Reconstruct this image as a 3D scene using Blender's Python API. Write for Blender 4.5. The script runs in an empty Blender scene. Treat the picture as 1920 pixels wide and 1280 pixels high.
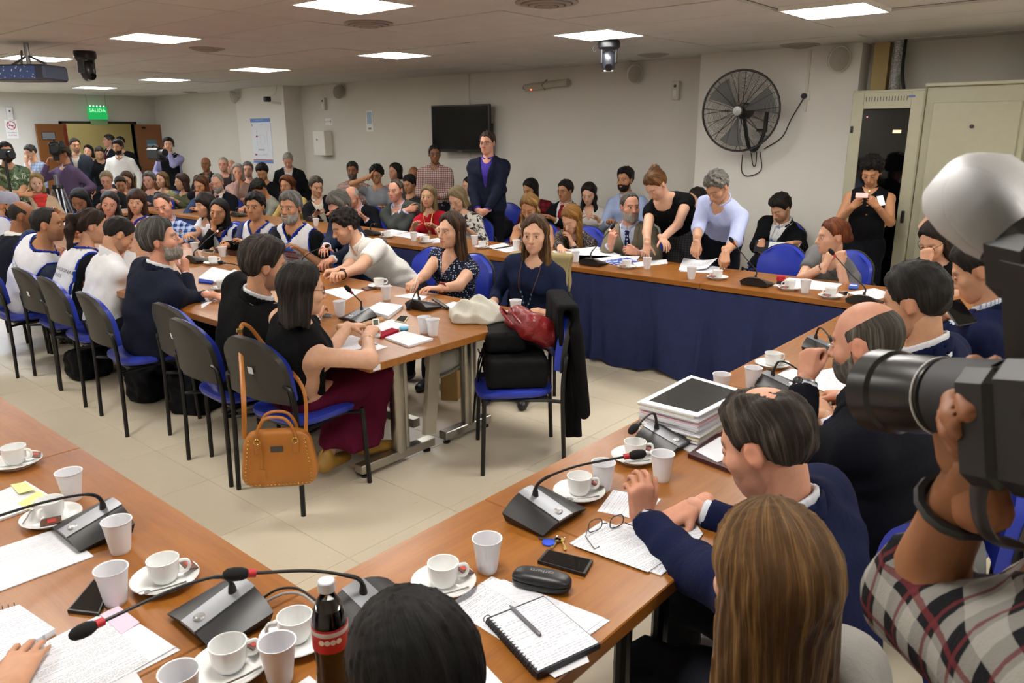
import bpy, math, random
import numpy as np
from mathutils import Matrix, Vector
random.seed(7); RNG = np.random.RandomState(11)
SC = bpy.context.scene
COL = SC.collection
F32 = np.float32
# ---------------------------------------------------------------- camera
# world: X runs across the room (to the far table), Y along the room (to the exit door), Z up
CAMR = np.array([[0.6528307, -0.2015073, 0.7302101], [-0.7574905, -0.1679404, 0.6308757], [-0.0044943, -0.9649823, -0.2622765]])
EYE = np.array([0., 0., 1.8]); FPX = 1435.
cam = bpy.data.cameras.new('camera'); camo = bpy.data.objects.new('camera', cam); COL.objects.link(camo)
cam.sensor_width = 36.; cam.lens = 36 * FPX / 1920; cam.clip_start = .05
camo.matrix_world = Matrix([list(CAMR[i] * [1, -1, -1]) + [EYE[i]] for i in range(3)] + [[0, 0, 0, 1]])
cam.dof.use_dof = True; cam.dof.focus_distance = 4.6; cam.dof.aperture_fstop = 12.
SC.camera = camo
# ---------------------------------------------------------------- exposure, world
SC.view_settings.view_transform = 'Standard'; SC.view_settings.look = 'None'
SC.view_settings.gamma = 1; SC.view_settings.use_curve_mapping = False
SC.view_settings.exposure = 0.0
W = bpy.data.worlds.new('world'); SC.world = W; W.use_nodes = True
W.node_tree.nodes['Background'].inputs[0].default_value = (.5, .55, .6, 1); W.node_tree.nodes['Background'].inputs[1].default_value = .05
LAMP_W = 35.          # emission strength of the ceiling panels
CEIL = 2.633; TOP = .76
SC.cycles.max_bounces = 6; SC.cycles.caustics_reflective = False; SC.cycles.caustics_refractive = False
# ---------------------------------------------------------------- measuring helpers (photo pixel -> place in the room)
def ray(px, py): return CAMR @ np.array([px - 960., py - 640., FPX])
def at(px, py, z): r = ray(px, py); return EYE + r * ((z - EYE[2]) / r[2])
def atX(px, py, X): r = ray(px, py); return EYE + r * (X / r[0])
def atY(px, py, Y): r = ray(px, py); return EYE + r * (Y / r[1])
def atD(px, py, d): r = ray(px, py); return EYE + r * (d / math.hypot(r[0], r[1]))   # at a ground distance
def V3(*a): return np.array(a, float)
def unit(v): v = np.asarray(v, float); return v / (np.linalg.norm(v) + 1e-9)
# ---------------------------------------------------------------- materials
def lin(c):
    if isinstance(c, str): c = [int(c[i:i + 2], 16) / 255 for i in (0, 2, 4)]
    return tuple(x / 12.92 if x <= .04045 else ((x + .055) / 1.055) ** 2.4 for x in c[:3])
MATS = {}
class NT:
    def __init__(s, name):
        s.m = bpy.data.materials.new(name); s.m.use_nodes = True; s.t = s.m.node_tree
        s.b = s.t.nodes['Principled BSDF']; s.o = s.t.nodes['Material Output']
    def n(s, typ, ins=None, **kw):
        x = s.t.nodes.new(typ)
        for k, v in kw.items(): setattr(x, k, v)
        for k, v in (ins or {}).items(): s.set(x, k, v)
        return x
    def set(s, x, k, v):
        if isinstance(v, bpy.types.NodeSocket): s.t.links.new(v, x.inputs[k])
        else: x.inputs[k].default_value = v
    def math(s, op, a, b=0, c=0):
        x = s.n('ShaderNodeMath', operation=op)
        for i, v in enumerate((a, b, c)): s.set(x, i, v)
        return x.outputs[0]
    def mix(s, f, a, b):
        x = s.n('ShaderNodeMix', data_type='RGBA'); s.set(x, 0, f)
        s.set(x, 6, a if isinstance(a, bpy.types.NodeSocket) else (*a, 1)); s.set(x, 7, b if isinstance(b, bpy.types.NodeSocket) else (*b, 1))
        return x.outputs[2]
    def obj(s, scale=(1, 1, 1), rot=(0, 0, 0), kind='Object'):
        c = s.n('ShaderNodeTexCoord')
        return s.n('ShaderNodeMapping', {'Vector': c.outputs[kind], 'Scale': scale, 'Rotation': rot}).outputs[0]
    def noise(s, vec, scale=5, detail=2, rough=.5, dist=0.):
        return s.n('ShaderNodeTexNoise', {'Vector': vec, 'Scale': scale, 'Detail': detail, 'Roughness': rough, 'Distortion': dist}).outputs[0]
    def ramp(s, f, stops):
        x = s.n('ShaderNodeValToRGB'); s.set(x, 0, f); e = x.color_ramp.elements
        while len(e) < len(stops): e.new(.5)
        for q, (p, c) in zip(e, stops): q.position = p; q.color = (*c, 1) if len(c) == 3 else c
        return x.outputs[0]
    def bump(s, h, strength=.3, dist=.01):
        s.set(s.b, 'Normal', s.n('ShaderNodeBump', {'Height': h, 'Strength': strength, 'Distance': dist}).outputs[0])
    def fin(s, col, rough=.6, metal=0, spec=.5, **kw):
        s.set(s.b, 'Base Color', col if isinstance(col, bpy.types.NodeSocket) else (*col, 1))
        s.set(s.b, 'Roughness', rough); s.set(s.b, 'Metallic', metal); s.set(s.b, 'Specular IOR Level', spec)
        for k, v in kw.items(): s.set(s.b, k.replace('_', ' '), v)
        return s.m
def plain(c, rough=.5, metal=0, spec=.5, vary=.06):
    key = ('p', c if isinstance(c, str) else tuple(c), rough, metal, spec, vary)
    if key not in MATS:
        t = NT('plain'); L = lin(c)
        n = t.noise(t.obj(), 14, 3)
        MATS[key] = t.fin(t.mix(n, tuple(x * (1 - vary) for x in L), tuple(min(1, x * (1 + vary)) for x in L)), rough, metal, spec)
    return MATS[key]
def cloth(c, pat=None, c2=None, c3=None, rough=.85, sc=1.0, ax=(.65, -.76)):
    key = ('c', c, pat, c2, c3, rough, sc, ax)
    if key in MATS: return MATS[key]
    t = NT('cloth'); v = t.obj(); L = lin(c)
    n = t.noise(v, 9, 4, .6)
    base = t.mix(n, tuple(x * .7 for x in L), tuple(min(1, x * 1.02) for x in L))
    if pat:
        L2 = lin(c2)
        sep = t.n('ShaderNodeSeparateXYZ', {0: v}).outputs
        a = t.math('ADD', t.math('MULTIPLY', sep[0], ax[0]), t.math('MULTIPLY', sep[1], ax[1]))
        def band(x, freq, duty, ph=0.): return t.math('LESS_THAN', t.math('FRACT', t.math('MULTIPLY_ADD', x, freq, ph)), duty)
    if pat == 'plaid':
        h = band(sep[2], 14 * sc, .42); w = band(a, 14 * sc, .42)
        base = t.mix(t.math('MULTIPLY', h, .55), base, L2); base = t.mix(t.math('MULTIPLY', w, .55), base, L2)
        if c3:
            base = t.mix(t.math('MULTIPLY', band(sep[2], 14 * sc, .1, .45), .8), base, lin(c3)); base = t.mix(t.math('MULTIPLY', band(a, 14 * sc, .1, .45), .8), base, lin(c3))
    elif pat == 'check':
        base = t.mix(t.math('MAXIMUM', band(sep[2], 45 * sc, .25), band(a, 45 * sc, .25)), base, L2)
    elif pat == 'stripe':
        base = t.mix(band(sep[2], 22 * sc, .5), base, L2)
    elif pat == 'vstripe':
        base = t.mix(band(a, 90 * sc, .35), base, L2)
    elif pat == 'dots':
        vo = t.n('ShaderNodeTexVoronoi', {'Vector': v, 'Scale': 60 * sc, 'Randomness': .25}).outputs[0]
        base = t.mix(t.math('LESS_THAN', vo, .28), base, L2)
    elif pat == 'blotch':
        k = t.noise(v, 16 * sc, 4, .6, 1.2)
        base = t.mix(t.ramp(k, [(.5, (0, 0, 0)), (.56, (1, 1, 1))]), base, L2)
        if c3: base = t.mix(t.ramp(t.noise(v, 11 * sc, 3, .6, 2.), [(.56, (0, 0, 0)), (.6, (1, 1, 1))]), base, lin(c3))
    elif pat == 'lace':
        k = t.noise(v, 22 * sc, 2, .5, 3.)
        base = t.mix(t.ramp(t.math('ABSOLUTE', t.math('SUBTRACT', k, .5)), [(.012, (1, 1, 1)), (.03, (0, 0, 0))]), base, L2)
    wv = t.noise(t.obj((1, 1, .5)), 26, 3, .6, .6)
    t.bump(t.math('ADD', t.math('MULTIPLY', wv, .6), t.math('MULTIPLY', t.noise(v, 500, 1), .12)), .55, .012)
    MATS[key] = t.fin(base, rough, 0, .12)
    return MATS[key]
def skinmat():
    if 'skin' in MATS: return MATS['skin']
    t = NT('skin'); a = t.n('ShaderNodeAttribute', attribute_name='Col').outputs[0]
    v = t.obj(); n = t.noise(v, 45, 3)
    c = t.n('ShaderNodeHueSaturation', {'Color': a, 'Value': t.math('MULTIPLY_ADD', n, .24, .88)}).outputs[0]
    t.bump(t.noise(v, 320, 2), .12, .002)
    MATS['skin'] = t.fin(c, .52, 0, .4, Subsurface_Weight=.12, Subsurface_Radius=(.012, .004, .002), Subsurface_Scale=.6)
    return MATS['skin']
def hairmat(c, c2=None, gloss=.42):
    key = ('h', c, c2, gloss)
    if key in MATS: return MATS[key]
    t = NT('hair'); L = tuple(x * .62 for x in lin(c)); L2 = tuple(x * .7 for x in lin(c2)) if c2 else tuple(min(1, x * 1.9 + .006) for x in L)
    a = t.n('ShaderNodeAttribute', attribute_name='hc').outputs['Vector']
    m = t.n('ShaderNodeMapping', {'Vector': a, 'Scale': (26, 26, 2.2)}).outputs[0]
    n = t.noise(m, 1., 5, .7, .3); n2 = t.noise(t.n('ShaderNodeMapping', {'Vector': a, 'Scale': (6, 6, 1.2)}).outputs[0], 1., 2)
    fac = t.math('MULTIPLY', t.math('ADD', n, n2), .5)
    col = t.ramp(fac, [(.33, tuple(x * .55 for x in L)), (.5, L), (.66, L2)])
    t.bump(n, .8, .006)
    MATS[key] = t.fin(col, gloss + .06, 0, .22)
    return MATS[key]
# ---------------------------------------------------------------- mesh building
def mk(name, V, F, mat, parent=None, smooth=True, attrs=None, loc=None):
    V = np.asarray(V, F32).reshape(-1, 3)
    me = bpy.data.meshes.new(name)
    if isinstance(F, np.ndarray):
        me.vertices.add(len(V)); me.vertices.foreach_set('co', V.ravel())
        k = F.shape[1]; me.loops.add(F.size); me.polygons.add(len(F))
        me.loops.foreach_set('vertex_index', F.astype(np.int32).ravel())
        me.polygons.foreach_set('loop_start', np.arange(0, F.size, k, dtype=np.int32))
        me.update(calc_edges=True)
    else:
        me.from_pydata(V.tolist(), [], F); me.update()
    mats = mat if isinstance(mat, (list, tuple)) else [mat]
    for m in mats: me.materials.append(m)
    if attrs:
        for an, (tp, arr) in attrs.items():
            if an == 'mi': me.polygons.foreach_set('material_index', np.asarray(arr, np.int32)); continue
            A = me.attributes.new(an, tp, 'POINT')
            if tp == 'FLOAT_COLOR': A.data.foreach_set('color', np.c_[arr, np.ones(len(arr))].astype(F32).ravel())
            else: A.data.foreach_set('vector', np.asarray(arr, F32).ravel())
    if smooth is True: me.polygons.foreach_set('use_smooth', np.ones(len(me.polygons), bool))
    elif smooth:   # angle in degrees
        me.polygons.foreach_set('use_smooth', np.ones(len(me.polygons), bool)); me.set_sharp_from_angle(angle=math.radians(smooth))
    o = bpy.data.objects.new(name, me); COL.objects.link(o)
    if parent is not None: o.parent = parent
    if loc is not None: o.location = loc
    return o
def tag(o, label=None, cat=None, group=None, kind=None):
    for k, v in (('label', label), ('category', cat), ('group', group), ('kind', kind)):
        if v: o[k] = v
    return o
def empty(name, loc=(0, 0, 0), rz=0., label=None, cat=None, group=None):
    o = bpy.data.objects.new(name, None); COL.objects.link(o); o.location = loc; o.rotation_euler = (0, 0, rz); o.empty_display_size = .1
    return tag(o, label, cat, group)
def copy_tree(o, parent=None):
    c = o.copy(); COL.objects.link(c)
    if parent is not None: c.parent = parent
    for ch in KIDS(o): copy_tree(ch, c)
    return c
KIDC = {}
def KIDS(o):
    if o.name not in KIDC: KIDC[o.name] = list(o.children)
    return KIDC[o.name]
class MB:
    """collects shapes of ONE part"""
    def __init__(s): s.V = []; s.F = []; s.I = []; s.n = 0; s.mi = 0
    def add(s, V, F):
        V = np.asarray(V, float).reshape(-1, 3); s.V.append(V)
        for f in F: s.F.append([int(i) + s.n for i in f]); s.I.append(s.mi)
        s.n += len(V); return s
    def box(s, c, d, M=None, bev=0.):
        d = np.asarray(d, float) / 2; c = np.asarray(c, float)
        if bev <= 0:
            V = np.array([[x, y, z] for x in (-1, 1) for y in (-1, 1) for z in (-1, 1)]) * d
            F = [(0, 1, 3, 2), (4, 6, 7, 5), (0, 4, 5, 1), (2, 3, 7, 6), (0, 2, 6, 4), (1, 5, 7, 3)]
        else:
            V = []; b = min(bev, d.min() * .99); idx = {}
            for ax in range(3):
                for sx in (-1, 1):
                    for sy in (-1, 1):
                        for sz in (-1, 1):
                            sg = (sx, sy, sz); idx[(ax, sg)] = len(V)
                            V.append([sg[k] * (d[k] if k == ax else d[k] - b) for k in range(3)])
            V = np.array(V); F = []
            def quad(q):
                P = [V[i] for i in q]; nrm = np.cross(P[1] - P[0], P[2] - P[0])
                F.append(q if nrm @ (sum(P)) > 0 else q[::-1])
            for ax in range(3):
                o1, o2 = [k for k in range(3) if k != ax]
                for sg in (-1, 1):
                    q = []
                    for a, bb in ((-1, -1), (1, -1), (1, 1), (-1, 1)):
                        S = [0, 0, 0]; S[ax] = sg; S[o1] = a; S[o2] = bb; q.append(idx[(ax, tuple(S))])
                    quad(q)
                for a in (-1, 1):
                    for bb in (-1, 1):   # edge strips along ax
                        q = []
                        for w, axx in ((-1, o1), (1, o1), (1, o2), (-1, o2)):
                            S = [0, 0, 0]; S[ax] = w; S[o1] = a; S[o2] = bb; q.append(idx[(axx, tuple(S))])
                        quad(q)
            for sx in (-1, 1):
                for sy in (-1, 1):
                    for sz in (-1, 1): quad([idx[(k, (sx, sy, sz))] for k in range(3)])
        if M is not None: V = V @ np.asarray(M, float).T
        return s.add(V + c, F)
    def tube(s, P, r, n=8, caps=True, lat=None, kx=1., closed=False):
        P = np.asarray(P, float); m = len(P); r = np.broadcast_to(np.asarray(r, float), (m,))
        T = np.gradient(P, axis=0) if not closed else np.roll(P, -1, 0) - np.roll(P, 1, 0)
        T /= np.linalg.norm(T, axis=1)[:, None] + 1e-12
        u = np.cross(T[0], (0, 0, 1) if abs(T[0][2]) < .9 else (1, 0, 0)) if lat is None else np.asarray(lat, float)
        V = []
        for i in range(m):
            u = u - T[i] * (u @ T[i]); u /= np.linalg.norm(u) + 1e-12; w = np.cross(T[i], u)
            a = np.arange(n) * 2 * math.pi / n
            V.append(P[i] + r[i] * (np.cos(a)[:, None] * u * kx + np.sin(a)[:, None] * w))
        F = []
        for i in range(m if closed else m - 1):
            j = (i + 1) % m
            for k in range(n): F.append((i * n + k, i * n + (k + 1) % n, j * n + (k + 1) % n, j * n + k))
        if caps and not closed: F.append(list(range(n))[::-1]); F.append([(m - 1) * n + k for k in range(n)])
        return s.add(np.concatenate(V), F)
    def lathe(s, prof, n=20, c=(0, 0, 0), sq=1., M=None):
        prof = np.asarray(prof, float); m = len(prof); a = np.arange(n) * 2 * math.pi / n
        V = np.zeros((m, n, 3)); V[:, :, 0] = prof[:, :1] * np.cos(a); V[:, :, 1] = prof[:, :1] * np.sin(a) * sq; V[:, :, 2] = prof[:, 1:]
        F = [(i * n + k, i * n + (k + 1) % n, (i + 1) * n + (k + 1) % n, (i + 1) * n + k) for i in range(m - 1) for k in range(n)]
        if prof[0, 0] > 1e-5: F.append(list(range(n))[::-1])
        if prof[-1, 0] > 1e-5: F.append([(m - 1) * n + k for k in range(n)])
        V = V.reshape(-1, 3)
        if M is not None: V = V @ np.asarray(M, float).T
        return s.add(V + np.asarray(c), F)
    def prism(s, poly, z0, z1, M=None, c=(0, 0, 0)):
        n = len(poly); V = np.array([[x, y, z] for z in (z0, z1) for x, y in poly], float)
        F = [list(range(n))[::-1], [n + i for i in range(n)]] + [(i, (i + 1) % n, n + (i + 1) % n, n + i) for i in range(n)]
        if M is not None: V = V @ np.asarray(M, float).T
        return s.add(V + np.asarray(c, float), F)
    def grid(s, P):
        """P: (a,b,3) array -> sheet"""
        a, b = P.shape[:2]
        return s.add(P.reshape(-1, 3), [(i * b + j, i * b + j + 1, (i + 1) * b + j + 1, (i + 1) * b + j) for i in range(a - 1) for j in range(b - 1)])
    def build(s, name, mat, parent=None, smooth=35, loc=None):
        at_ = {'mi': (None, s.I)} if isinstance(mat, (list, tuple)) else None
        return mk(name, np.concatenate(s.V), s.F, mat, parent, smooth, at_, loc)
def rotz(a): c, s = math.cos(a), math.sin(a); return np.array([[c, -s, 0], [s, c, 0], [0, 0, 1.]])
def rotx(a): c, s = math.cos(a), math.sin(a); return np.array([[1., 0, 0], [0, c, -s], [0, s, c]])
def roty(a): c, s = math.cos(a), math.sin(a); return np.array([[c, 0, s], [0, 1., 0], [-s, 0, c]])
def frame(y, z=(0, 0, 1)):
    """columns x,y,z with y along the given direction"""
    y = unit(y); x = np.cross(y, z)
    if np.linalg.norm(x) < 1e-3: x = np.cross(y, (1, 0, 0))
    x = unit(x); return np.stack([x, y, np.cross(x, y)], 1)
def arc(pts, n=8):
    """Catmull-Rom through points"""
    P = np.asarray(pts, float); Q = np.concatenate([[2 * P[0] - P[1]], P, [2 * P[-1] - P[-2]]]); out = []
    for i in range(1, len(Q) - 2):
        for t in np.arange(n) / n:
            a, b, c, d = Q[i - 1:i + 3]
            out.append(.5 * (2 * b + (c - a) * t + (2 * a - 5 * b + 4 * c - d) * t * t + (3 * b - a - 3 * c + d) * t ** 3))
    return np.array(out + [P[-1]])
TXT = {}
def text_mesh(s, size=1.):
    """flat outline lettering, centred -> (V, F)"""
    if s not in TXT:
        cu = bpy.data.curves.new('lettering', 'FONT'); cu.body = s; cu.align_x = 'CENTER'; cu.align_y = 'CENTER'; cu.resolution_u = 2
        o = bpy.data.objects.new('lettering', cu); COL.objects.link(o)
        dg = bpy.context.evaluated_depsgraph_get(); me = o.evaluated_get(dg).to_mesh()
        TXT[s] = (np.array([v.co[:] for v in me.vertices]).reshape(-1, 3), [list(p.vertices) for p in me.polygons])
        bpy.data.objects.remove(o); bpy.data.curves.remove(cu)
    V, F = TXT[s]; return V * size, F
def lettering(name, s, size, M, c, mat, parent, thick=.0008):
    V, F = text_mesh(s, size); m = MB(); m.add(V @ np.asarray(M, float).T + np.asarray(c, float) + np.asarray(M)[:, 2] * thick, F)
    return m.build(name, mat, parent, False)
# ---------------------------------------------------------------- implicit surfaces -> one continuous mesh
def cap(p, a, b, ra, rb, lat=None, kx=1.):
    a = np.asarray(a, F32); ab = np.asarray(b, F32) - a; q = p - a
    t = np.clip(q @ ab / (ab @ ab + 1e-12), 0, 1); q = q - t[:, None] * ab; d2 = np.einsum('ij,ij->i', q, q)
    if lat is not None: sl = q @ np.asarray(lat, F32); d2 = np.maximum(d2 - sl * sl * (1 - 1 / kx ** 2), 0)
    return np.sqrt(d2) - (ra + (rb - ra) * t)
def ell(p, c, r):
    r = np.asarray(r, F32); q = (p - np.asarray(c, F32)) / r; k = np.sqrt(np.einsum('ij,ij->i', q, q))
    return (k - 1) * r.min()
def smin(a, b, k): h = np.clip(.5 + .5 * (b - a) / k, 0, 1); return b + (a - b) * h - k * h * (1 - h)
def smax(a, b, k): return -smin(-a, -b, k)
def interp(x, xs, ys): return np.interp(x, xs, ys).astype(F32)
def surf(fn, lo, hi, h, B=4, slack=1.5):
    lo = np.asarray(lo, F32) - 2 * h; hi = np.asarray(hi, F32) + 2 * h
    n = np.ceil((hi - lo) / (h * B)).astype(int) + 1
    ci = np.stack(np.meshgrid(*[np.arange(k) for k in n], indexing='ij'), -1).reshape(-1, 3)
    dc = fn((lo + (ci + .5) * (B * h) - .5 * h).astype(F32))
    D = np.empty((*n, B, B, B), F32); D[:] = np.where(dc < 0, -1, 1).reshape(*n, 1, 1, 1)
    act = np.nonzero(np.abs(dc) < B * h * slack)[0]
    fi = np.stack(np.meshgrid(*[np.arange(B)] * 3, indexing='ij'), -1).reshape(-1, 3)
    P = (lo + (ci[act][:, None] * B + fi[None]) * h).astype(F32).reshape(-1, 3)
    D.reshape(-1, B, B, B)[act] = fn(P).reshape(-1, B, B, B)
    D = D.transpose(0, 3, 1, 4, 2, 5).reshape(*(n * B))
    S = D < 0
    c8 = [S[i:S.shape[0] - 1 + i, j:S.shape[1] - 1 + j, k:S.shape[2] - 1 + k] for i in (0, 1) for j in (0, 1) for k in (0, 1)]
    al = c8[0].copy(); an = c8[0].copy()
    for c in c8[1:]: al &= c; an |= c
    mixd = an & ~al; I = np.stack(np.nonzero(mixd), 1)
    if len(I) == 0: return np.zeros((0, 3)), np.zeros((0, 4), int)
    idx = np.full(mixd.shape, -1, np.int32); idx[mixd] = np.arange(len(I))
    acc = np.zeros((len(I), 3), F32); cnt = np.zeros(len(I), F32)
    for ax in range(3):
        o1, o2 = [k for k in range(3) if k != ax]
        for a in (0, 1):
            for b in (0, 1):
                p0 = I.copy(); p0[:, o1] += a; p0[:, o2] += b; p1 = p0.copy(); p1[:, ax] += 1
                d0 = D[tuple(p0.T)]; d1 = D[tuple(p1.T)]; x = (d0 < 0) != (d1 < 0)
                t = d0 / np.where(x, d0 - d1, 1); q = (p0 - I).astype(F32); q[:, ax] += t
                acc += np.where(x[:, None], q, 0); cnt += x
    V = lo + (I + acc / cnt[:, None]) * h
    Fs = []
    for ax in range(3):
        o1, o2 = [(1, 2), (2, 0), (0, 1)][ax]
        s0 = [slice(1, -1)] * 3; s0[ax] = slice(0, -1); s1 = list(s0); s1[ax] = slice(1, None)
        # grid edges along ax
        A = S[tuple(s0)]; Bq = S[tuple(s1)]; e = np.stack(np.nonzero(A != Bq), 1)
        if len(e) == 0: continue
        base = e.copy(); base[:, o1] += 1; base[:, o2] += 1
        def cell(d1, d2):
            q = base.copy(); q[:, o1] += d1; q[:, o2] += d2; return idx[tuple(q.T)]
        Q = np.stack([cell(-1, -1), cell(0, -1), cell(0, 0), cell(-1, 0)], 1)
        fl = ~A[tuple(e.T)]; Q[fl] = Q[fl][:, ::-1]; Fs.append(Q)
    Fq = np.concatenate(Fs); Fq = Fq[(Fq >= 0).all(1)]
    return V, Fq
# ================================================================ the room
def ceiling_mat():
    t = NT('ceiling_tile'); v = t.obj((1, 1, 1)); n = t.noise(v, 3, 3); g = t.noise(v, 160, 2)
    t.bump(g, .25, .004); return t.fin(t.mix(n, lin('c2c0bb'), lin('d0ceca')), .95, 0, .1)
def floor_mat():
    t = NT('vinyl'); oi = t.n('ShaderNodeObjectInfo').outputs['Random']; v = t.obj()
    w = t.n('ShaderNodeVectorMath', {0: v, 1: t.n('ShaderNodeCombineXYZ', {0: t.math('MULTIPLY', oi, 40.), 1: oi}).outputs[0]}, operation='ADD').outputs[0]
    st = t.n('ShaderNodeMapping', {'Vector': w, 'Scale': (1., 3.2, 1), 'Rotation': (0, 0, .7)}).outputs[0]
    base = t.mix(t.noise(w, 2.2, 3), lin('cdc2aa'), lin('dacfba')); base = t.mix(t.math('MULTIPLY', oi, .18), base, lin('b8ab93'))
    d = t.ramp(t.noise(st, 26, 3, .7), [(.66, (0, 0, 0)), (.72, (1, 1, 1))]); base = t.mix(t.math('MULTIPLY', d, .5), base, lin('8a8070'))
    l = t.ramp(t.noise(st, 17, 3, .7), [(.67, (0, 0, 0)), (.72, (1, 1, 1))]); base = t.mix(t.math('MULTIPLY', l, .6), base, lin('e6dcc8'))
    return t.fin(base, t.math('MULTIPLY_ADD', t.noise(w, 6, 3), .2, .24), 0, .45)
def wall_mat(c='cfcbc2'):
    t = NT('wall_paint'); v = t.obj(); n = t.noise(v, 1.2, 4, .6); L = lin(c); t.bump(t.noise(v, 60, 3), .12, .004)
    return t.fin(t.mix(n, tuple(x * .93 for x in L), tuple(min(1, x * 1.04) for x in L)), .75, 0, .25)
MW = wall_mat(); MC = ceiling_mat(); MF = floor_mat()
MDARK = plain('15130f', .8)
WX, WY, WL, WB = 8.46, 18.0, -2.2, -2.4       # inner faces of the four walls
DX0, DX1 = 6.45, 7.94                          # doorway in the end wall
def block(name, x0, x1, y0, y1, z0, z1, mat, kind='structure', bev=0., parent=None):
    m = MB(); m.box(((x0 + x1) / 2, (y0 + y1) / 2, (z0 + z1) / 2), (x1 - x0, y1 - y0, z1 - z0), bev=bev)
    o = m.build(name, mat, parent, False)
    if kind and parent is None: o['kind'] = kind
    return o
fl = block('floor', WL - .3, WX + .6, WB - .3, WY + 4, -.12, -.006, plain('7d7462', .6))
tile = None; TS = .61
for i in range(9):
    for j in range(19):
        x = 1.80 + (i - 2) * TS; y = .68 + j * TS
        if tile is None:
            m = MB(); m.box((0, 0, -.003), (TS - .0022, TS - .0022, .006), bev=.0008); tile = m.build('floor_tile', MF, fl, False); o = tile
        else: o = tile.copy(); COL.objects.link(o); o.parent = fl
        o.location = (x + TS / 2, y + TS / 2, 0)
def sheet(name, x0, x1, y0, y1, z, parent):
    m = MB(); m.box(((x0 + x1) / 2, (y0 + y1) / 2, z - .002), (x1 - x0, y1 - y0, .004)); return m.build(name, MF, parent, False)
fx0, fx1, fy0, fy1 = 1.80 - 2 * TS, 1.80 + 7 * TS, .68, .68 + 19 * TS
for a in ((WL, fx0, WB, WY + 3.5), (fx1, WX, WB, WY + 3.5), (fx0, fx1, WB, fy0), (fx0, fx1, fy1, WY + 3.5)): sheet('vinyl_field', *a, 0, fl)
# ceiling: dark void above, lay-in tiles hang on a grid
ce = block('ceiling', WL - .3, WX + .6, WB - .3, WY + .3, CEIL + .10, CEIL + .2, plain('4a443d', .9))
PX, PY = .635, 1.43; GX, GY = 4.36 - 11 * PX, 2.42 - 4 * PY
SLIP = {(4 + 5, 5): (.0, .03), (8, 7): (.02, .012)}
lamps_at = []
LPX = [(1123, 65), (291, 71), (740, 103), (1566, 20), (487, 130), (662, 8), (68, 109), (309, 149), (178, 164), (78, 177)]
for q in LPX: lamps_at.append(at(*q, CEIL)[:2])
lamps_at += [V3(3.45, 1.7)[:2], V3(.95, 4.1)[:2], V3(.95, 7.0)[:2], V3(.95, 1.2)[:2], V3(-1.2, 2.4)[:2], V3(3.45, -1.), V3(5.98, -.4), V3(7.3, -1.6), V3(-1.2, 5.6), V3(.95, 9.8), V3(.95, -1.4), V3(4.55, 16.4), V3(3.0, 16.4), V3(3.3, 13.6)]
lamps_at = [np.array(a[:2]) for a in lamps_at]
LH = .295
def cut(rects, hx0, hx1, hy0, hy1):
    out_ = []
    for (a, b, c, d) in rects:
        x0, x1, y0, y1 = max(a, hx0), min(b, hx1), max(c, hy0), min(d, hy1)
        if x0 >= x1 or y0 >= y1: out_.append((a, b, c, d)); continue
        if a < x0: out_.append((a, x0, c, d))
        if x1 < b: out_.append((x1, b, c, d))
        if c < y0: out_.append((x0, x1, c, y0))
        if y1 < d: out_.append((x0, x1, y1, d))
    return out_
for i in range(18):
    for j in range(15):
        x0, x1, y0, y1 = GX + i * PX, GX + (i + 1) * PX, GY + j * PY, GY + (j + 1) * PY
        if x0 > WX or y0 > WY or x1 < WL or y1 < WB: continue
        x0, x1, y0, y1 = max(x0, WL), min(x1, WX), max(y0, WB), min(y1, WY); g = .0045
        R_ = [(x0 + g, x1 - g, y0 + g, y1 - g)]
        for lx, ly in lamps_at: R_ = cut(R_, lx - LH, lx + LH, ly - LH, ly + LH)
        m = MB()
        for a, b, c, d in R_:
            if b - a > .004 and d - c > .004: m.box(((a + b) / 2, (c + d) / 2, CEIL + .009), (b - a, d - c, .018))
        if m.V:
            o = m.build('ceiling_tile', MC, ce, False); k = (i * 7 + j * 13) % 11
            if k in (3, 8): o.location.z = .004
            if (i, j) in ((8, 9), (12, 3), (13, 3), (5, 8)): o.rotation_euler = (0, 0, 0); o.location.z = .02
# walls
wr = block('wall_right', WX, WX + .2, WB, WY, 0, CEIL + .1, MW)
block('wall_left', WL - .2, WL, WB, WY, 0, CEIL + .1, MW)
block('wall_back', WL - .2, WX + .2, WB - .2, WB, 0, CEIL + .1, MW)
we = block('wall_end', WL - .2, DX0, WY, WY + .15, 0, CEIL + .1, MW)
block('wall_end_panel', DX1, WX + .2, WY, WY + .15, 0, CEIL + .1, MW, None, 0, we)
block('wall_end_lintel', DX0, DX1, WY, WY + .15, 2.04, CEIL + .1, MW, None, 0, we)
MWW = wall_mat('dcd9d2')
block('column', 8.19, WX, 2.58, 4.29, 0, CEIL + .02, MWW)['kind'] = 'structure'
block('column', 8.10, WX, 12.30, 13.9, 0, CEIL + .02, MWW)['kind'] = 'structure'
# wall joints and cable ducts
for (px, w_) in ((880, .03),):
    y = atX(px, 180, WX)[1]; block('trim_1', WX - .012, WX, y - w_ / 2, y + w_ / 2, 0, CEIL, plain('c4bfb4', .6))
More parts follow.
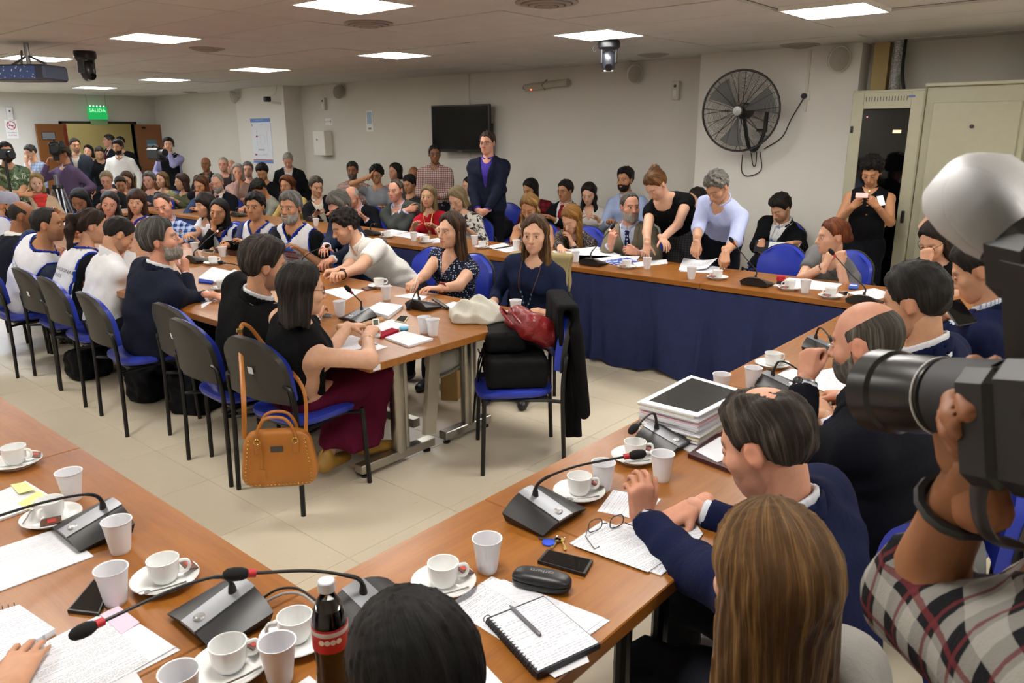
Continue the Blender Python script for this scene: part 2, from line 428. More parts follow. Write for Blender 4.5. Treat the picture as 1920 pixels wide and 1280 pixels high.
# recess behind the cabinets: duct, panel, cables
block('trim_2', 8.30, 8.42, 2.36, 2.50, 1.9, CEIL, plain('b09a66', .7))
t = NT('foil'); v = t.obj(); t.bump(t.noise(v, 60, 3), .9, .02); MFOIL = t.fin(lin('b8babc'), .25, 1.)
m = MB(); m.tube([(8.28, 2.27, 1.95), (8.30, 2.28, 2.3), (8.29, 2.27, CEIL)], .055, 10); tag(m.build('foil_duct', MFOIL), 'silver foil wrapped duct rising above the server rack', 'duct')
m = MB(); m.tube(arc([(8.05, 2.12, 2.16), (8.1, 2.17, 2.35), (8.2, 2.2, CEIL)], 5), .016, 8); tag(m.build('power_cable', plain('141414', .5)), 'black cable running from the server rack to the ceiling', 'cable')
# corridor behind the doorway
MHALL = wall_mat('d8cfa4')
block('wall_corridor', DX0 - 1.5, WX + 1, WY + 2.2, WY + 2.3, 0, 2.7, MHALL)
block('ceiling_corridor', DX0 - 1.5, WX + 1, WY + .15, WY + 2.3, 2.5, 2.6, MHALL)
block('wall_corridor_side', DX0 - 1.6, DX0 - 1.5, WY + .15, WY + 2.3, 0, 2.6, MHALL); block('wall_corridor_end', WX + 1, WX + 1.1, WY + .15, WY + 2.3, 0, 2.6, MHALL)
block('trim_3', 7.25, 7.33, WY + 2.17, WY + 2.2, 0, 2.5, plain('7d2a22', .5))
for nm, x0, x1, y0, y1, z0, z1 in (('trim_4', DX0 - .05, DX0, WY - .03, WY + .16, 0, 2.08), ('trim_5', DX1, DX1 + .05, WY - .03, WY + .16, 0, 2.08), ('trim_6', DX0 - .05, DX1 + .05, WY - .03, WY + .16, 2.04, 2.09)): block(nm, x0, x1, y0, y1, z0, z1, plain('1f1a17', .5))
# ---------------------------------------------------------------- ceiling lamps
def emis(c, k):
    t = NT('diffuser'); t.fin(lin('f4f4f2'), .6); t.set(t.b, 'Emission Color', (*c, 1)); t.set(t.b, 'Emission Strength', k); return t.m
EM = {'n': emis((1, .965, .91), LAMP_W), 'w': emis((1, .93, .72), LAMP_W * .8), 'b': emis((.80, .88, 1), LAMP_W * 1.9)}
LWORDS = ['above the right hand ceiling camera', 'between the projector and the white poster column', 'in the middle of the room near the television', 'over the right end, above the server rack', 'warm yellowish, near the wall corner clock side', 'cut off by the top edge of the view', 'behind the black ceiling camera on the left', 'small far one beyond the projector', 'in front of the exit sign', 'farthest one along the left of the room']
OWORDS = ['over the chair loaded with bags', 'over the left table run', 'over the far end of the left table run', 'over the lower left notebooks', 'behind the person at the lower left', 'behind the blonde woman', 'behind the steel cabinet side', 'in the corner behind the steel cabinet', 'left of the left table run', 'beyond the left table run', 'behind the photographer and the viewer', 'beside the no smoking sign', 'far left beside the end wall', 'far left over the end table']
for i, (x, y) in enumerate(lamps_at):
    kind = 'w' if i == 4 else ('b' if i in (6, 9, 21, 22, 23) else 'n')
    lab = ('square white ceiling light panel ' + LWORDS[i]) if i < len(LWORDS) else 'ceiling light panel out of view, ' + OWORDS[i - len(LWORDS)]
    e = empty('ceiling_light', (x, y, CEIL), 0, lab, 'ceiling light', 'ceiling light panels')
    m = MB()
    for a, b, c, d in ((-.295, -.28, -.295, .295), (.28, .295, -.295, .295), (-.28, .28, -.295, -.28), (-.28, .28, .28, .295)): m.box(((a + b) / 2, (c + d) / 2, .006), (b - a, d - c, .03))
    m.build('frame', plain('dedcd6', .5), e, False)
    m = MB(); m.box((0, 0, .004), (.56, .56, .008)); m.build('diffuser', EM[kind], e, False)
for (px, py) in ((690, 900),): pass
h = empty('corridor_light', (7.2, WY + 1.2, 2.5), 0, 'corridor ceiling light beyond the open door', 'ceiling light')
m = MB(); m.box((0, 0, -.02), (1.0, .3, .04)); m.build('diffuser', emis((1, .9, .6), 9), h, False)
# ---------------------------------------------------------------- air vents
MV = plain('9a9287', .45, .3)
def vent(px, py, rad, lab):
    p = at(px, py, CEIL); e = empty('air_vent', (p[0], p[1], CEIL), 0, lab, 'vent', 'round ceiling vents')
    for k, (r0, z) in enumerate(((1., -.012), (.78, -.022), (.56, -.030), (.34, -.036))):
        m = MB(); R0 = rad * r0; m.lathe([(R0, .004), (R0, z + .006), (R0 - .03 * rad / .2, z), (R0 - .036 * rad / .2, z + .004), (R0 - .02, .004)], 28); m.build('ring', MV, e)
    m = MB(); m.lathe([(0, -.04), (.035, -.036), (.04, 0)], 16); m.build('hub', MV, e)
vent(1025, 4, .21, 'large round metal ceiling vent at the top edge of the view'); vent(691, 44, .19, 'round metal ceiling vent below the topmost light panel')
vent(388, 91, .17, 'round ceiling vent beside the light left of the middle'); vent(1225, 102, .17, 'flat round ceiling vent right of the right ceiling camera'); vent(1500, 84, .19, 'flat round ceiling vent above the wall fan plug'); vent(356, 172, .15, 'small far round ceiling vent near the end wall')
# ================================================================ tables
def wood_mat(rot):
    t = NT('table_veneer'); v = t.obj((1, 1, 1), (0, 0, rot)); oi = t.n('ShaderNodeObjectInfo').outputs['Random']
    w = t.n('ShaderNodeMapping', {'Vector': v, 'Scale': (1.2, 14, 14)}).outputs[0]
    g = t.noise(w, 2.2, 5, .62, .6); g2 = t.noise(v, 1.3, 3); fine = t.noise(t.n('ShaderNodeMapping', {'Vector': v, 'Scale': (3, 90, 90)}).outputs[0], 2., 3)
    c = t.ramp(t.math('ADD', t.math('MULTIPLY', g, .6), t.math('MULTIPLY', g2, .4)), [(.3, lin('7a4818')), (.5, lin('935c22')), (.72, lin('a8702e'))])
    c = t.mix(t.math('MULTIPLY', fine, .22), c, lin('6e3e16')); c = t.mix(t.math('MULTIPLY', oi, .12), c, lin('80481c'))
    t.bump(fine, .1, .002)
    return t.fin(c, t.math('MULTIPLY_ADD', t.noise(v, 40, 2), .14, .25), 0, .5)
MWD = {'x': wood_mat(0), 'y': wood_mat(math.pi / 2)}
MMET = plain('a8a49c', .28, .95, .5, .03); MBLK = plain('141414', .45); MLEG = plain('0d0d0e', .38, .2)
def table(x0, x1, y0, y1, grain, lab, legs=True, th=.038, group='wooden conference tables'):
    cx, cy = (x0 + x1) / 2, (y0 + y1) / 2; e = empty('conference_table', (cx, cy, 0), 0, lab, 'table', group)
    m = MB(); m.box((0, 0, TOP - th / 2), (x1 - x0 - .002, y1 - y0 - .002, th), bev=.003); m.build('tabletop', MWD[grain], e, 30)
    if legs:
        lx, ly = (x1 - x0) / 2 - .09, (y1 - y0) / 2 - .09
        for sx in (-1, 1):
            for sy in (-1, 1): m = MB(); m.tube([(sx * lx, sy * ly, 0), (sx * lx, sy * ly, TOP - th)], .022, 10); m.build('leg', MLEG, e)
        m = MB(); m.box((0, 0, TOP - th - .025), (2 * lx, .03, .05)); m.box((-lx, 0, TOP - th - .025), (.03, 2 * ly, .05)); m.box((lx, 0, TOP - th - .025), (.03, 2 * ly, .05)); m.build('frame', MLEG, e, False)
    return e
LX0, LX1 = .225, .885; RY0, RY1 = .77, 1.41; FX0, FX1 = 4.95, 5.66
# near-left run (along Y)
ys = [RY1, 2.735, 4.2, 5.66, 7.1]
for i in range(4): table(LX0, LX1, ys[i], ys[i + 1], 'y', ['brown wooden table at the lower left carrying notebooks and coffee cups', 'brown wooden table at the left edge with a cup near its end', 'brown wooden table running off beyond the left edge', 'last brown wooden table of the left row, outside the view'][i])
# corner and right-hand run (along X)
xs = [LX0, 1.50, 2.95, 4.40, FX0]
for i in range(4): table(xs[i], xs[i + 1], RY0, RY1, 'x', ['brown wooden corner table with the cola bottle and the spiral notebook', 'brown wooden table with keys, papers and the man in the bright blue suit', 'brown wooden table in front of the bald man in dark suit', 'short brown wooden table closing the right row against the skirted one'][i])
# far run with blue skirt
ys = [RY0, 2.5, 4.3, 6.1, 7.9, 9.7, 11.0]
FARL = ['skirted wooden table in front of the redhead in grey', 'skirted wooden table where two people bend over papers', 'skirted wooden table behind the navy sweater woman', 'skirted wooden table in front of the woman in red', 'skirted wooden table in front of the dark suited white haired man', 'far skirted wooden table behind the plaid shirt man']
for i in range(6): table(FX0, FX1, ys[i], ys[i + 1], 'y', FARL[i])
# end run far away
table(2.3, 5.3, 11.05, 11.7, 'x', 'distant wooden table in front of the blonde with red scarf')
def skirt_sheet(y0, y1, folds, seed, lab):
    rs = np.random.RandomState(seed); n = int((y1 - y0) / .02) + 1; Y = np.linspace(y0, y1, n); zz = np.array([TOP - .045, .66, .5, .35, .2, .1, .045, .012])
    P = np.zeros((n, len(zz), 3)); k = (TOP - zz) / TOP
    prof = np.zeros(n); sharp = np.zeros(n)
    for f0 in folds: prof += .055 * np.exp(-((Y - f0) / .05) ** 2); sharp += -.045 * np.exp(-((Y - f0 - .06) / .03) ** 2)
    wave = .022 * np.sin(Y * 7.3 + rs.rand() * 6) + .014 * np.sin(Y * 17 + rs.rand() * 6)
    for j, z in enumerate(zz):
        P[:, j, 0] = FX0 + .012 - (.012 + .05 * k[j]) * 0 + (prof * k[j] + sharp * k[j] ** .7) - wave * k[j] ** 1.5 - .01 * k[j]
        P[:, j, 0] = np.maximum(P[:, j, 0], FX0 - .09)
        P[:, j, 1] = Y + .01 * np.sin(Y * 11 + j); P[:, j, 2] = z + (.012 * np.sin(Y * 9 + 1.3) + .008 * np.sin(Y * 23)) * (j == len(zz) - 1) + (.01 if j == len(zz) - 1 else 0)
    Q = P.copy(); Q[:, :, 0] += .004
    m = MB(); m.grid(P[:, ::-1]); m.grid(Q)
    return tag(m.build('table_skirt', cloth('2f365c', rough=.9)), lab, 'table skirt', 'blue table skirts')
fy = [atX(x, 620, 5.05)[1] for x in (1115, 1228, 1343)]
skirt_sheet(RY1 + .0, 2.5, [2.02, 1.7, fy[2]], 1, 'navy blue skirt hanging from the table near the inner right corner')
skirt_sheet(2.5, 4.3, [fy[1], fy[0], 3.35, 3.8], 2, 'navy blue skirt right of the navy sweater woman, with deep pleats')
skirt_sheet(4.3, 6.1, [4.7, 5.2, 5.7], 3, 'navy blue skirt between the two women at the middle table')
skirt_sheet(6.1, 7.9, [6.5, 7.0, 7.5], 4, 'navy blue skirt behind the leaning man in white shirt')
skirt_sheet(7.9, 11.0, [8.4, 9.2, 10, 10.8], 5, 'far navy blue skirt mostly hidden behind the vested people')
# centre tables with chrome column legs
def centre(y0, y1, lab):
    x0, x1 = 2.15, 3.50; cx, cy = (x0 + x1) / 2, (y0 + y1) / 2
    e = empty('conference_table', (cx, cy, 0), 0, lab, 'table', 'centre tables'); hw, hl = (x1 - x0) / 2, (y1 - y0) / 2
    m = MB(); m.box((0, 0, TOP - .02), (x1 - x0, y1 - y0 - .003, .04), bev=.003); m.build('tabletop', MWD['y'], e, 30)
    for sy in (-1, 1):
        for sx in (-1, 1):
            px, py = (-.20 if sx < 0 else .36), sy * (hl - .38)
            m = MB(); m.tube([(px, py, .07), (px, py, TOP - .04)], .042, 16); m.tube([(px + .055, py, .07), (px + .055, py, TOP - .04)], .02, 10); m.build('column', MMET, e)
            m = MB(); m.box((px - .02, py, .055), (.54 if sx < 0 else .40, .065, .05), bev=.004); ft = m.build('foot', MMET, e, 30)
            for q in (-.25, .21): m = MB(); m.lathe([(.022, 0), (.022, .012), (.01, .014), (.01, .03)], 12, (px + q * (1 if sx < 0 else .75), py, 0)); m.build('glide', MBLK, ft)
        m = MB(); m.box((.05, sy * (hl - .36), .42), (.085, .03, .62), roty(.12)); m.build('cable_duct', plain('b9b2a2', .5), e, False)
    m = MB(); m.box((0, 0, .16), (.05, 2 * hl - .9, .05)); m.box((0, 0, TOP - .07), (.05, 2 * hl - .3, .05)); m.build('beam', MMET, e, False)
    return e
c1 = centre(2.735, 4.9, 'nearest centre table, under the beige cloth and the crossed cups'); centre(4.9, 7.0, 'middle centre table in front of the leaning white shirt man'); centre(7.0, 9.1, 'farthest centre table among the people in white vests')
st = MB(); st.box((0, 0, 0), (.045, .001, .028)); o = st.build('sticker', plain('e8e8ee', .5), c1, False, (2.19 - 2.825, 2.7342 - 3.8175, TOP - .02))
m = MB()
for i in range(5):
    for j in range(5):
        if (i * 3 + j * 5 + i * j) % 3: m.box((-.018 + i * .004, -.0008, -.009 + j * .004), (.004, .0005, .004))
# ================================================================ chairs
MSEAT = None
t = NT('blue_vinyl'); v = t.obj(); t.bump(t.noise(v, 380, 2), .15, .002); MSEAT = t.fin(t.mix(t.noise(v, 8, 3), lin('24349a'), lin('2e40b2')), .34, 0, .5)
MSHELL = plain('2e2c29', .5, 0, .4)
def back_sheet(off, inset, rows=9, cols=11, curve=.05):
    P = np.zeros((rows, cols, 3))
    for i in range(rows):
        q = i / (rows - 1); wdt = .228 - .012 * q - .085 * max(0, (q - .55) / .45) ** 2.2; wdt -= inset
        z = .56 + inset + q * (.33 - 2 * inset)
        for j in range(cols):
            u = -1 + 2 * j / (cols - 1); x = u * wdt
            zz = z - (.035 * u * u * max(0, (q - .5) * 2))
            P[i, j] = (x, -.225 - .06 * q + curve * (1 - u * u) * -.7 + off + .012 * math.sin(q * 3.1), zz)
    return P
def closed_sheet(A, Bs):
    m = MB(); r, c = A.shape[:2]; m.grid(A); m.grid(Bs[:, ::-1])
    loop = [(0, j) for j in range(c)] + [(i, c - 1) for i in range(1, r)] + [(r - 1, j) for j in range(c - 2, -1, -1)] + [(i, 0) for i in range(r - 2, 0, -1)]
    va = np.array([A[q] for q in loop]); vb = np.array([Bs[q] for q in loop]); n = len(loop)
    m.add(np.concatenate([va, vb]), [(i, n + i, n + (i + 1) % n, (i + 1) % n) for i in range(n)]); return m
def make_chair():
    e = empty('conference_chair', (0, 0, 0), 0)
    # seat cushion
    n = 24; a = np.arange(n) * 2 * math.pi / n; ex = .55
    X = .225 * np.sign(np.cos(a)) * np.abs(np.cos(a)) ** ex; Y = .215 * np.sign(np.sin(a)) * np.abs(np.sin(a)) ** ex
    rings = [(.88, .415), (.97, .425), (1., .44), (.985, .455), (.9, .466), (.6, .462), (.25, .456)]; m = MB(); Vv = []
    for k, z in rings: Vv.append(np.stack([X * k, Y * k + .01, z - .02 * np.clip((Y * k - .1) / .12, 0, 1) + 0 * X], 1))
    F = [(i * n + k, i * n + (k + 1) % n, (i + 1) * n + (k + 1) % n, (i + 1) * n + k) for i in range(len(rings) - 1) for k in range(n)] + [list(range(n))[::-1], [(len(rings) - 1) * n + k for k in range(n)]]
    m.add(np.concatenate(Vv), F); m.build('seat', MSEAT, e)
    m = MB(); m.box((0, .01, .405), (.36, .36, .03), bev=.012); m.build('seat_shell', MSHELL, e)
    closed_sheet(back_sheet(.0, .006), back_sheet(.034, .016)).build('backrest', MSEAT, e, 50)
    sh = closed_sheet(back_sheet(-.026, .004), back_sheet(.002, 0)).build('backrest_shell', MSHELL, e, 50)
    for sx in (-1, 1):
        m = MB(); m.tube(arc([(sx * .255, -.25, 0), (sx * .25, -.24, .3), (sx * .247, -.238, .5), (sx * .243, -.25, .63), (sx * .205, -.262, .66)], 3), .0125, 8); m.build('leg', MLEG, e)
        m = MB(); m.tube([(sx * .255, .20, 0), (sx * .248, .185, .41), (sx * .247, .18, .43)], .0125, 8); m.build('leg', MLEG, e)
        m = MB(); m.tube([(sx * .25, -.24, .405), (sx * .2, -.16, .40), (sx * .16, .14, .40), (sx * .248, .18, .41)], .01, 6); m.build('bracket', MLEG, e)
    return e
CHAIR0 = make_chair(); CH_USED = [False]
def chair(x, y, d, lab):
    if not CH_USED[0]: c = CHAIR0; CH_USED[0] = True
    else: c = copy_tree(CHAIR0)
    c.location = (x, y, 0); c.rotation_euler = (0, 0, math.atan2(d[1], d[0]) - math.pi / 2)
    return tag(c, lab, 'chair', 'blue and black conference chairs')
ROW = [(2.12, 3.27, .10, 'under the woman in black, hung with the tan handbag'), (2.10, 3.80, -.05, 'under the man in black jacket'), (2.22, 4.26, .0, 'standing empty behind the man in black'),
       (2.06, 4.92, -.1, 'under the grey bearded man in navy blazer'), (2.10, 5.70, -.05, 'under the man in white shirt holding his head'), (2.12, 6.26, .0, 'under the ponytail woman in white vest'), (2.0, 6.82, .05, 'under the short haired man in white vest'), (1.98, 7.38, .0, 'at the left edge, under the bald man'), (2.0, 7.95, 0., 'at the left edge, under the man in a cap')]
ROWC = [chair(x, y, (math.cos(a), math.sin(a)), 'blue seat and black back chair ' + l) for x, y, a, l in ROW]
for i, sx, z in ((0, .03, .72), (1, .12, .80), (2, .06, .70), (5, .08, .70)):
    m = MB(); m.box((sx, -.317 + .22 * sx, z), (.034, .003, .034), rotx(.16)); st_ = m.build('sticker', plain('dcdce2', .5), ROWC[i], False)
# ================================================================ wall fixtures
def wallframe(n):
    """x to the right when facing the wall, y up, z out of the wall"""
    n = unit(n); return np.stack([np.cross((0, 0, 1), n), V3(0, 0, 1), n], 1)
WR_ = wallframe((-1, 0, 0)); WE_ = wallframe((0, -1, 0))
def fixture(name, lab, cat, p, M, group=None):
    e = empty(name, p, 0, lab, cat, group); e.matrix_world = Matrix([list(M[i]) + [p[i]] for i in range(3)] + [[0, 0, 0, 1]]); return e
# television
p = (atX(813, 199, WX - .2) + atX(917, 285, WX - .2)) / 2
tv = fixture('television', 'large black flat television mounted on the wall', 'television', p, WR_ @ roty(.05) @ rotx(-.0))
m = MB(); m.box((0, 0, 0), (1.12, .66, .05), bev=.006); m.build('bezel', plain('0c0c0d', .3), tv)
m = MB(); m.box((0, .01, .0265), (1.07, .60, .003)); m.build('screen', plain('060607', .12), tv, False)
m = MB(); m.box((0, 0, -.09), (.3, .3, .13)); m.box((.48, -.03, -.08), (.05, .2, .1)); m.build('bracket', plain('101010', .5), tv, False)
lettering('brand_mark', 'SAMSUNG', .018, np.eye(3), (0, -.316, .0262), plain('9a9a9a', .4), tv)
# industrial wall fan
p = atX(1388, 208, 7.86); fan = fixture('wall_fan', 'large black industrial wall fan with round wire cage', 'fan', p, WR_ @ roty(.12) @ rotx(.02)); RF = .405
m = MB(); a = np.arange(40) * 2 * math.pi / 40
m.tube(np.stack([RF * np.cos(a), RF * np.sin(a), 0 * a + .0], 1), .011, 6, closed=True); m.build('rim', MBLK, fan)
for sgn, dep in ((1, .085), (-1, .07)):
    m = MB()
    for k in range(1, 27):
        q = .075 + k * (RF - .075) / 27.; m.tube(np.stack([q * np.cos(a), q * np.sin(a), 0 * a + sgn * dep * math.sqrt(max(0, 1 - (q / RF) ** 2.4))], 1), .0014, 3, closed=True)
    for k in range(16):
        b = k * math.pi / 8; pr = [(q * math.cos(b + (q - .08) * .25 * sgn), q * math.sin(b + (q - .08) * .25 * sgn), sgn * dep * math.sqrt(max(0, 1 - (q / RF) ** 2.4))) for q in np.linspace(.05, RF, 7)]
        m.tube(pr, .0022 if k % 2 else .0032, 4)
    m.build('cage', MBLK, fan)
m = MB(); m.lathe([(0, .108), (.045, .106), (.052, .095), (.052, .085), (0, .085)], 20); m.build('badge', plain('8f8f8f', .35, .6), fan)
m = MB(); m.lathe([(0, .03), (.05, .03), (.055, 0), (.05, -.03), (0, -.03)], 16); m.build('hub', MBLK, fan)
for k in range(3):
    P = np.zeros((6, 5, 3))
    for i, q in enumerate(np.linspace(.05, .36, 6)):
        for j, b in enumerate(np.linspace(-.38, .38, 5)): ang = k * 2.094 + b * (.55 + .5 * q / .36) + .3; P[i, j] = (q * math.cos(ang), q * math.sin(ang), b * .07)
    m = MB(); m.grid(P); Q = P.copy(); Q[:, :, 2] -= .003; m.grid(Q[:, ::-1]); m.build('blade', plain('6e6e6c', .5), fan)
m = MB(); m.lathe([(0, -.06), (.075, -.07), (.085, -.1), (.085, -.2), (.07, -.235), (0, -.24)], 18); mo = m.build('motor', MBLK, fan)
m = MB(); m.tube(arc([(-.0, -.07, -.15), (.02, -.2, -.16), (.06, -.37, -.18), (.12, -.4, -.22), (.17, -.25, -.29), (.19, -.02, -.3), (.19, .09, -.3)], 5), .02, 8); m.build('arm', MBLK, fan)
for nm_, b_ in (('bracket_plate', ((.19, .06, -.31), (.16, .03, .012))), ('bracket_plate', ((.17, -.2, -.31), (.16, .03, .012))), ('bracket_bar', ((.19, -.07, -.305), (.035, .3, .014)))): m = MB(); m.box(*b_); m.build(nm_, MBLK, fan, False)
col = lambda px, py, X=8.17: atX(px, py, X)
FM_ = np.array(fan.matrix_world)[:3, :3]; FP_ = np.array(fan.matrix_world)[:3, 3]; fl2 = lambda pts: (arc(pts, 6) - FP_) @ FM_
m = MB(); m.tube(fl2([col(1433, 279), col(1466, 257), col(1484, 222), col(1508, 182)]), .006, 6); m.build('power_cord', MBLK, fan)
for q_ in ([(1392, 290), (1391, 322), (1404, 330), (1427, 318), (1425, 284)], [(1408, 286), (1412, 310), (1417, 308), (1419, 284)]): m = MB(); m.tube(fl2([col(*a_) for a_ in q_]), .0055, 6); m.build('cord_loop', MBLK, fan)
e = fixture('wall_socket', 'white wall socket with a black plug, right of the fan', 'socket', col(1511, 180, 8.19), WR_)
m = MB(); m.box((0, 0, .006), (.085, .085, .012), bev=.004); m.build('plate', plain('d8d4cc', .5), e); m = MB(); m.lathe([(0, .01), (.028, .012), (.026, .045), (0, .05)], 14, (-.01, 0, 0)); m.build('plug', MBLK, e)
m = MB(); y_ = col(1515, 130)[1]; m.box((8.183, y_, 2.3), (.014, .03, .6)); tag(m.build('cable_duct', plain('d0ccc4', .6)), 'thin white cable duct above the wall socket', 'cable duct')
# round wall speakers
def speaker(px, py, X, rad, lab, yaw=.5):
    e = fixture('wall_speaker', lab, 'speaker', atX(px, py, X - .10), WR_ @ roty(yaw) @ rotx(.25), 'round wall speakers')
    m = MB(); m.lathe([(0, -.09), (rad * .55, -.09), (rad * .9, -.03), (rad, .0), (rad * .98, .025), (rad * .93, .03)], 24, sq=1.2); m.build('housing', plain('cbc7bf', .5), e)
    m = MB(); m.lathe([(rad * .93, .028), (rad * .7, .042), (0, .05)], 24, sq=1.2); m.build('grille', plain('9c978d', .8), e)
    m = MB(); m.box((0, 0, -.12), (.05, .09, .1), bev=.01); m.build('bracket', plain('c4c0b8', .5), e)
speaker(1573, 110, 8.19, .105, 'round white wall speaker above the server rack'); speaker(1189, 138, WX, .095, 'round white wall speaker left of the fan column', .9)
speaker(634, 172, WX, .10, 'round white wall speaker above the white wall box', 1.0); speaker(437, 182, 8.10, .095, 'round white wall speaker at the poster column', -.6)
# small wall devices
def wallbox(name, px, py, X, w_, h_, d_, c, lab, cat, M=WR_, extra=None):
    p = atX(px, py, X) if M is WR_ else atY(px, py, X); e = fixture(name, lab, cat, p, M)
    m = MB(); m.box((0, 0, d_ / 2), (w_, h_, d_), bev=min(.008, d_ / 3)); m.build('case', plain(c, .5), e)
    if extra: extra(e)
    return e
def dev(e):
    m = MB(); m.lathe([(0, .078), (.012, .075), (.018, .06)], 12, (0, .05, 0)); m.build('lens', plain('555148', .3), e); m = MB(); m.box((0, -.03, .06), (.05, .08, .012), bev=.004); m.build('cover', plain('d6d2ca', .4), e)
wallbox('motion_sensor', 1270, 170, WX, .095, .21, .06, 'c2beb5', 'beige wall device with rounded cover left of the fan', 'wall device', extra=dev)
wallbox('motion_sensor', 610, 195, WX, .09, .2, .06, 'cfcbc2', 'small white wall device below the far round speaker', 'wall device', extra=dev)
wallbox('motion_sensor', 17, 213, WY, .11, .24, .06, 'd2d2d2', 'white wall device above the no smoking sign', 'wall device', WE_, dev)
# emergency tube light
e = fixture('emergency_light', 'clear emergency tube light with red indicator on the wall', 'wall lamp', atX(1022, 160, WX - .04), WR_)
t = NT('clear_plastic'); t.fin(lin('d8d4c0'), .15, 0, .5, Transmission_Weight=.35); MCLR = t.m
m = MB(); m.tube([(-.32, -.015, .02), (.40, .02, .02)], .045, 14); m.build('tube', MCLR, e); m = MB(); m.tube([(-.26, -.012, .02), (.2, .01, .02)], .016, 10); m.build('lamp', plain('cfc68a', .5), e)
m = MB(); m.tube([(.02, -.06, .02), (.0, 0, .07), (.05, .07, .02)], .008, 6); m.build('bracket', plain('6c675c', .5), e); m = MB(); m.lathe([(.03, 0), (.03, .015)], 12, (-.33, -.016, .02)); m.build('end_cap', plain('6c675c', .5), e)
m = MB(); m.lathe([(0, .06), (.008, .06), (.008, .04)], 8, (-.2, -.05, 0)); m.build('indicator', emis((1, .12, .03), 4), e)
# white wall cabinet with cross
e = wallbox('first_aid_box', 613, 268, WX, .33, .42, .17, 'dcd8d2', 'white first aid wall box marked with a red cross', 'wall box')
m = MB(); m.box((-.05, .06, .171), (.05, .014, .002)); m.box((-.05, .06, .171), (.014, .05, .002)); m.build('cross', plain('b03028', .5), e, False)
# signs
def sign(name, px, py, X, w_, h_, lab, parts, M=WR_, base='e4e4e2', cat='sign'):
    p = atX(px, py, X - .004) if M is WR_ else atY(px, py, X - .004); e = fixture(name, lab, cat, p, M)
    m = MB(); m.box((0, 0, 0), (w_, h_, .006)); m.build('board', plain(base, .5), e, False)
    for nm, c, rects in parts:
        m = MB()
        for (x, y, a, b) in rects: m.box((x, y, .0036), (a, b, .0012))
        m.build(nm, plain(c, .5), e, False)
    return e
e = sign('fire_sign', 616, 228, WX, .19, .11, 'small white sign with red lettering above the wall box', [])
lettering('lettering', 'BOTIQUIN', .034, np.eye(3), (-.015, 0, .004), plain('a83a30', .5), e); m = MB(); m.prism([(.06, .03), (.075, .03), (.068, .0), (.08, .0), (.062, -.04), (.066, -.01), (.055, -.01)], .004, .005); m.build('arrow', plain('a83a30', .5), e, False)
sign('wall_notice', 693, 227, WX, .17, .33, 'small light blue and white notice left of the television', [('picture', '9fb2c8', [(0, .05, .12, .19)]), ('caption', '8d9088', [(0, -.12, .08, .035)])])
ln = [(-.12 + .24 * (k % 2), .18 - .05 * (k // 2), .14, .006) for k in range(14)]
pp = sign('evacuation_poster', 491, 264, 8.10, .66, .80, 'white evacuation plan poster with blue header on the column', [(n_, c_, [(x_ * 1.5, y_, a_ * 1.5, b_) for x_, y_, a_, b_ in r_]) for n_, c_, r_ in [('header', '5d86c8', [(0, .365, .44, .07)]), ('footer', 'b84850', [(0, -.345, .44, .018)]), ('footer_band', '5d86c8', [(0, -.38, .44, .04)]), ('plan', 'aab0ba', [(.02, .1, .10, .003), (-.03, .02, .003, .16), (.07, .02, .003, .16), (.02, -.06, .10, .003), (-.1, .05, .003, .3), (.13, .0, .003, .36), (-.02, -.16, .14, .03), (.02, .29, .05, .008), (.06, -.24, .12, .006), (.0, -.26, .2, .006)]), ('marks', 'b03a3a', [(-.1, .08, .045, .026), (-.15, -.25, .05, .03)]), ('green_mark', '3d8a4a', [(-.19, .28, .018, .04)])]], base='d8dde6')
lettering('header_text', 'PLAN DE EVACUACION', .022, np.eye(3), (-.02, .37, .0045), plain('dfe6f2', .5), pp)
e = sign('no_smoking_sign', 22, 242, WY, .21, .36, 'white no smoking sign on the end wall', [], WE_)
m = MB(); a = np.arange(24) * 2 * math.pi / 24; m.tube(np.stack([.075 * np.cos(a), .07 + .075 * np.sin(a), 0 * a + .004], 1), .008, 5, closed=True); m.tube([(-.05, .12, .004), (.05, .02, .004)], .008, 5); m.build('symbol', plain('b03038', .5), e)
m = MB(); m.box((0, .07, .004), (.09, .016, .003)); m.build('cigarette', plain('2c2c2c', .5), e, False)
lettering('lettering', 'PROHIBIDO', .032, np.eye(3), (0, -.07, .004), plain('3c3c40', .5), e); lettering('lettering_red', 'FUMAR', .045, np.eye(3), (0, -.12, .004), plain('a8343c', .5), e)
# exit sign
p = atY(183, 212, WY - .12); e = fixture('exit_sign', 'green glowing exit sign above the open door', 'exit sign', p, WE_ )
t = NT('green_glow'); t.fin(lin('1d8a45'), .3, 0, .5, Transmission_Weight=.3); t.set(t.b, 'Emission Color', (.02, .9, .22, 1)); t.set(t.b, 'Emission Strength', .35); MGR = t.m
m = MB(); m.box((0, .0, 0), (.40, .26, .008)); m.build('panel', MGR, e, False)
lettering('lettering', 'SALIDA', .105, np.eye(3), (0, .05, .006), emis((.35, 1, .5), 1.0), e)
m = MB(); m.box((0, -.2, .02), (.34, .10, .06), bev=.01); m.build('housing', plain('7aa070', .5), e)
for k in range(5): m = MB(); m.lathe([(0, .0), (.012, .004), (.01, .012), (0, .014)], 8, (-.14 + .07 * k, .14, .004)); m.build('led', emis((.3, 1, .6), 6), e)
m = MB(); m.tube([(-.18, .13, 0), (-.2, CEIL - p[2], 0)], .003, 4); m.tube([(.18, .13, 0), (.2, CEIL - p[2], 0)], .003, 4); m.build('wire', plain('555555', .5), e)
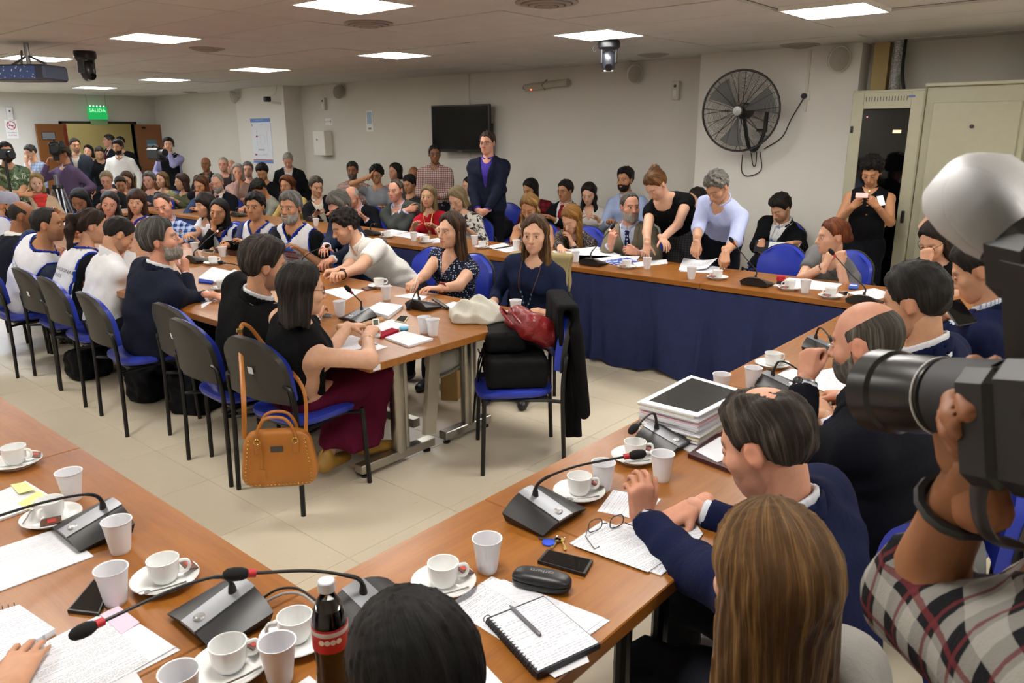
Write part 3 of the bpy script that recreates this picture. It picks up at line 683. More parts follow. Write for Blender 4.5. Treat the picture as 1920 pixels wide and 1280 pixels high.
# ================================================================ doors at the end wall
def leaf(nm, x, y, ang, w_, lab):
    e = empty(nm, (x, y, 0), ang); e['kind'] = 'structure'
    t = plain('7a4a20', .45); m = MB(); m.box((w_ / 2, 0, 1.015), (w_, .045, 2.03), bev=.004); m.build('leaf', t, e); m = MB(); m.tube([(w_ - .08, -.03, .95), (w_ - .08, -.07, .95), (w_ - .18, -.07, .95)], .01, 6); m.build('handle', MMET, e); return e
leaf('door_1', DX0, WY - .03, math.radians(190), .55, ''); d2 = leaf('door_2', DX1, WY - .05, math.radians(-12), .62, '')
m = MB(); m.box((.3, -.026, 1.62), (.20, .004, .15)); m.build('door_plate', plain('54707e', .4), d2, False); m = MB(); m.box((.3, -.029, 1.58), (.19, .003, .05)); m.build('door_plate_band', plain('7ea4bc', .4), d2, False)
m = MB(); m.box((8.2, WY - .06, 1.93), (.2, .1, .09), bev=.015); m.box((8.1, WY - .1, 1.96), (.06, .1, .03)); tag(m.build('door_closer', MBLK), 'black hinge device at the top of the right door', 'door closer')
# ================================================================ ceiling cameras and projector
def ptz(px, py, zc, sc, lab, yaw):
    p = at(px, py, zc); e = empty('ceiling_camera', (p[0], p[1], 0), yaw, lab, 'camera', 'ceiling cameras')
    k = sc; z = CEIL
    m = MB(); m.lathe([(0, z + .0), (.085 * k, z), (.09 * k, z - .02 * k), (.088 * k, z - .055 * k), (.07 * k, z - .07 * k), (0, z - .07 * k)], 24); m.build('base', plain('17181c', .4), e)
    for sx in (-1, 1): m = MB(); m.box((sx * .058 * k, 0, z - .12 * k), (.022 * k, .07 * k, .12 * k), bev=.008); m.build('yoke', plain('1c1d22', .4), e)
    m = MB(); m.lathe([(0, .08 * k), (.04 * k, .072 * k), (.058 * k, .04 * k), (.06 * k, 0), (.05 * k, -.06 * k), (.03 * k, -.085 * k), (0, -.09 * k)], 20, (0, 0, z - .155 * k), M=rotx(.15)); m.build('head', plain('24262c', .3), e)
    m = MB(); m.lathe([(0, 0), (.026 * k, .0), (.028 * k, -.02 * k), (0, -.02 * k)], 16, (0, .045 * k, z - .2 * k), M=rotx(1.1)); m.build('lens', plain('08080a', .1), e)
    m = MB(); m.box((0, .03 * k, z - .235 * k), (.075 * k, .012, .014), bev=.003); m.build('strip', plain('c8c6c0', .4), e)
    m = MB(); m.tube(arc([(.085 * k, 0, z - .03), (.13 * k, .02, z - .06), (.12 * k, .02, z - .1), (.09 * k, 0, z - .06)], 5), .004, 5); m.build('cable', MBLK, e)
ptz(1142, 76, CEIL, 1.15, 'dark grey dome camera hanging from the ceiling on the right', 2.2); ptz(158, 96, CEIL, 1.2, 'black dome camera hanging from the ceiling beside the projector', 3.6)
p = at(57, 138, 2.36); e = empty('projector', (p[0], p[1], 0), math.radians(-53), 'ceiling projector showing its rear connector panel', 'projector')
m = MB(); m.box((0, 0, 2.36), (.52, .36, .14), bev=.02); m.build('body', plain('3a4254', .4), e)
t = NT('jack_panel'); v = t.obj(); vo = t.n('ShaderNodeTexVoronoi', {'Vector': v, 'Scale': 34.}).outputs[0]; t.fin(t.mix(t.ramp(vo, [(.18, (1, 1, 1)), (.26, (0, 0, 0))]), lin('4a62a0'), lin('e0e6f4')), .35)
m = MB(); m.box((.0, -.182, 2.36), (.34, .008, .11)); m.build('connector_panel', t.m, e, False)
m = MB(); m.tube([(0, 0, 2.43), (0, 0, CEIL)], .022, 10); m.tube([(-.2, .05, 2.44), (0, 0, 2.52), (.2, -.05, 2.44)], .012, 6); m.tube([(.05, -.16, 2.33), (.0, -.1, 2.45), (-.05, .0, 2.56)], .01, 6); m.build('mount', plain('8d8d90', .35, .7), e)
m = MB(); m.box((-.30, .05, 2.36), (.1, .22, .13), bev=.01); m.build('lamp_housing', plain('17181b', .5), e)
e = fixture('security_camera', 'small black bullet camera on a white arm at the column', 'camera', atX(503, 187, 7.95), WR_)
m = MB(); m.box((0, .01, .02), (.085, .09, .12), bev=.015); m.build('body', plain('15161a', .4), e); m = MB(); m.tube(arc([(0, -.03, -.02), (.06, -.05, -.06), (.17, -.06, -.15)], 4), .018, 8); m.build('arm', plain('c6c2b8', .5), e)
m = MB(); m.tube(arc([(.03, .05, -.03), (.1, .12, -.1), (.12, .3, -.13)], 4), .006, 5); m.build('cable', plain('c6c2b8', .5), e)
# ================================================================ server rack and steel cabinet
MCAB = plain('a5a28c', .45); RX = 7.66
e = empty('server_rack', (RX, 0, 0), 0, 'beige server rack with dark glass door', 'server rack'); y0, y1, H_ = 1.845, 2.445, 2.16
m = MB(); m.box((.40, (y0 + y1) / 2, H_ / 2), (.74, y1 - y0 - .004, H_ - .01), bev=.008); m.build('body', plain('1c1d1e', .5), e)
for nm, b in (('side_panel', (.40, y1 - .004, H_ / 2, .8, .02, H_)), ('side_panel', (.40, y0 + .004, H_ / 2, .8, .02, H_)), ('top_panel', (.40, (y0 + y1) / 2, H_ - .012, .8, y1 - y0, .03))): m = MB(); m.box(b[:3], b[3:], bev=.004); m.build(nm, MCAB, e)
dr = empty('door', (0, 0, 0)); dr.parent = e
zt, zb, gy0, gy1 = 1.99, .12, y0 + .10, y1 - .10
for b in (((y0 + gy0) / 2, H_ / 2, gy0 - y0, H_ - .03), ((y1 + gy1) / 2, H_ / 2, y1 - gy1, H_ - .03), ((y0 + y1) / 2, (zt + H_) / 2 - .005, gy1 - gy0, H_ - zt - .03), ((y0 + y1) / 2, zb / 2, gy1 - gy0, zb)):
    m = MB(); m.box((.005, b[0], b[1]), (.03, b[2], b[3]), bev=.003); m.build('door_frame', MCAB, dr)
t = NT('dark_glass'); t.fin(lin('15171a'), .06, 0, .5, Transmission_Weight=.8); m = MB(); m.box((.008, (y0 + y1) / 2, (zt + zb) / 2), (.006, gy1 - gy0, zt - zb)); m.build('glass', t.m, dr, False)
for k in range(15):
    m = MB(); m.box((-.011, y1 - .12 - k * .0245, 2.085), (.003, .006, .04)); m.build('vent_slot', plain('55534a', .7), dr, False)
m = MB(); m.box((-.011, y0 + .1, 2.10), (.003, .055, .018)); m.build('logo_plate', plain('5560a0', .4), dr, False)
m = MB(); m.box((-.02, y0 + .05, 1.05), (.02, .028, .11), bev=.005); m.build('handle', plain('101010', .4), dr); m = MB(); m.box((-.012, y1 - .02, 1.82), (.012, .022, .06)); m.build('hinge', plain('101010', .4), dr, False)
m = MB(); m.box((.03, (y0 + y1) / 2, 1.90), (.02, gy1 - gy0, .012)); m.build('rail', plain('5c5f62', .5), e, False)
for z in (1.45, 1.2, .9, .7, .5): m = MB(); m.box((.12, (y0 + y1) / 2, z), (.12, gy1 - gy0 - .02, .16), bev=.006); m.build('equipment', plain('2a2c30', .5), e)
m = MB(); m.box((.055, (y0 + y1) / 2, 1.79), (.01, gy1 - gy0 - .02, .13)); m.build('equipment', plain('1d1f22', .4), e, False)
m = MB(); m.box((.0, y0 + .19, 1.80), (.004, .07, .028)); dp = m.build('display', emis((1, .42, .03), .9), e, False); m = MB(); m.box((.0, y0 + .46, 1.93), (.004, .008, .008)); m.build('indicator', emis((1, .05, .1), 5), e, False)
e = empty('steel_cabinet', (RX, 0, 0), 0, 'tall beige steel cabinet right of the server rack', 'cabinet'); y0, y1 = 1.06, 1.84
m = MB(); m.box((.40, (y0 + y1) / 2, 1.09), (.74, y1 - y0, 2.18), bev=.008); m.build('body', MCAB, e); m = MB(); m.box((.38, (y0 + y1) / 2 + .0, 2.19), (.78, y1 - y0 + .02, .03), bev=.006); m.build('top', plain('b0ad98', .45), e)
m = MB(); m.box((.022, (y0 + y1) / 2 - .01, 1.05), (.03, y1 - y0 - .12, 1.98), bev=.004); dd = m.build('door', MCAB, e); m = MB(); m.lathe([(0, 0), (.016, 0), (.016, .012), (0, .014)], 12, (.006, 1.45, 1.84), M=roty(-math.pi / 2)); m.build('lock', plain('1a1a1a', .4), dd)
m = MB(); m.box((.006, (y0 + y1) / 2, 1.0), (.004, y1 - y0 - .112, 2.0)); 
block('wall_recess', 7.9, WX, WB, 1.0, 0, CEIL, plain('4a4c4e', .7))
# ================================================================ people: templates
def sph(p, c, r): q = p - np.asarray(c, F32); return np.sqrt(np.einsum('ij,ij->i', q, q)) - r
CRA_C = (0, -.010, .028); CRA_R = (.0745, .097, .092)
def head_d(p):
    q = p.copy(); q[:, 0] = np.abs(q[:, 0])
    d = ell(q, CRA_C, CRA_R)
    d = smin(d, ell(q, (0, .022, -.036), (.060, .068, .082)), .03)
    d = smin(d, ell(q, (0, .038, -.078), (.047, .050, .037)), .025)
    d = smin(d, sph(q, (0, .074, -.101), .016), .022)
    d = smin(d, sph(q, (.042, .055, -.028), .024), .02)
    d = smin(d, cap(q, (0, .083, .021), (.034, .072, .021), .014, .012), .014)
    d = smax(d, -sph(q, (.031, .107, .000), .0205), .012)
    d = smin(d, cap(q, (0, .090, .010), (0, .113, -.031), .0075, .0115), .012)
    d = smin(d, sph(q, (.0115, .1, -.036), .0085), .007)
    d = smin(d, ell(q, (0, .080, -.066), (.028, .0175, .022)), .012)
    d = smin(d, cap(q, (0, .0985, -.0605), (.019, .088, -.0635), .0052, .003), .005)
    d = smin(d, cap(q, (0, .0975, -.0715), (.017, .088, -.0665), .0062, .003), .005)
    d = smax(d, -cap(q, (0, .1035, -.0660), (.022, .0925, -.0655), .0012, .0012), .003)
    ea = q - np.asarray((.0765, -.012, -.008), F32); e2 = ea @ np.array([[.93, .37, 0], [-.37, .93, .0], [0, 0, 1]], F32)
    e = ell(e2, (0, 0, 0), (.0085, .019, .031)); e = smax(e, -ell(e2, (.009, .004, .002), (.007, .011, .019)), .005)
    return smin(d, e, .008)
HEADS = {}
def head_t(h):
    if h in HEADS: return HEADS[h]
    V, Fq = surf(head_d, (-.095, -.115, -.125), (.095, .13, .125), h, slack=2.4)
    V = V.astype(F32); q = V.copy(); q[:, 0] = np.abs(q[:, 0])
    def soft(d, r, w): return np.clip(1 - (d - r) / w, 0, 1)
    m = {'lip': soft(np.minimum(cap(q, (0, .0985, -.0615), (.021, .088, -.0640), 0, 0), cap(q, (0, .0975, -.0705), (.019, .088, -.0665), 0, 0)), .0055, .003)}
    m['brow'] = soft(np.minimum(cap(q, (.014, .098, .0215), (.034, .092, .0255), 0, 0), cap(q, (.034, .092, .0255), (.050, .075, .018), 0, 0)), .006, .004)
    zb = interp(q[:, 1], [-.01, .0, .05, .085, .12], [-.2, -.02, -.05, -.047, -.047])
    m['stub'] = np.clip((zb - q[:, 2]) / .012, 0, 1) * np.clip(.9 - m['lip'], 0, 1)
    m['ear'] = soft(ell(q, (.0765, -.012, -.008), (.02, .026, .036)), 0, .01)
    HEADS[h] = (V, Fq, m); return HEADS[h]
def eye_t(down, n=24):
    """eyeball with lids (front half), returns verts, quads, kind per vertex (0 lid,1 white,2 iris,3 pupil,4 lash)"""
    a = np.linspace(0, math.pi, n // 2 + 1); b = np.arange(n) * 2 * math.pi / n
    A, Bm = np.meshgrid(a, b, indexing='ij'); r = .0126
    V = np.stack([r * np.sin(A) * np.cos(Bm), r * np.cos(A), r * np.sin(A) * np.sin(Bm)], -1).reshape(-1, 3)
    m = len(a); Fq = np.array([(i * n + k, (i + 1) * n + k, (i + 1) * n + (k + 1) % n, i * n + (k + 1) % n) for i in range(m - 1) for k in range(n)])
    x, z = V[:, 0], V[:, 2]; al = 1 - (x / .0118) ** 2; up = (.0044 - .0062 * down) * np.where(al > 0, al, 0); lo = -.0040 * np.where(al > 0, al, 0)
    k = np.where((z < up) & (z > lo) & (V[:, 1] > 0) & (al > 0), 1, 0); rr = np.hypot(x, z + .004 * down)
    k = np.where((k == 1) & (rr < .0062), 2, k); k = np.where((k == 2) & (rr < .003), 3, k)
    k = np.where((z >= up) & (z < up + .0030) & (V[:, 1] > .003), 4, k)
    V = V * np.where(((k == 0) | (k == 4))[:, None], 1.07, 1.)
    return V, Fq, k
# ---- hair
def cran(p, t): return ell(p, CRA_C, tuple(x + t for x in CRA_R)) + 0.
HAIRLINE = {  # z of the hair's lower edge against y (back ... front)
    'short': ([-.12, -.06, -.035, -.03, .012, .02, .045, .07, .085, .12], [-.075, -.065, -.03, .012, .012, -.005, .035, .066, .076, .08]),
    'full':  ([-.12, -.06, -.035, -.03, .012, .02, .045, .07, .085, .12], [-.08, -.072, -.04, .0, .0, -.012, .035, .062, .072, .075]),
    'reced': ([-.12, -.06, -.035, -.03, .012, .02, .035, .05, .07, .12], [-.075, -.065, -.03, .012, .012, -.005, .04, .085, .104, .2]),
    'bald':  ([-.12, -.06, -.035, -.03, .012, .02, .03, .04, .12], [-.075, -.065, -.03, .012, .012, -.005, .025, .06, .3]),
    'bang':  ([-.12, -.06, -.035, -.03, .012, .03, .05, .07, .085, .12], [-.085, -.085, -.06, -.03, -.03, -.03, -.01, .028, .030, .03]),
    'pulled': ([-.12, -.06, -.035, -.03, .012, .02, .045, .07, .085, .12], [-.07, -.06, -.03, .012, .012, .002, .045, .07, .082, .085])}
def hair_fn(st, t, L=.2, g=(0, 0), wav=0., width=1., seed=0, open_x=.060, open_y=.012, bun=None, crown=0., up=0., vol=None):
    xs, ys = HAIRLINE.get({'long': 'full', 'longbang': 'bang', 'bob': 'full', 'ponytail': 'pulled', 'bun': 'pulled', 'curly': 'full', 'afro': 'full', 'side': 'short', 'crown': 'short'}.get(st, st), HAIRLINE['short'])
    rs = np.random.RandomState(seed); ph = rs.rand(8) * 6.28
    def fn(p):
        x, y, z = p[:, 0], p[:, 1], p[:, 2]
        top = np.clip((z - .04) / .06, 0, 1)
        zc0 = interp(y, xs, ys); tt = (t - .004) * (.3 + .7 * np.clip((z - zc0) / .04, 0, 1)) + .0025 + up * top
        if crown: tt = tt - .022 * crown * np.exp(-((x / .050) ** 2 + ((y + .035) / .055) ** 2)) * top
        if st == 'bald': tt = tt * np.clip((interp(y, [-.12, -.06, -.01, .03], [.105, .088, .062, .040]) - z) / .03, -1.5, 1)
        r = CRA_R; q = (p - np.asarray(CRA_C, F32)); rr = np.stack([r[0] + tt, r[1] + tt, r[2] + tt], 1)
        k = np.sqrt(np.einsum('ij,ij->i', q / rr, q / rr)); d = (k - 1) * .085
        if st not in ('long', 'longbang', 'bob', 'bald'): d = d + .0030 * np.sin(x * 75 + ph[3]) * np.sin(y * 68 + ph[4]) * np.sin(z * 80 + ph[5]) + .0016 * np.sin(x * 140 + y * 90 + ph[1])
        zc = interp(y, xs, ys)
        fr_ = np.clip((y - .03) / .04, 0, 1)
        zc = zc + fr_ * (.006 * np.sin(x * 70 + ph[0]) + .004 * np.sin(x * 160 + ph[1]))
        if st in ('short', 'side', 'reced', 'full', 'crown'): zc = zc + fr_ * .013 * np.exp(-((np.abs(x) - .042) / .016) ** 2)
        if st in ('long', 'bob', 'ponytail'): zc = zc + fr_ * (.034 * np.exp(-((x - .018 * np.sign(ph[2] - 3.14)) / .026) ** 2))
        if st == 'side': zc = zc + fr_ * x * .25 * np.sign(ph[2] - 3.14)
        d = smax(d, (zc - z) * .8, .010)
        an = np.arctan2(x, y - .0)
        if st in ('long', 'longbang', 'bob'):
            gz = np.minimum(z - .0, 0); xx = x - g[0] * -gz; yy = y - g[1] * -gz
            lo = np.clip(-gz / max(L, .05), 0, 1)
            rx = (.088 + .020 * lo) * width; ry = .082 - .018 * lo; yc = -.022 - .012 * lo
            if wav: xx = xx + wav * np.sin(z * 42 + ph[0] + 2 * np.sin(an * 2)) ; yy = yy + wav * np.sin(z * 37 + ph[1] + an * 2)
            c = (np.sqrt((xx / rx) ** 2 + ((yy - yc) / ry) ** 2) - 1) * .07
            c = smax(c, yy - (.026 + .035 * lo), .012); c = smax(c, z - .07, .03); c = smax(c, -L - z + .012 * np.sin(an * 5 + ph[2]), .02)
            ox = open_x + .012 * lo; c = smax(c, -smax(open_y - .012 * lo - yy, np.abs(xx) - ox, .012), .008)
            d = smin(d, c, .012)
            d = smax(d, -smax(smax(.03 - y, np.abs(x) - ox + .006, .01), z - interp(y, xs, ys), .01), .006)
        if st == 'ponytail':
            gx, gy = g; a0 = np.array((0, -.095, .05)); pts = [a0, a0 + (0, -.045, -.015), a0 + (gx * .5, -.06 + gy * .5, -.10), a0 + (gx, -.045 + gy, -L)]
            for i, (ra, rb) in enumerate(((.022, .03), (.03, .034), (.034, .014))): d = smin(d, cap(p, pts[i], pts[i + 1], ra, rb), .015)
            if wav: d = d + .004 * np.sin(z * 60 + an * 9)
        if bun is not None: d = smin(d, sph(p, bun[:3], bun[3]) + .005 * np.sin(x * 150) * np.sin(z * 140 + y * 100), .012)
        if st in ('curly', 'afro') or (wav and st in ('short', 'side', 'full')):
            a_ = .008 if st != 'afro' else .012
            d = d + a_ * (np.sin(x * 120 + ph[3]) * np.sin(y * 110 + ph[4]) * np.sin(z * 125 + ph[5]))
        if st != 'bald': d = d + .0015 * np.sin(an * 29 + z * 26 + ph[6] + 2 * np.sin(z * 31)) + .0012 * np.sin(an * 47 - z * 40 + ph[7])
        return d
    return fn
HAIRC = {}
def hair_t(h, spec):
    key = (h, repr(sorted(spec.items())))
    if key in HAIRC: return HAIRC[key]
    sp = dict(spec); st = sp.pop('st'); sp.pop('c', None); sp.pop('c2', None); t = sp.pop('t', .012)
    L = sp.get('L', .2); g = sp.get('g', (0, 0)); ext = abs(g[0]) * L, abs(g[1]) * L
    zlo = -.1 if st not in ('long', 'longbang', 'bob', 'ponytail') else -L - .03
    pad = .04 if st not in ('long', 'longbang', 'bob', 'ponytail', 'bun') else .1
    V, Fq = surf(hair_fn(st, t, **sp), (-.1 - pad - ext[0], -.12 - pad - ext[1], zlo), (.1 + pad + ext[0], .13 + ext[1], .19), h, slack=2.0)
    an = np.arctan2(V[:, 0], V[:, 1] + .02 - np.clip(V[:, 2] - .05, 0, .1) * .4); pol = np.hypot(V[:, 0], V[:, 1] + .03) + np.clip(.1 - V[:, 2], 0, 1)
    hc = np.stack([np.cos(an), np.sin(an), pol * 4], 1)
    HAIRC[key] = (V, Fq, hc); return HAIRC[key]
def beard_t(h, full):
    key = ('beard', h, full)
    if key not in HAIRC:
        def fn(p):
            y, z, ax = p[:, 1], p[:, 2], np.abs(p[:, 0])
            d = head_d(p) - (.004 + .007 * full * np.clip((-.05 - z) / .05, 0, 1))
            zb = interp(y, [-.02, .012, .02, .05, .085, .12], [-.3, -.005, -.03, -.055, -.046, -.046])
            d = smax(d, z - zb, .004); d = smax(d, -.005 - y, .006)
            d = np.maximum(d, -ell(p, (0, .1, -.066), (.021, .04, .0085)))
            return d + .0012 * np.sin(p[:, 0] * 300) * np.sin(z * 260)
        V, Fq = surf(fn, (-.09, -.02, -.15), (.09, .13, .02), h, slack=2.4)
        HAIRC[key] = (V, Fq, np.stack([V[:, 0] * 12, V[:, 1] * 12, V[:, 2] * 6], 1))
    return HAIRC[key]
# ---- hands (right hand, wrist at origin, fingers +y, palm faces -z, thumb on -x)
HPOSE = {'flat': (8, 8, 6, 4, -10, 35), 'rest': (22, 28, 22, 8, 0, 30), 'curl': (42, 48, 30, 6, 10, 20), 'fist': (78, 88, 55, 2, 40, -5), 'pinch': (52, 40, 20, 4, 45, 5), 'grip': (55, 60, 40, 3, 35, 10), 'write': (50, 55, 25, 4, 40, 5)}
HANDS = {}
def hand_t(pose, h):
    key = (pose, h)
    if key in HANDS: return HANDS[key]
    c1, c2, c3, spl, tb, ts = [math.radians(v) if i != 3 else v for i, v in enumerate(HPOSE[pose])]
    C = []
    for k, (bx, by, ln, r) in enumerate(((-.028, .086, .072, .0088), (-.0095, .090, .080, .0090), (.0095, .087, .074, .0086), (.0275, .078, .058, .0077))):
        p = np.array((bx, by, -.001)); a = 0; m_ = 1 + .12 * (k - 1) * (pose not in ('flat',)); sa = math.radians((k - 1.5) * spl)
        if pose in ('pinch', 'write') and k == 0: m_ = .75
        for f, cc, rr in ((.46, c1, 1.), (.30, c2, .93), (.24, c3, .86)):
            a += cc * m_; q = p + ln * f * np.array((math.sin(sa) * math.cos(a), math.cos(a) * math.cos(sa), -math.sin(a)))
            C.append((p, q, r * rr, r * (rr - .07), k)); p = q
    p = np.array((-.028, .022, -.006)); a = 0
    for i, (ln, rr) in enumerate(((.036, .0122), (.028, .0102), (.022, .0088))):
        dirv = np.array((-math.sin(ts + .30 - tb * .5 * i - .18 * i), math.cos(ts + .30 - tb * .5 * i - .18 * i), -.25 - .5 * math.sin(tb) * (1 + i * .4))); q = p + ln * unit(dirv)
        C.append((p, q, rr, rr * .9, 9)); p = q
    def fn(p):
        d = cap(p, (-.020, .012, 0), (-.028, .082, 0), .0145, .0115)
        for a, b in (((-.004, .012, 0), (-.008, .088, 0)), ((.010, .012, 0), (.010, .086, 0)), ((.020, .014, -.001), (.026, .076, -.001))): d = smin(d, cap(p, a, b, .0145, .0115), .012)
        d = smin(d, cap(p, (0, -.045, 0), (0, .012, 0), .0215, .0185, (1, 0, 0), 1.32), .014)
        for k in (0, 1, 2, 3, 9):
            e = None
            for a, b, ra, rb, kk in C:
                if kk == k: x = cap(p, a, b, ra, rb); e = x if e is None else np.minimum(e, x)
            d = smin(d, e, .005 if k != 9 else .010)
        return d
    P = np.array([c[1] for c in C] + [(0, -.05, 0)]); lo = np.minimum(P.min(0), -.04) - .02; hi = np.maximum(P.max(0), (.045, .1, .02)) + .02
    HANDS[key] = surf(fn, lo, hi, h, slack=2.2); return HANDS[key]
GL = {}
def glasses_mesh(round_=False):
    m = MB()
    for sx in (-1, 1):
        a = np.arange(16) * 2 * math.pi / 16; ca, sa = np.cos(a), np.sin(a); e = .75 if not round_ else 1.
        P = np.stack([sx * .032 + .024 * np.sign(ca) * np.abs(ca) ** e, .098 + 0 * a - .012 * (np.abs(.024 * ca + .032) / .05) ** 2, .0 + .0175 * np.sign(sa) * np.abs(sa) ** e], 1)
        m.tube(P, .0016, 6, closed=True)
        m.tube([(sx * .056, .088, .006), (sx * .074, .06, .008), (sx * .079, -.005, .008), (sx * .078, -.03, -.012)], .0015, 5)
    m.tube([(-.009, .1, .004), (0, .104, .006), (.009, .1, .004)], .0015, 5)
    return m
SKINS = {'fair': 'dfb198', 'tan': 'c48f6c', 'mid': 'd0a083', 'brown': '9a6848', 'pink': 'd8a08a', 'olive': 'b8865f', 'dark': '7d5137'}
SLEEVE = {'long': 1.93, 'roll': 1.32, 'short': .62, 'cap': .30, 'none': 0., 'three': 1.62}
HRES = [(.0155, .0056, .0065, .0058), (.023, .0085, .0100, .0080), (.031, .0108, .0138, .0098)]   # body, head, hair, hand voxel per level of detail
PEOPLE = []
def rot_about(v, ax, a):
    ax = unit(ax); v = np.asarray(v, float); return v * math.cos(a) + np.cross(ax, v) * math.sin(a) + ax * (ax @ v) * (1 - math.cos(a))
def ik(S, T, l1, l2, pole):
    d = T - S; D = np.linalg.norm(d); m = (l1 + l2) * .985
    if D > m: T = S + d / D * m; D = m
    if D < abs(l1 - l2) + .04: D = abs(l1 - l2) + .04; T = S + unit(d) * D
    u = unit(T - S); a = (l1 * l1 - l2 * l2 + D * D) / (2 * D); hgt = math.sqrt(max(l1 * l1 - a * a, 0))
    w = unit(pole - u * (pole @ u)); return S + u * a + w * hgt, T
def person(label, who, head, plane, face=0, look=None, pitch=0, roll=0, sit=True, lean=5, side=0, s=1., sex='m', w=1., belly=0., skin='mid',
           hair=None, top=('long', 'dcdcdc'), neck='crew', jacket=None, tie=None, vest=None, bottom='22242c', skirt=None, L=None, R=None, lod=1,
           glasses=None, stub=0., beard=None, eyes_down=None, iris='3a2a1c', scarf=None, vtext=None, shoes='17171a', seat=.455, vb=.42, hs=1.,
           collar=None, legs=None, group=None, lips=None, legfwd=0., hands=True, brow=None, chair=True, tuck=True, shorts=False, torso=None, feet=True, hip=None):
    hb, hh, hr, hn = HRES[lod]
    Hc = np.array(plane[1], float) if plane[0] == 'W' else {'X': atX, 'Y': atY, 'D': atD, 'Z': at}[plane[0]](*head, plane[1])
    dc = unit((EYE - Hc) * [1, 1, 0]); rr = np.cross(-dc, (0, 0, 1)); U = V3(0, 0, 1)
    fa = math.radians(face); la = math.radians(face if look is None else look)
    f = math.cos(fa) * dc + math.sin(fa) * rr; r = np.cross(f, U)
    hf = math.cos(la) * dc + math.sin(la) * rr; hx = np.cross(hf, U)
    pr = math.radians(pitch); hy = rot_about(hf, hx, -pr); hz = np.cross(hx, hy)
    ra_ = math.radians(roll); hx, hz = rot_about(hx, hy, ra_), rot_about(hz, hy, ra_)
    HM = np.stack([hx, hy, hz], 1); sh = s * hs
    td = rot_about(rot_about(U, r, -math.radians(lean)), f, math.radians(side)); tf = np.cross(U, r) * 0 + unit(f - td * (f @ td))
    if hip is not None:
        hp = V3(hip[0], hip[1], seat + .085 if sit else .93 * s)
        for _ in range(3): td = unit(Hc - hz * .12 - hp); td = unit(Hc + HM @ np.array((0, -.018, -.03)) * sh - unit(td * .55 + U * .35 + hz * .35) * .138 * s - hp)
        tf = unit(f - td * (f @ td)); r = np.cross(tf, td)
        if not .34 < np.linalg.norm(Hc - hp) - .13 < .68: print('HIP', who, np.round(Hc, 2), hip); hip = None; td = rot_about(U, r, -math.radians(lean)); tf = unit(f - td * (f @ td)); r = np.cross(tf, td)
    nd = unit(td * .55 + U * .35 + hz * .35)
    Hb = Hc + HM @ np.array((0, -.022, -.055)) * sh
    N = Hc + HM @ np.array((0, -.018, -.03)) * sh - nd * .138 * s
    if sit:
        pz = seat + .085; Lt = (N[2] - pz) / max(td[2], .3)
        if torso: Lt = torso
        if hip is not None: Lt = np.linalg.norm(N - hp)
        Lt = max(Lt, .43 * s)
        if not .42 < Lt / s < .60: print('TORSO', who, round(Lt / s, 3), np.round(Hc, 2))
        P = N - td * Lt
    else:
        Lt = (torso or .49) * s if hip is None else np.linalg.norm(N - hp); P = N - td * Lt
    if sex == 'f': w = w * .9
    ws = w * s
    Cc = P + td * Lt * .70; Wc = P + td * Lt * .36 - tf * .012; Up = P + td * Lt * .90
    S = {k: N - td * .085 * s + r * k * .168 * ws for k in (-1, 1)}   # -1 = left, 1 = right
    HP = {k: P + r * k * .085 * ws - U * .01 for k in (-1, 1)}
    KN, AN = {}, {}
    for k in (-1, 1):
        if sit:
            lg = (legs or {}).get(k)
            KN[k] = HP[k] + f * .41 * s + r * k * .035; KN[k][2] = max(seat + .065, .46)
            AN[k] = KN[k] + f * (.02 + legfwd); AN[k][2] = .085
            if lg is not None: KN[k], AN[k] = np.array(lg[0], float), np.array(lg[1], float)
        else:
            AN[k] = HP[k] + r * k * .02 - f * .01; AN[k][2] = .085; KN[k] = (HP[k] + AN[k]) / 2 + f * .02
    def place(t):
        if t[0] == 'h': return Hc + HM @ (np.array(t[1:4]) * sh)
        if t[0] == 'b': return np.array(((P + r * t[1] + f * t[2]) * [1, 1, 0])) + V3(0, 0, t[3])
        if t[0] == 't': return at(t[1], t[2], t[3] if len(t) > 3 else TOP + .03)
        if t[0] in 'XYD': return {'X': atX, 'Y': atY, 'D': atD}[t[0]](*t[1:4])
        return np.array(t[1:4], float)
    EL, WR, HD = {}, {}, {}
    for k, a in ((-1, L), (1, R)):
        if a is None: a = dict(t=('b', k * .13, .40, TOP + .035), pose='rest') if sit else dict(t=('b', k * .25, .02, P[2] - .10), pose='rest', bk=(k, 0, 0))
        t = place(a['t']); pole = a.get('pole', (k * .5, -.25, -.85)); pole = r * pole[0] + f * pole[1] + U * pole[2]
        if a.get('el'): pole = place(a['el']) - (S[k] + t) / 2
        EL[k], WR[k] = ik(S[k], t, .285 * s, .255 * s, pole)
        fd = unit(WR[k] - EL[k]); hd = fd
        if a.get('d') is not None: hd = unit(r * a['d'][0] + f * a['d'][1] + U * a['d'][2])
        bk = a.get('bk', (0, 0, 1)); bk = r * bk[0] + f * bk[1] + U * bk[2]
        x = np.cross(hd, bk); x = unit(x if np.linalg.norm(x) > .05 else np.cross(hd, f)); HD[k] = (np.stack([x, hd, np.cross(x, hd)], 1), a.get('pose', 'rest'))
    kxw = w
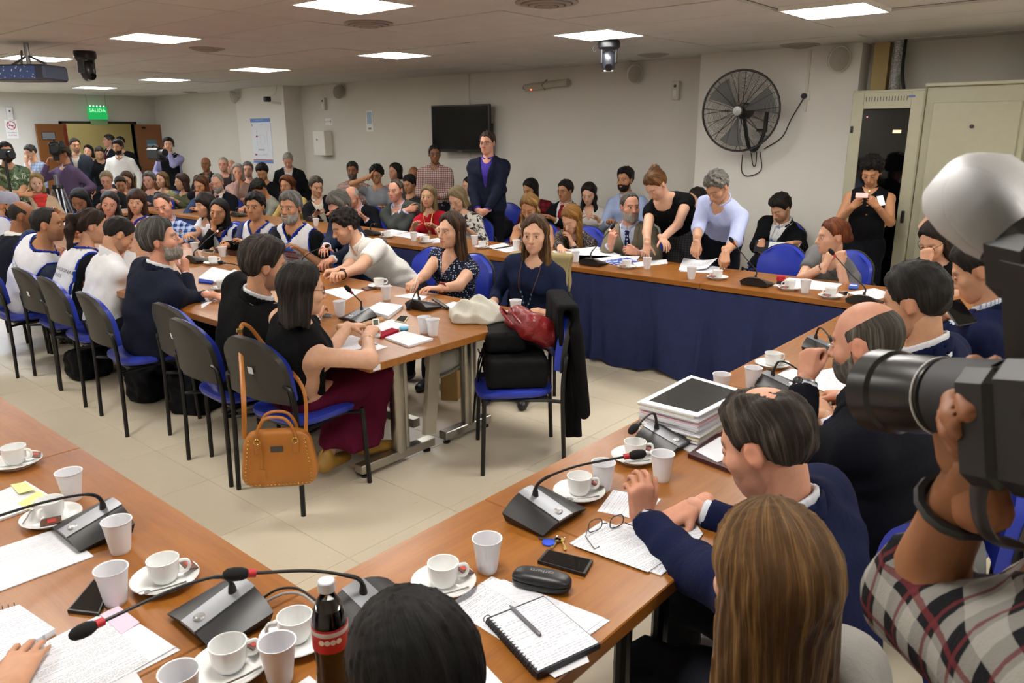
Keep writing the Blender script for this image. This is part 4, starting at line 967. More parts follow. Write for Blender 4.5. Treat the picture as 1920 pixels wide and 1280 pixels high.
    def d_torso(p, e=0., bust=True):
        d = cap(p, P - td * .02, Wc, .118 * s, .104 * s, r, 1.42 * kxw)
        d = smin(d, cap(p, Wc, Cc, .104 * s, .114 * s, r, 1.42 * kxw), .06)
        d = smin(d, cap(p, Cc, Up, .112 * s, .078 * s, r, 1.52 * kxw), .05)
        for k in (-1, 1): d = smin(d, cap(p, N - td * .040 * s, S[k], .050 * s, .054 * s), .04)
        if belly: d = smin(d, sph(p, Wc + tf * (.045 + belly * .5), .095 + belly), .06)
        if sex == 'f' and bust:
            for k in (-1, 1): d = smin(d, sph(p, Cc + tf * .075 * s + r * k * .066 * s - td * .02, .052 * s), .04)
        return d - e
    def d_arm(p, k, e=0., tt=2.):
        up = cap(p, S[k], EL[k], .055 * s * (1.06 if sex == 'm' else .88), .043 * s * (1.05 if sex == 'm' else .9)) - e
        if tt < 1:
            ax = unit(EL[k] - S[k]); return np.maximum(up, (p - (S[k] + (EL[k] - S[k]) * tt).astype(F32)) @ ax.astype(F32))
        lo_ = cap(p, EL[k], WR[k], .043 * s * (1.05 if sex == 'm' else .9), .029 * s) - e
        if tt < 2:
            ax = unit(WR[k] - EL[k]); lo_ = np.maximum(lo_, (p - (EL[k] + (WR[k] - EL[k]) * (tt - 1)).astype(F32)) @ ax.astype(F32))
        return smin(up, lo_, .02)
    def d_neck(p, e=0.): return cap(p, N - nd * .03, Hb, .058 * s * (1 if sex == 'm' else .86), .052 * s * (1 if sex == 'm' else .86)) - e
    pj = lambda p: ((p - P.astype(F32)) @ r.astype(F32), ((p - P.astype(F32)) @ td.astype(F32)) / Lt, (p - P.astype(F32)) @ tf.astype(F32))
    rs = np.random.RandomState(abs(hash(who)) % 2 ** 31 if False else sum(map(ord, who))); vv = [unit(rs.randn(3)).astype(F32) for _ in range(4)]
    def wrk(p, a=.0035):
        return a * (np.sin(p @ vv[0] * 55 + 2.2 * np.sin(p @ vv[1] * 19)) + .7 * np.sin(p @ vv[2] * 38 + 2 * np.sin(p @ vv[3] * 23)))
    pts = np.array([P, N, *S.values(), *EL.values(), *WR.values(), Cc, Wc]); lo = pts.min(0) - .19 * max(1, w); hi = pts.max(0) + .17 * max(1, w)
    lo[2] = min(lo[2], P[2] - .2)
    root = empty('person', (P[0], P[1], 0), 0, label, 'person', group); O = np.array([P[0], P[1], 0])
    def out(name, VF, m, attrs=None, par=None):
        Vv, Fv = VF
        if len(Vv) == 0: return None
        return mk(name, Vv - O, Fv, m, par or root, True, attrs)
    # ---- body: torso, neck, arms, head, hands in one mesh
    def bodyfn(p):
        d = smin(np.maximum(d_torso(p), ((Wc - td * .03).astype(F32) - p) @ td.astype(F32)) if not (skirt or shorts) else d_torso(p), d_neck(p), .03)
        for k in (-1, 1): d = smin(d, d_arm(p, k), .02)
        if skirt or shorts:
            for k in (-1, 1): d = smin(d, np.minimum(cap(p, HP[k], KN[k], .08 * s, .056 * s), cap(p, KN[k], AN[k], .052 * s, .036 * s)), .03)
        return d
    lo2, hi2 = lo.copy(), np.maximum(hi, Hc + .08)
    if skirt or shorts:
        q = np.array([*KN.values(), *AN.values()]); lo2 = np.minimum(lo2, q.min(0) - .09); hi2 = np.maximum(hi2, q.max(0) + .09)
    sk = np.array(lin(SKINS.get(skin, skin))) * (.80, .77, .72); hc0 = np.array(lin(hair['c'] if hair else brow or '4a3a2c'))
    VB, FB = surf(bodyfn, lo2, hi2, hb); parts = [(VB, FB, np.tile(sk, (len(VB), 1)))]
    hV, hF, hm = head_t(hh); nar = (.13 if sex == 'f' else .04) * np.clip((-.02 - hV[:, 2]) / .08, 0, 1); hV = hV * np.stack([1 - nar, 1 + 0 * nar, 1 - nar * .2], 1); c = np.tile(sk, (len(hV), 1))
    def mixc(c, m, col, k): a = (m * k)[:, None]; return c * (1 - a) + np.asarray(col) * a
    lc = np.array(lin(lips)) if lips else sk * np.array((.80, .52, .50))
    c = mixc(c, hm['lip'], lc, .75 if not lips else .9); c = mixc(c, hm['brow'], np.array(lin(brow)) if brow else hc0 * .6, .62 if sex == 'm' else .42)
    c = mixc(c, hm['ear'], sk * np.array((1.0, .8, .75)), .5)
    if stub: c = mixc(c, hm['stub'], hc0 * .5 + .02, stub)
    parts.append((Hc + (hV * sh) @ HM.T, hF, c))
    if eyes_down is None: eyes_down = 1. if pitch > 22 else (.35 if pitch > 10 else 0.)
    eV, eF, ek = eye_t(eyes_down, 16 if lod else 22); ec = np.array([sk * .95, (.75, .74, .72), lin(iris), (.01, .01, .01), hc0 * .2 + .006])[ek]
    for k in (-1, 1): parts.append((Hc + ((eV + (k * .031, .0785, 0)) * sh) @ HM.T, eF, ec))
    if hands:
        for k in (-1, 1):
            M, pose = HD[k]; V, Fh = hand_t(pose, hn); V = V * [k, 1, 1] if k == 1 else V * [-1, 1, 1]
            if k == -1: Fh = Fh[:, ::-1]
            parts.append((WR[k] + (V * s * (1 if sex == 'm' else .9)) @ M.T, Fh, np.tile(sk * (1, .95, .92), (len(V), 1))))
    n0 = 0; VV, FF, CC = [], [], []
    for V, Fx, c in parts: VV.append(V); FF.append(Fx + n0); CC.append(c); n0 += len(V)
    out('body', (np.concatenate(VV), np.concatenate(FF)), skinmat(), {'Col': ('FLOAT_COLOR', np.concatenate(CC))})
    # ---- hair
    def headpart(name, T, m, par=None):
        V, Fx, hc = T; return out(name, (Hc + (V * sh) @ HM.T, Fx), m, {'hc': ('FLOAT_VECTOR', hc)}, par)
    if hair:
        hsp = dict(hair)
        if hsp['st'] in ('long', 'longbang') and 'g' not in hsp:
            dn = HM.T @ np.array((0, 0, -1.)); hsp['g'] = (round(float(np.clip(dn[0] / max(-dn[2], .3), -.8, .8)), 1), round(float(np.clip(dn[1] / max(-dn[2], .3), -.8, .8)), 1))
        headpart('hair', hair_t(hr, hsp), hairmat(hair['c'], hair.get('c2')))
    if beard: headpart('beard', beard_t(hh, beard[1]), hairmat(beard[0], beard[2] if len(beard) > 2 else None, .6))
    if glasses:
        g = glasses_mesh(glasses == 'round'); g.V = [Hc + (v * sh) @ HM.T - O for v in g.V]; g.build('glasses', plain('1a1614', .3), root)
    # ---- clothes
    def neckcut(d, p, rad, vdepth=0.):
        d = smax(d, -cap(p, N - nd * .02 + tf * .012, Hb, rad * s, rad * s * 1.3), .008)
        if vdepth: d = smax(d, -cap(p, N + tf * .07 * s, N + tf * .12 * s - td * vdepth, .055 * s, .004), .006)
        return d
    M_ = lambda m: cloth(m) if isinstance(m, str) else m
    kind, tm = top; tt = SLEEVE[kind]; tm = M_(tm); ctd = td.astype(F32)
    hem = P - td * (.03 if tuck else .11); nr = {'crew': .071, 'v': .071, 'scoop': .088, 'collar': .060, 'turtle': .05, 'wide': .10}.get(neck, .071)
    def shirt(p, e=.010):
        wk = wrk(p); d = d_torso(p, e) + wk
        d = neckcut(d, p, nr, {'v': .13, 'scoop': .03, 'collar': .05 if not tie else 0.}.get(neck, 0.))
        d = np.maximum(d, (hem.astype(F32) - p) @ ctd)
        if tt > 0:
            for k in (-1, 1): d = smin(d, d_arm(p, k, e + .004 if tt < 1 else e, tt) + wk * .6, .02)
        else: d = smax(d, np.abs(pj(p)[0]) - .158 * ws, .008)
        return d
    so = out('shirt' if sex == 'm' else 'top', surf(shirt, lo, hi, hb), tm)
    def ring(p, rad, thick, z0, z1, gap):
        c = np.abs(cap(p, N - nd * .05, Hb, rad * s * 1.08, rad * s)) - thick
        x, v, fr = pj(p); t = (p - N.astype(F32)) @ nd.astype(F32) + .35 * ((p - N.astype(F32)) @ tf.astype(F32))
        c = np.maximum(c, np.maximum(z0 - t, t - z1))
        return np.maximum(c, -np.maximum(np.abs(x) - gap, -((p - N.astype(F32)) @ tf.astype(F32)))) if gap else c
    box = (N - .16, N + .18)
    if neck == 'collar': out('collar', surf(lambda p: ring(p, .063 if sex == 'm' else .057, .0055 if lod < 2 else .008, -.035, .040, .014 if not tie else .004), *box, .0062 if lod < 2 else .010), M_(collar) if collar else tm, None, so)
    if tie:
        def tiefn(p):
            x, v, fr = pj(p); wt = interp(v, [.05, .2, .84, .9, .96], [.002, .040, .022, .018, .024])
            return np.maximum(np.maximum(d_torso(p, .021, False), np.abs(x) - wt), np.maximum(-fr + .01, np.maximum(.05 - v, v - .99)))
        out('tie', surf(tiefn, P - .25, N + .2, .010 if lod < 2 else .014), M_(tie))
    if vest:
        vm, trim = vest; aw = .152 * ws
        def vcore(p): return neckcut(d_torso(p, .019) + wrk(p, .003), p, .088, .10)
        def vestfn(p): return np.maximum(np.maximum(vcore(p), np.abs(pj(p)[0]) - aw), ((P - td * .08).astype(F32) - p) @ ctd)
        vo = out('vest', surf(vestfn, lo, hi, hb), M_(vm))
        def trimfn(p):
            x, v, fr = pj(p); b = np.maximum(np.abs(np.abs(x) - aw) - .0045, .1 - v)
            e = np.minimum(cap(p, N - nd * .02 + tf * .012, Hb, .088 * s, .088 * s * 1.3), cap(p, N + tf * .07 * s, N + tf * .12 * s - td * .10, .055 * s, .004))
            b = np.minimum(b, np.abs(e) - .0055); c = np.maximum(d_torso(p, .0235), b)
            return np.maximum(c, -(d_torso(p, .008)))
        out('trim', surf(trimfn, lo, hi, min(hb, .0095)), M_(trim), None, vo)
    if jacket:
        jm = M_(jacket)
        def wv(v): return interp(v, [vb - .001, vb, .93, 1.05], [-.2, .004, .062 * s, .072 * s])
        def jcore(p, e=.022):
            d = d_torso(p, e, True) + wrk(p, .0032)
            return smax(d, -cap(p, N - nd * .02 + tf * .01, Hb, .076 * s, .1 * s), .008)
        def jack(p):
            x, v, fr = pj(p); d = jcore(p)
            d = np.maximum(d, -np.maximum(np.abs(x) - wv(v), -fr + .02))
            d = np.maximum(d, ((P - td * .14).astype(F32) - p) @ ctd); wk = wrk(p, .003)
            for k in (-1, 1): d = smin(d, d_arm(p, k, .017, 1.88) + wk, .03)
            return d
        jo = out('jacket', surf(jack, lo - .02, hi + .02, hb), jm)
        def lap(p):
            x, v, fr = pj(p); b = np.abs(np.abs(x) - wv(v) - .026) - interp(v, [vb, vb + .1, .8, .82, 1.], [.008, .024, .032, .024, .022])
            d = np.maximum(jcore(p, .027), b)
            return np.maximum(d, np.maximum(-fr + .03, np.maximum(vb - v, v - 1.05)))
        out('lapel', surf(lap, P - .3, N + .25, .012 if lod < 2 else .018), jm, None, jo)
        out('jacket_collar', surf(lambda p: ring(p, .074, .0055, -.03, .022, .05), *box, .0085), jm, None, jo)
    if scarf:
        def scf(p):
            q = p - (N + tf * .015).astype(F32); a = q @ nd.astype(F32); R_ = np.sqrt(np.maximum(np.einsum('ij,ij->i', q, q) - a * a, 0))
            d = np.sqrt((R_ - .078 * s) ** 2 + (a + .01) ** 2 * .7) - .034
            for k in (-1, 1): d = smin(d, cap(p, N + tf * .09 + r * k * .03, N + tf * .15 - td * .27 + r * k * .035, .03, .03, r, 1.5), .02)
            return d + .004 * np.sin(a * 120 + R_ * 90)
        out('scarf', surf(scf, P - .2, N + .22, .013), M_(scarf))
    # ---- legs
    bm = M_(skirt or bottom); q = np.array([P, *HP.values(), *KN.values(), *AN.values()]); llo, lhi = q.min(0) - .17 * max(1, w), q.max(0) + .15 * max(1, w)
    def legfn(p):
        d = cap(p, P - td * .03, P + td * .03, .122 * s, .118 * s, r, 1.42 * kxw) - .006
        for k in (-1, 1):
            d = smin(d, cap(p, HP[k], KN[k], .090 * s, .066 * s) - .006, .04)
            c = cap(p, KN[k], AN[k], .062 * s, .052 * s) - .004
            if shorts: c = np.maximum(c, .36 - p[:, 2])
            d = smin(d, c, .025)
        if skirt:
            d = smin(d, cap(p, (KN[-1] + HP[-1]) / 2, (KN[1] + HP[1]) / 2, .08, .08), .08); mk_ = (KN[-1] + KN[1]) / 2; ma = (AN[-1] + AN[1]) / 2
            d = smin(d, cap(p, mk_, ma * .8 + mk_ * .2, .10, .15, r, 1.3), .05); d = np.maximum(d, .17 - p[:, 2])
        d = d + wrk(p, .004)
        return np.maximum(d, (p - (P + td * .05).astype(F32)) @ ctd)
    hl = .044 if lod else .024
    out('skirt' if skirt else 'trousers', surf(legfn, llo, lhi, hl), bm)
    if feet:
        for k in (-1, 1):
            fo = unit(f * 1. + r * k * .15)
            def foot(p, A=AN[k]):
                d = cap(p, A + V3(0, 0, -.03) - fo * .03, A + V3(0, 0, -.05) + fo * .14, .042, .034); d = smin(d, cap(p, A + V3(0, 0, .02), A - V3(0, 0, .03), .042, .044), .02)
                return np.maximum(d, .003 - p[:, 2])
            out('shoe', surf(foot, AN[k] - .2, AN[k] + .2, .026 if lod else .016), plain(shoes, .4))
    PEOPLE.append(dict(who=who, root=root, P=P, f=f, r=r, sit=sit, chair=chair, N=N, Hc=Hc))
    # ---- lettering on the back or chest of a vest
    def lay(name, txt, size, mat, back=True, v=.62, dx=0., dz=0., e=.024):
        V, Fx = text_mesh(txt, size); sg = -1 if back else 1
        base = P + td * Lt * v; xr = r if back else -r   # reads left to right for someone looking at it
        p = base + tf * sg * .32 + np.outer(V[:, 0] + dx, xr) + np.outer(V[:, 1] + dz, td)
        p = p.astype(F32); di = (-tf * sg).astype(F32)
        for _ in range(24): p = p + di * (np.clip(d_torso(p, e), -.05, .2) * .8)[:, None]
        o = mk(name, p - O, Fx, mat, root, False); return o
    def chain(name, pts, rad, mat, e=.014):
        """thin cord laid over the chest: pts (x right, v up the spine 0..1)"""
        P2 = arc([(x, v, 0) for x, v in pts], 6); p = P + np.outer(P2[:, 0], r) + np.outer(P2[:, 1] * Lt, td) + tf * .4; p = p.astype(F32); di = (-tf).astype(F32)
        for _ in range(24): p = p + di * (np.clip(np.minimum(d_torso(p, e), d_neck(p, .006)), -.05, .2) * .8)[:, None]
        m = MB(); m.tube(p - O, rad, 6); return m.build(name, mat, root)
    pr_ = PEOPLE[-1]; pr_.update(lay=lay, chain=chain, WR=WR, HD=HD, HM=HM, O=O, EL=EL, AN=AN, KN=KN, td=td, tf=tf, s=s)
    def bracelet(k, back=.0, rad=.032, th=.0035, mat=None, name='bracelet'):
        ax = unit(EL[k] - WR[k]); c = WR[k] + ax * back; u_ = unit(np.cross(ax, (.3, .2, 1))); v_ = np.cross(ax, u_); a = np.arange(14) * 2 * math.pi / 14
        m = MB(); m.tube(c + rad * (np.outer(np.cos(a), u_) + np.outer(np.sin(a), v_)) - O, th, 6, closed=True); return m.build(name, mat, root)
    def watch(k, mat, face_='222222', back=.02):
        b = bracelet(k, back, .0335, .006, mat, 'watch'); M = HD[k][0]; c = WR[k] + unit(EL[k] - WR[k]) * back + M[:, 2] * .036
        m = MB(); m.lathe([(0, -.005), (.019, -.005), (.019, .004), (.016, .006), (0, .006)], 14, c - O, M=M); m.build('dial', plain(face_, .25), b)
    pr_.update(bracelet=bracelet, watch=watch)
    return pr_
# ================================================================ the people
H = lambda st, c, c2=None, **k: dict(st=st, c=c, **({'c2': c2} if c2 else {}), **k)
A = lambda t, pose='rest', **k: dict(t=t, pose=pose, **k)
NAVY, BLACK, WHITE = '1b2238', '0d0d10', 'e6e6e8'
VEST = ('e9ebf0', '2440b4')
# ---- right-hand table (near)
p72 = person('man in bright blue suit with thinning dark hair, fist raised over his papers', 'the man in the bright blue suit', (1437, 830), ('Y', .60), face=-108, look=-118, pitch=24, lod=0, hip=(1.66, .47), chair=False, hs=1.02, w=1.12,
    skin='pink', hair=H('short', '2e2620', '6e6256', t=.013, crown=1.0, up=.004), stub=.25, jacket='131a3c', top=('long', 'dfe4f0'), neck='collar', L=A(('Y', 1203, 972, .97), 'curl', d=(.05, .1, 1), bk=(-.6, -.8, 0), el=('Y', 1290, 1120, .80)), R=A(('t', 1300, 950, .80), 'curl', d=(-.8, .5, -.1)))
p72['watch'](-1, plain('1a1a1c', .4), '3a3c40')
p71 = person('balding man in black suit leaning his mouth on his hand', 'the balding man in black suit', (1625, 642), ('Y', .63), face=-106, look=-114, pitch=12, lod=0, hip=(2.36, .47), chair=False, w=1.1, skin='pink', hair=H('bald', '4a443c', '8d877c', t=.005), beard=('6a645c', .3, '9a948a'),
    jacket='0a0c16', top=('long', 'dfe3ee'), neck='collar', L=A(('Y', 1512, 708, .83), 'fist', d=(.35, .1, 1), bk=(-.8, .3, .2), pole=(-.5, .2, -1)), R=A(('t', 1570, 742, .80), 'curl'))
p71['watch'](-1, plain('b9bcc0', .25, .9), '1c1d20')
person('dark haired man in royal blue suit behind the balding man', 'the dark haired man in royal blue suit', (1716, 566), ('Y', .61), face=-104, look=-112, pitch=16, lod=1, hip=(2.86, .44), w=1.08, skin='mid', hair=H('side', '1d1a18', '3c3836', t=.014, up=.008), jacket='131a3e', top=('long', 'e8ebf2'), neck='collar', stub=.2)
p69 = person('man in navy suit and striped shirt looking down at a phone', 'the man in navy suit with the phone', (1838, 506), ('Y', .56), face=-102, look=-98, pitch=28, lod=1, hip=(3.56, .42), skin='mid', hair=H('side', '1a1614', '3a322c', t=.014, up=.01), jacket='12193a', top=('long', cloth('dfe4ee', 'vstripe', '8fa0c0')), neck='collar', L=A(('X', 1806, 596, 3.45), 'pinch', d=(.3, .9, .1)), R=A(('X', 1790, 590, 3.5), 'pinch', d=(-.3, .9, .1)))
p73 = person('woman with long straight blonde hair seen from behind', 'the blonde woman seen from behind', (1447, 1092), ('Y', .37), face=-112, look=-150, pitch=8, lod=0, hip=(1.13, .18), sex='f', skin='fair', hair=H('long', '6b4a26', 'b98e55', L=.36, t=.016, width=1.0), top=('long', '8d8a86'), R=A(('b', .15, .3, .62)), L=A(('b', -.15, .3, .62)))
p74 = person('dark haired person at the bottom edge seen from behind', 'the dark haired person at the bottom edge', (778, 1275), ('D', .95), face=-140, look=-150, pitch=20, lod=0, hip=(.62, .42), sex='f', skin='mid', hair=H('long', '100e0e', '2c2a2a', L=.30, t=.02), top=('long', '1c1c22'), R=A(('b', .15, .25, .62)), L=A(('b', -.15, .25, .62)))
pph = person('photographer in black and white plaid shirt raising a camera', 'the photographer in plaid shirt', (2130, 745), ('D', .84), face=-95, look=-92, pitch=0, sit=False, lean=2, lod=0, s=.92, skin='brown', hair=H('short', '15120f', t=.012), top=('roll', cloth('161619', 'plaid', '9c9992', '5a2428', sc=1.1, ax=(.9, .75))), neck='collar', bottom='1e222c',
    L=A(('D', 1830, 880, .80), 'grip', d=(.15, .3, .9), bk=(-.9, -.2, 0), el=('D', 1790, 1300, .82)), R=A(('D', 1990, 900, .74), 'grip', d=(0, .7, .5), bk=(.8, 0, .3), pole=(.3, -.5, -1)), chair=False, tuck=False)
pph['bracelet'](-1, .055, .036, .006, MBLK, 'watch')
# ---- near side of the centre table, backs to us
p1 = person('woman in sleeveless black top and wine skirt writing at the table corner', 'the woman in sleeveless black', (566, 543), ('X', 2.02), face=123, look=112, pitch=6, lod=0, hip=(2.10, 3.27), sex='f', s=1.03, skin='fair', hair=H('bob', '1b1613', '4a3d34', L=.165, t=.017), glasses='round', top=('none', BLACK), neck='turtle', tuck=False, skirt='5a1230', shoes='9a7430',
    R=A(('t', 688, 632, .84), 'pinch', d=(-.4, .8, .2), el=('t', 668, 668, .80)), L=A(('t', 652, 612, .84), 'pinch', d=(.3, .9, .1), el=('t', 600, 640, .80)), legs={1: (V3(2.56, 3.16, .53), at(690, 828, .15)), -1: (V3(2.52, 3.36, .52), at(612, 858, .12))})
for b in (.05, .062, .075): p1['bracelet'](1, b, .030, .0016, plain('c9a24a', .25, .9))
p2 = person('man in black jacket with brown hair leaning towards the woman in black', 'the man in black jacket', (496, 497), ('X', 2.08), face=118, look=104, pitch=10, lod=0, hip=(2.10, 3.78), s=1.05, w=1.08, skin='mid', hair=H('full', '2e2722', '6a5d52', t=.02, up=.012), stub=.55, jacket='0b0b0d', top=('long', 'd8dce4'), neck='collar')
p3 = person('grey bearded man in navy blazer touching his chin', 'the grey bearded man in navy blazer', (300, 450), ('X', 2.16), face=112, look=84, pitch=-9, lod=0, hip=(2.08, 4.90), s=1.05, w=1.1, skin='pink', hair=H('full', '45433f', '8d8b86', t=.017, up=.008), beard=('a6a29a', .6, 'd2cfc8'), jacket='1a1f30', top=('long', 'e8eaf0'), neck='collar',
    R=A(('X', 347, 512, 2.42), 'pinch', d=(-.15, .2, 1), bk=(.7, .4, .2), pole=(.5, .2, -1)), L=A(('t', 398, 553, .80), 'rest', d=(.3, .9, -.1)))
p4 = person('man in white shirt bowing his head into his hand', 'the man in white shirt bowing his head', (222, 440), ('X', 2.28), face=108, look=108, pitch=40, hip=(2.12, 5.68), skin='mid', hair=H('short', '1c1614', '3a2e26', t=.012), stub=.4, top=('long', 'eef0f4'), neck='collar', R=A(('X', 245, 468, 2.42), 'curl', d=(-.3, -.3, 1), bk=(.5, .6, 0), el=('X', 242, 525, 2.35)), L=A(('X', 226, 478, 2.6), 'curl', d=(.2, -.1, 1)))
p5 = person('woman with dark ponytail wearing a lettered white vest', 'the ponytail woman in white vest', (173, 424), ('X', 2.32), face=110, look=96, pitch=14, hip=(2.10, 6.24), sex='f', s=1.04, skin='mid', hair=H('ponytail', '2a1c14', '5a4030', L=.30, t=.014, wav=.004, g=(.0, .03)), top=('short', '15161a'), vest=VEST)
p6 = person('short haired man in lettered white vest over a dark grey shirt', 'the short haired man in white vest', (89, 421), ('X', 2.12), face=108, look=82, pitch=2, hip=(2.0, 6.84), s=1.05, w=1.15, skin='tan', hair=H('reced', '1e1a18', '3a3430', t=.007), stub=.35, top=('long', '3a4254'), vest=VEST, bottom='33362e')
for pp_, v in ((p6, .66), (p5, .60)):
    pp_['lay']('vest_lettering', 'CCION NACIONAL', .036, plain('23242a', .7), True, v, 0, .0, .0265); pp_['lay']('vest_lettering', 'DULINGS', .036, plain('23242a', .7), True, v, -.01, -.048, .0265)
p7 = person('bald man in black vest with a white towel around his neck', 'the bald man with white towel', (42, 405), ('X', 2.22), face=105, look=92, pitch=14, hip=(2.0, 7.4), w=1.1, skin='brown', hair=H('bald', '2a2420', t=.003), stub=.5, top=('long', '1a1d28'), scarf='e6e4e0')
p8 = person('moustached man in a light grey cap at the left edge', 'the man in grey cap', (12, 384), ('X', 2.35), face=95, look=72, pitch=10, hip=(2.05, 7.95), skin='tan', hair=H('short', '2a2420', t=.006), top=('long', 'c8cad6'), vest=VEST, beard=('241d19', .1))
# ---- far side of the centre table, facing us
p9 = person('woman in navy polka dot blouse frowning to the left', 'the woman in polka dot blouse', (846, 432), ('X', 3.95), face=-40, look=-46, pitch=2, lod=0, hip=(4.10, 4.12), sex='f', s=1.04, skin='fair', hair=H('long', '2c1d16', '83592f', L=.23, t=.018, seed=3), neck='v', top=('cap', cloth('1c2338', 'dots', 'c9cedb')), bottom='171b28', tuck=False, R=A(('t', 768, 541, .79), 'write', d=(-.1, 1, -.1)), L=A(('t', 812, 549, .79), 'rest', d=(.5, .8, 0)), lips='a85a58')
p9['watch'](-1, plain('8a2f2c', .4), '7a2a2a'); p9['chain']('necklace', [(-.055, .98), (-.03, .86), (0, .78), (.03, .86), (.055, .98)], .0016, plain('c4c0b8', .3, .8))
p10 = person('man in white short sleeved shirt leaning to the microphone', 'the man leaning to the microphone', (648, 424), ('X', 3.72), face=-62, look=-76, pitch=24, lod=0, hip=(4.16, 4.72), s=1.04, w=1.05, skin='fair', hair=H('full', '17120f', '342a24', t=.018, wav=.003, up=.01), stub=.4, top=('short', 'eceae4'), neck='collar', tuck=False, R=A(('t', 612, 526, .80), 'grip', d=(.4, .9, .1)), L=A(('t', 628, 523, .80), 'grip', d=(-.7, .7, .1), pole=(.3, -.4, -.9)))
p10['watch'](-1, plain('16161a', .4), '16161a', .03)
p11 = person('grey haired man in dark blue jacket hidden behind the leaning man', 'the man hidden behind the leaning man', (637, 387), ('X', 4.0), face=-60, look=-55, pitch=30, hip=(4.22, 5.5), skin='pink', hair=H('full', '5a5650', '96928a', t=.016, up=.01), jacket='1c2840', top=('long', 'e2e6ee'), neck='collar', R=A(('t', 590, 500, .82), 'rest'), L=A(('t', 620, 488, .84), 'curl'))
p12 = person('grey haired bearded man in white vest with red and blue print', 'the bearded man in printed vest', (545, 389), ('X', 3.9), face=-38, look=-30, pitch=2, hip=(4.1, 6.05), s=1.08, w=1.1, skin='tan', hair=H('full', '6f6c68', 'b4b1ac', t=.017, up=.008), beard=('b8b4ac', .7, 'dedad4'), top=('short', '15161a'), vest=VEST, lod=0, R=A(('t', 480, 490, .79), 'rest'), L=A(('b', -.2, .3, .8), 'rest'))
m_ = plain('b02a34', .7); p12['lay']('vest_lettering', 'COMISION', .046, m_, False, .60, 0, .0, .0275); p12['lay']('vest_lettering', 'NACIONAL', .042, m_, False, .60, .0, -.062, .0275)
TXT['map'] = (np.array([(-.9, -.8, 0), (-.2, -1, 0), (.9, -.75, 0), (.9, -.5, 0), (.3, -.1, 0), (.1, .7, 0), (-.3, .4, 0), (-.9, .2, 0), (0, -.4, 0)], float), [(8, i, (i + 1) % 8) for i in range(8)]); TXT['bar'] = (np.array([(-1, -.12, 0), (0, -.12, 0), (1, -.12, 0), (1, .12, 0), (0, .12, 0), (-1, .12, 0)], float), [(0, 1, 4, 5), (1, 2, 3, 4)])
p12['lay']('vest_map', 'map', .055, plain('3a78d8', .6), False, .60, 0, .088, .0275)
for dz in (.032, -.031, -.092): p12['lay']('vest_bar', 'bar', .07, m_, False, .60, 0, dz, .0275)
p13 = person('young dark haired man in white vest over a blue grey shirt', 'the young man in white vest', (479, 388), ('X', 3.95), face=-40, look=-26, pitch=0, hip=(4.12, 6.75), s=1.02, skin='tan', hair=H('short', '14110f', '302a26', t=.016, up=.012, wav=.002), top=('short', '4a5270'), vest=VEST)
p14 = person('young woman in black with white vest resting her cheek on her hand', 'the young woman resting her cheek', (411, 397), ('X', 3.85), face=-45, look=-22, pitch=4, roll=-8, hip=(4.12, 7.2), sex='f', s=1.02, skin='tan', hair=H('long', '0f0c0b', '2a2422', L=.2, t=.014), top=('long', '111214'), vest=VEST, R=A(('h', .03, .05, -.16), 'fist', d=(0, 0, 1), pole=(.3, .6, -.8)), L=A(('t', 400, 478, .8), 'rest'))
p15 = person('woman with dark fringe behind the young woman in black', 'the woman with dark fringe', (385, 384), ('X', 4.0), face=-55, look=-60, pitch=6, hip=(4.15, 7.75), sex='f', skin='mid', hair=H('longbang', '1c1512', '40322a', L=.24, t=.018), top=('short', 'dcdce2'), R=A(('t', 330, 460, .79), 'rest'))
p16 = person('man in blue plaid shirt tilting his head', 'the man in blue plaid shirt', (306, 386), ('X', 3.62), face=-30, look=-18, pitch=14, roll=14, s=1.05, w=1.1, skin='pink', hair=H('reced', '3a2c24', '6a5648', t=.008), top=('short', cloth('2c4c88', 'plaid', 'b4c4e0', '0e1a3c', sc=1.3)), neck='collar', R=A(('t', 300, 468, .79), 'rest'))
p17 = person('woman with brown fringe in white vest over red sleeves', 'the woman in vest over red', (256, 378), ('X', 3.62), face=-45, look=-12, pitch=4, roll=-6, sex='f', s=1.05, skin='mid', hair=H('longbang', '3c241a', '6e4630', L=.2, t=.018), top=('short', 'a8242c'), vest=VEST)
p18 = person('older woman in white vest over purple striped sleeves', 'the older woman in vest', (206, 382), ('X', 3.5), face=-50, look=-8, pitch=8, roll=-10, sex='f', s=1.05, skin='pink', hair=H('long', '2a2624', '6e6a68', L=.16, t=.016), top=('short', cloth('4a3a6a', 'stripe', '7a66a0')), vest=VEST)
p19 = person('dark haired woman in white vest looking down behind the ponytail woman', 'the woman looking down behind the ponytail', (150, 376), ('X', 3.45), face=-30, look=-20, pitch=26, sex='f', s=1.05, skin='brown', hair=H('bob', '100e0e', '26242a', L=.15, t=.018), top=('long', 'd8d8e4'), vest=VEST)
p20 = person('woman in navy sweater with long beaded necklace beside the table', 'the woman in navy sweater', (1003, 440), ('X', 4.05), face=-18, look=-14, pitch=2, lod=0, hip=(4.22, 3.46), sex='f', s=1.05, skin='fair', hair=H('long', '4a3523', 'a07a48', L=.235, t=.017, seed=5), top=('three', '1b2440'), neck='crew', bottom='171c30', tuck=False, R=A(('b', .19, .30, .63), 'rest', d=(-.3, .9, -.3)), L=A(('b', -.14, .36, .63), 'rest', d=(.5, .8, -.2)), lips='b0706a')
p20['chain']('necklace', [(-.07, 1.0), (-.062, .8), (-.035, .5), (-.008, .3), (0, .27), (.008, .3), (.035, .5), (.062, .8), (.07, 1.0)], .0022, plain('6a3c22', .5))
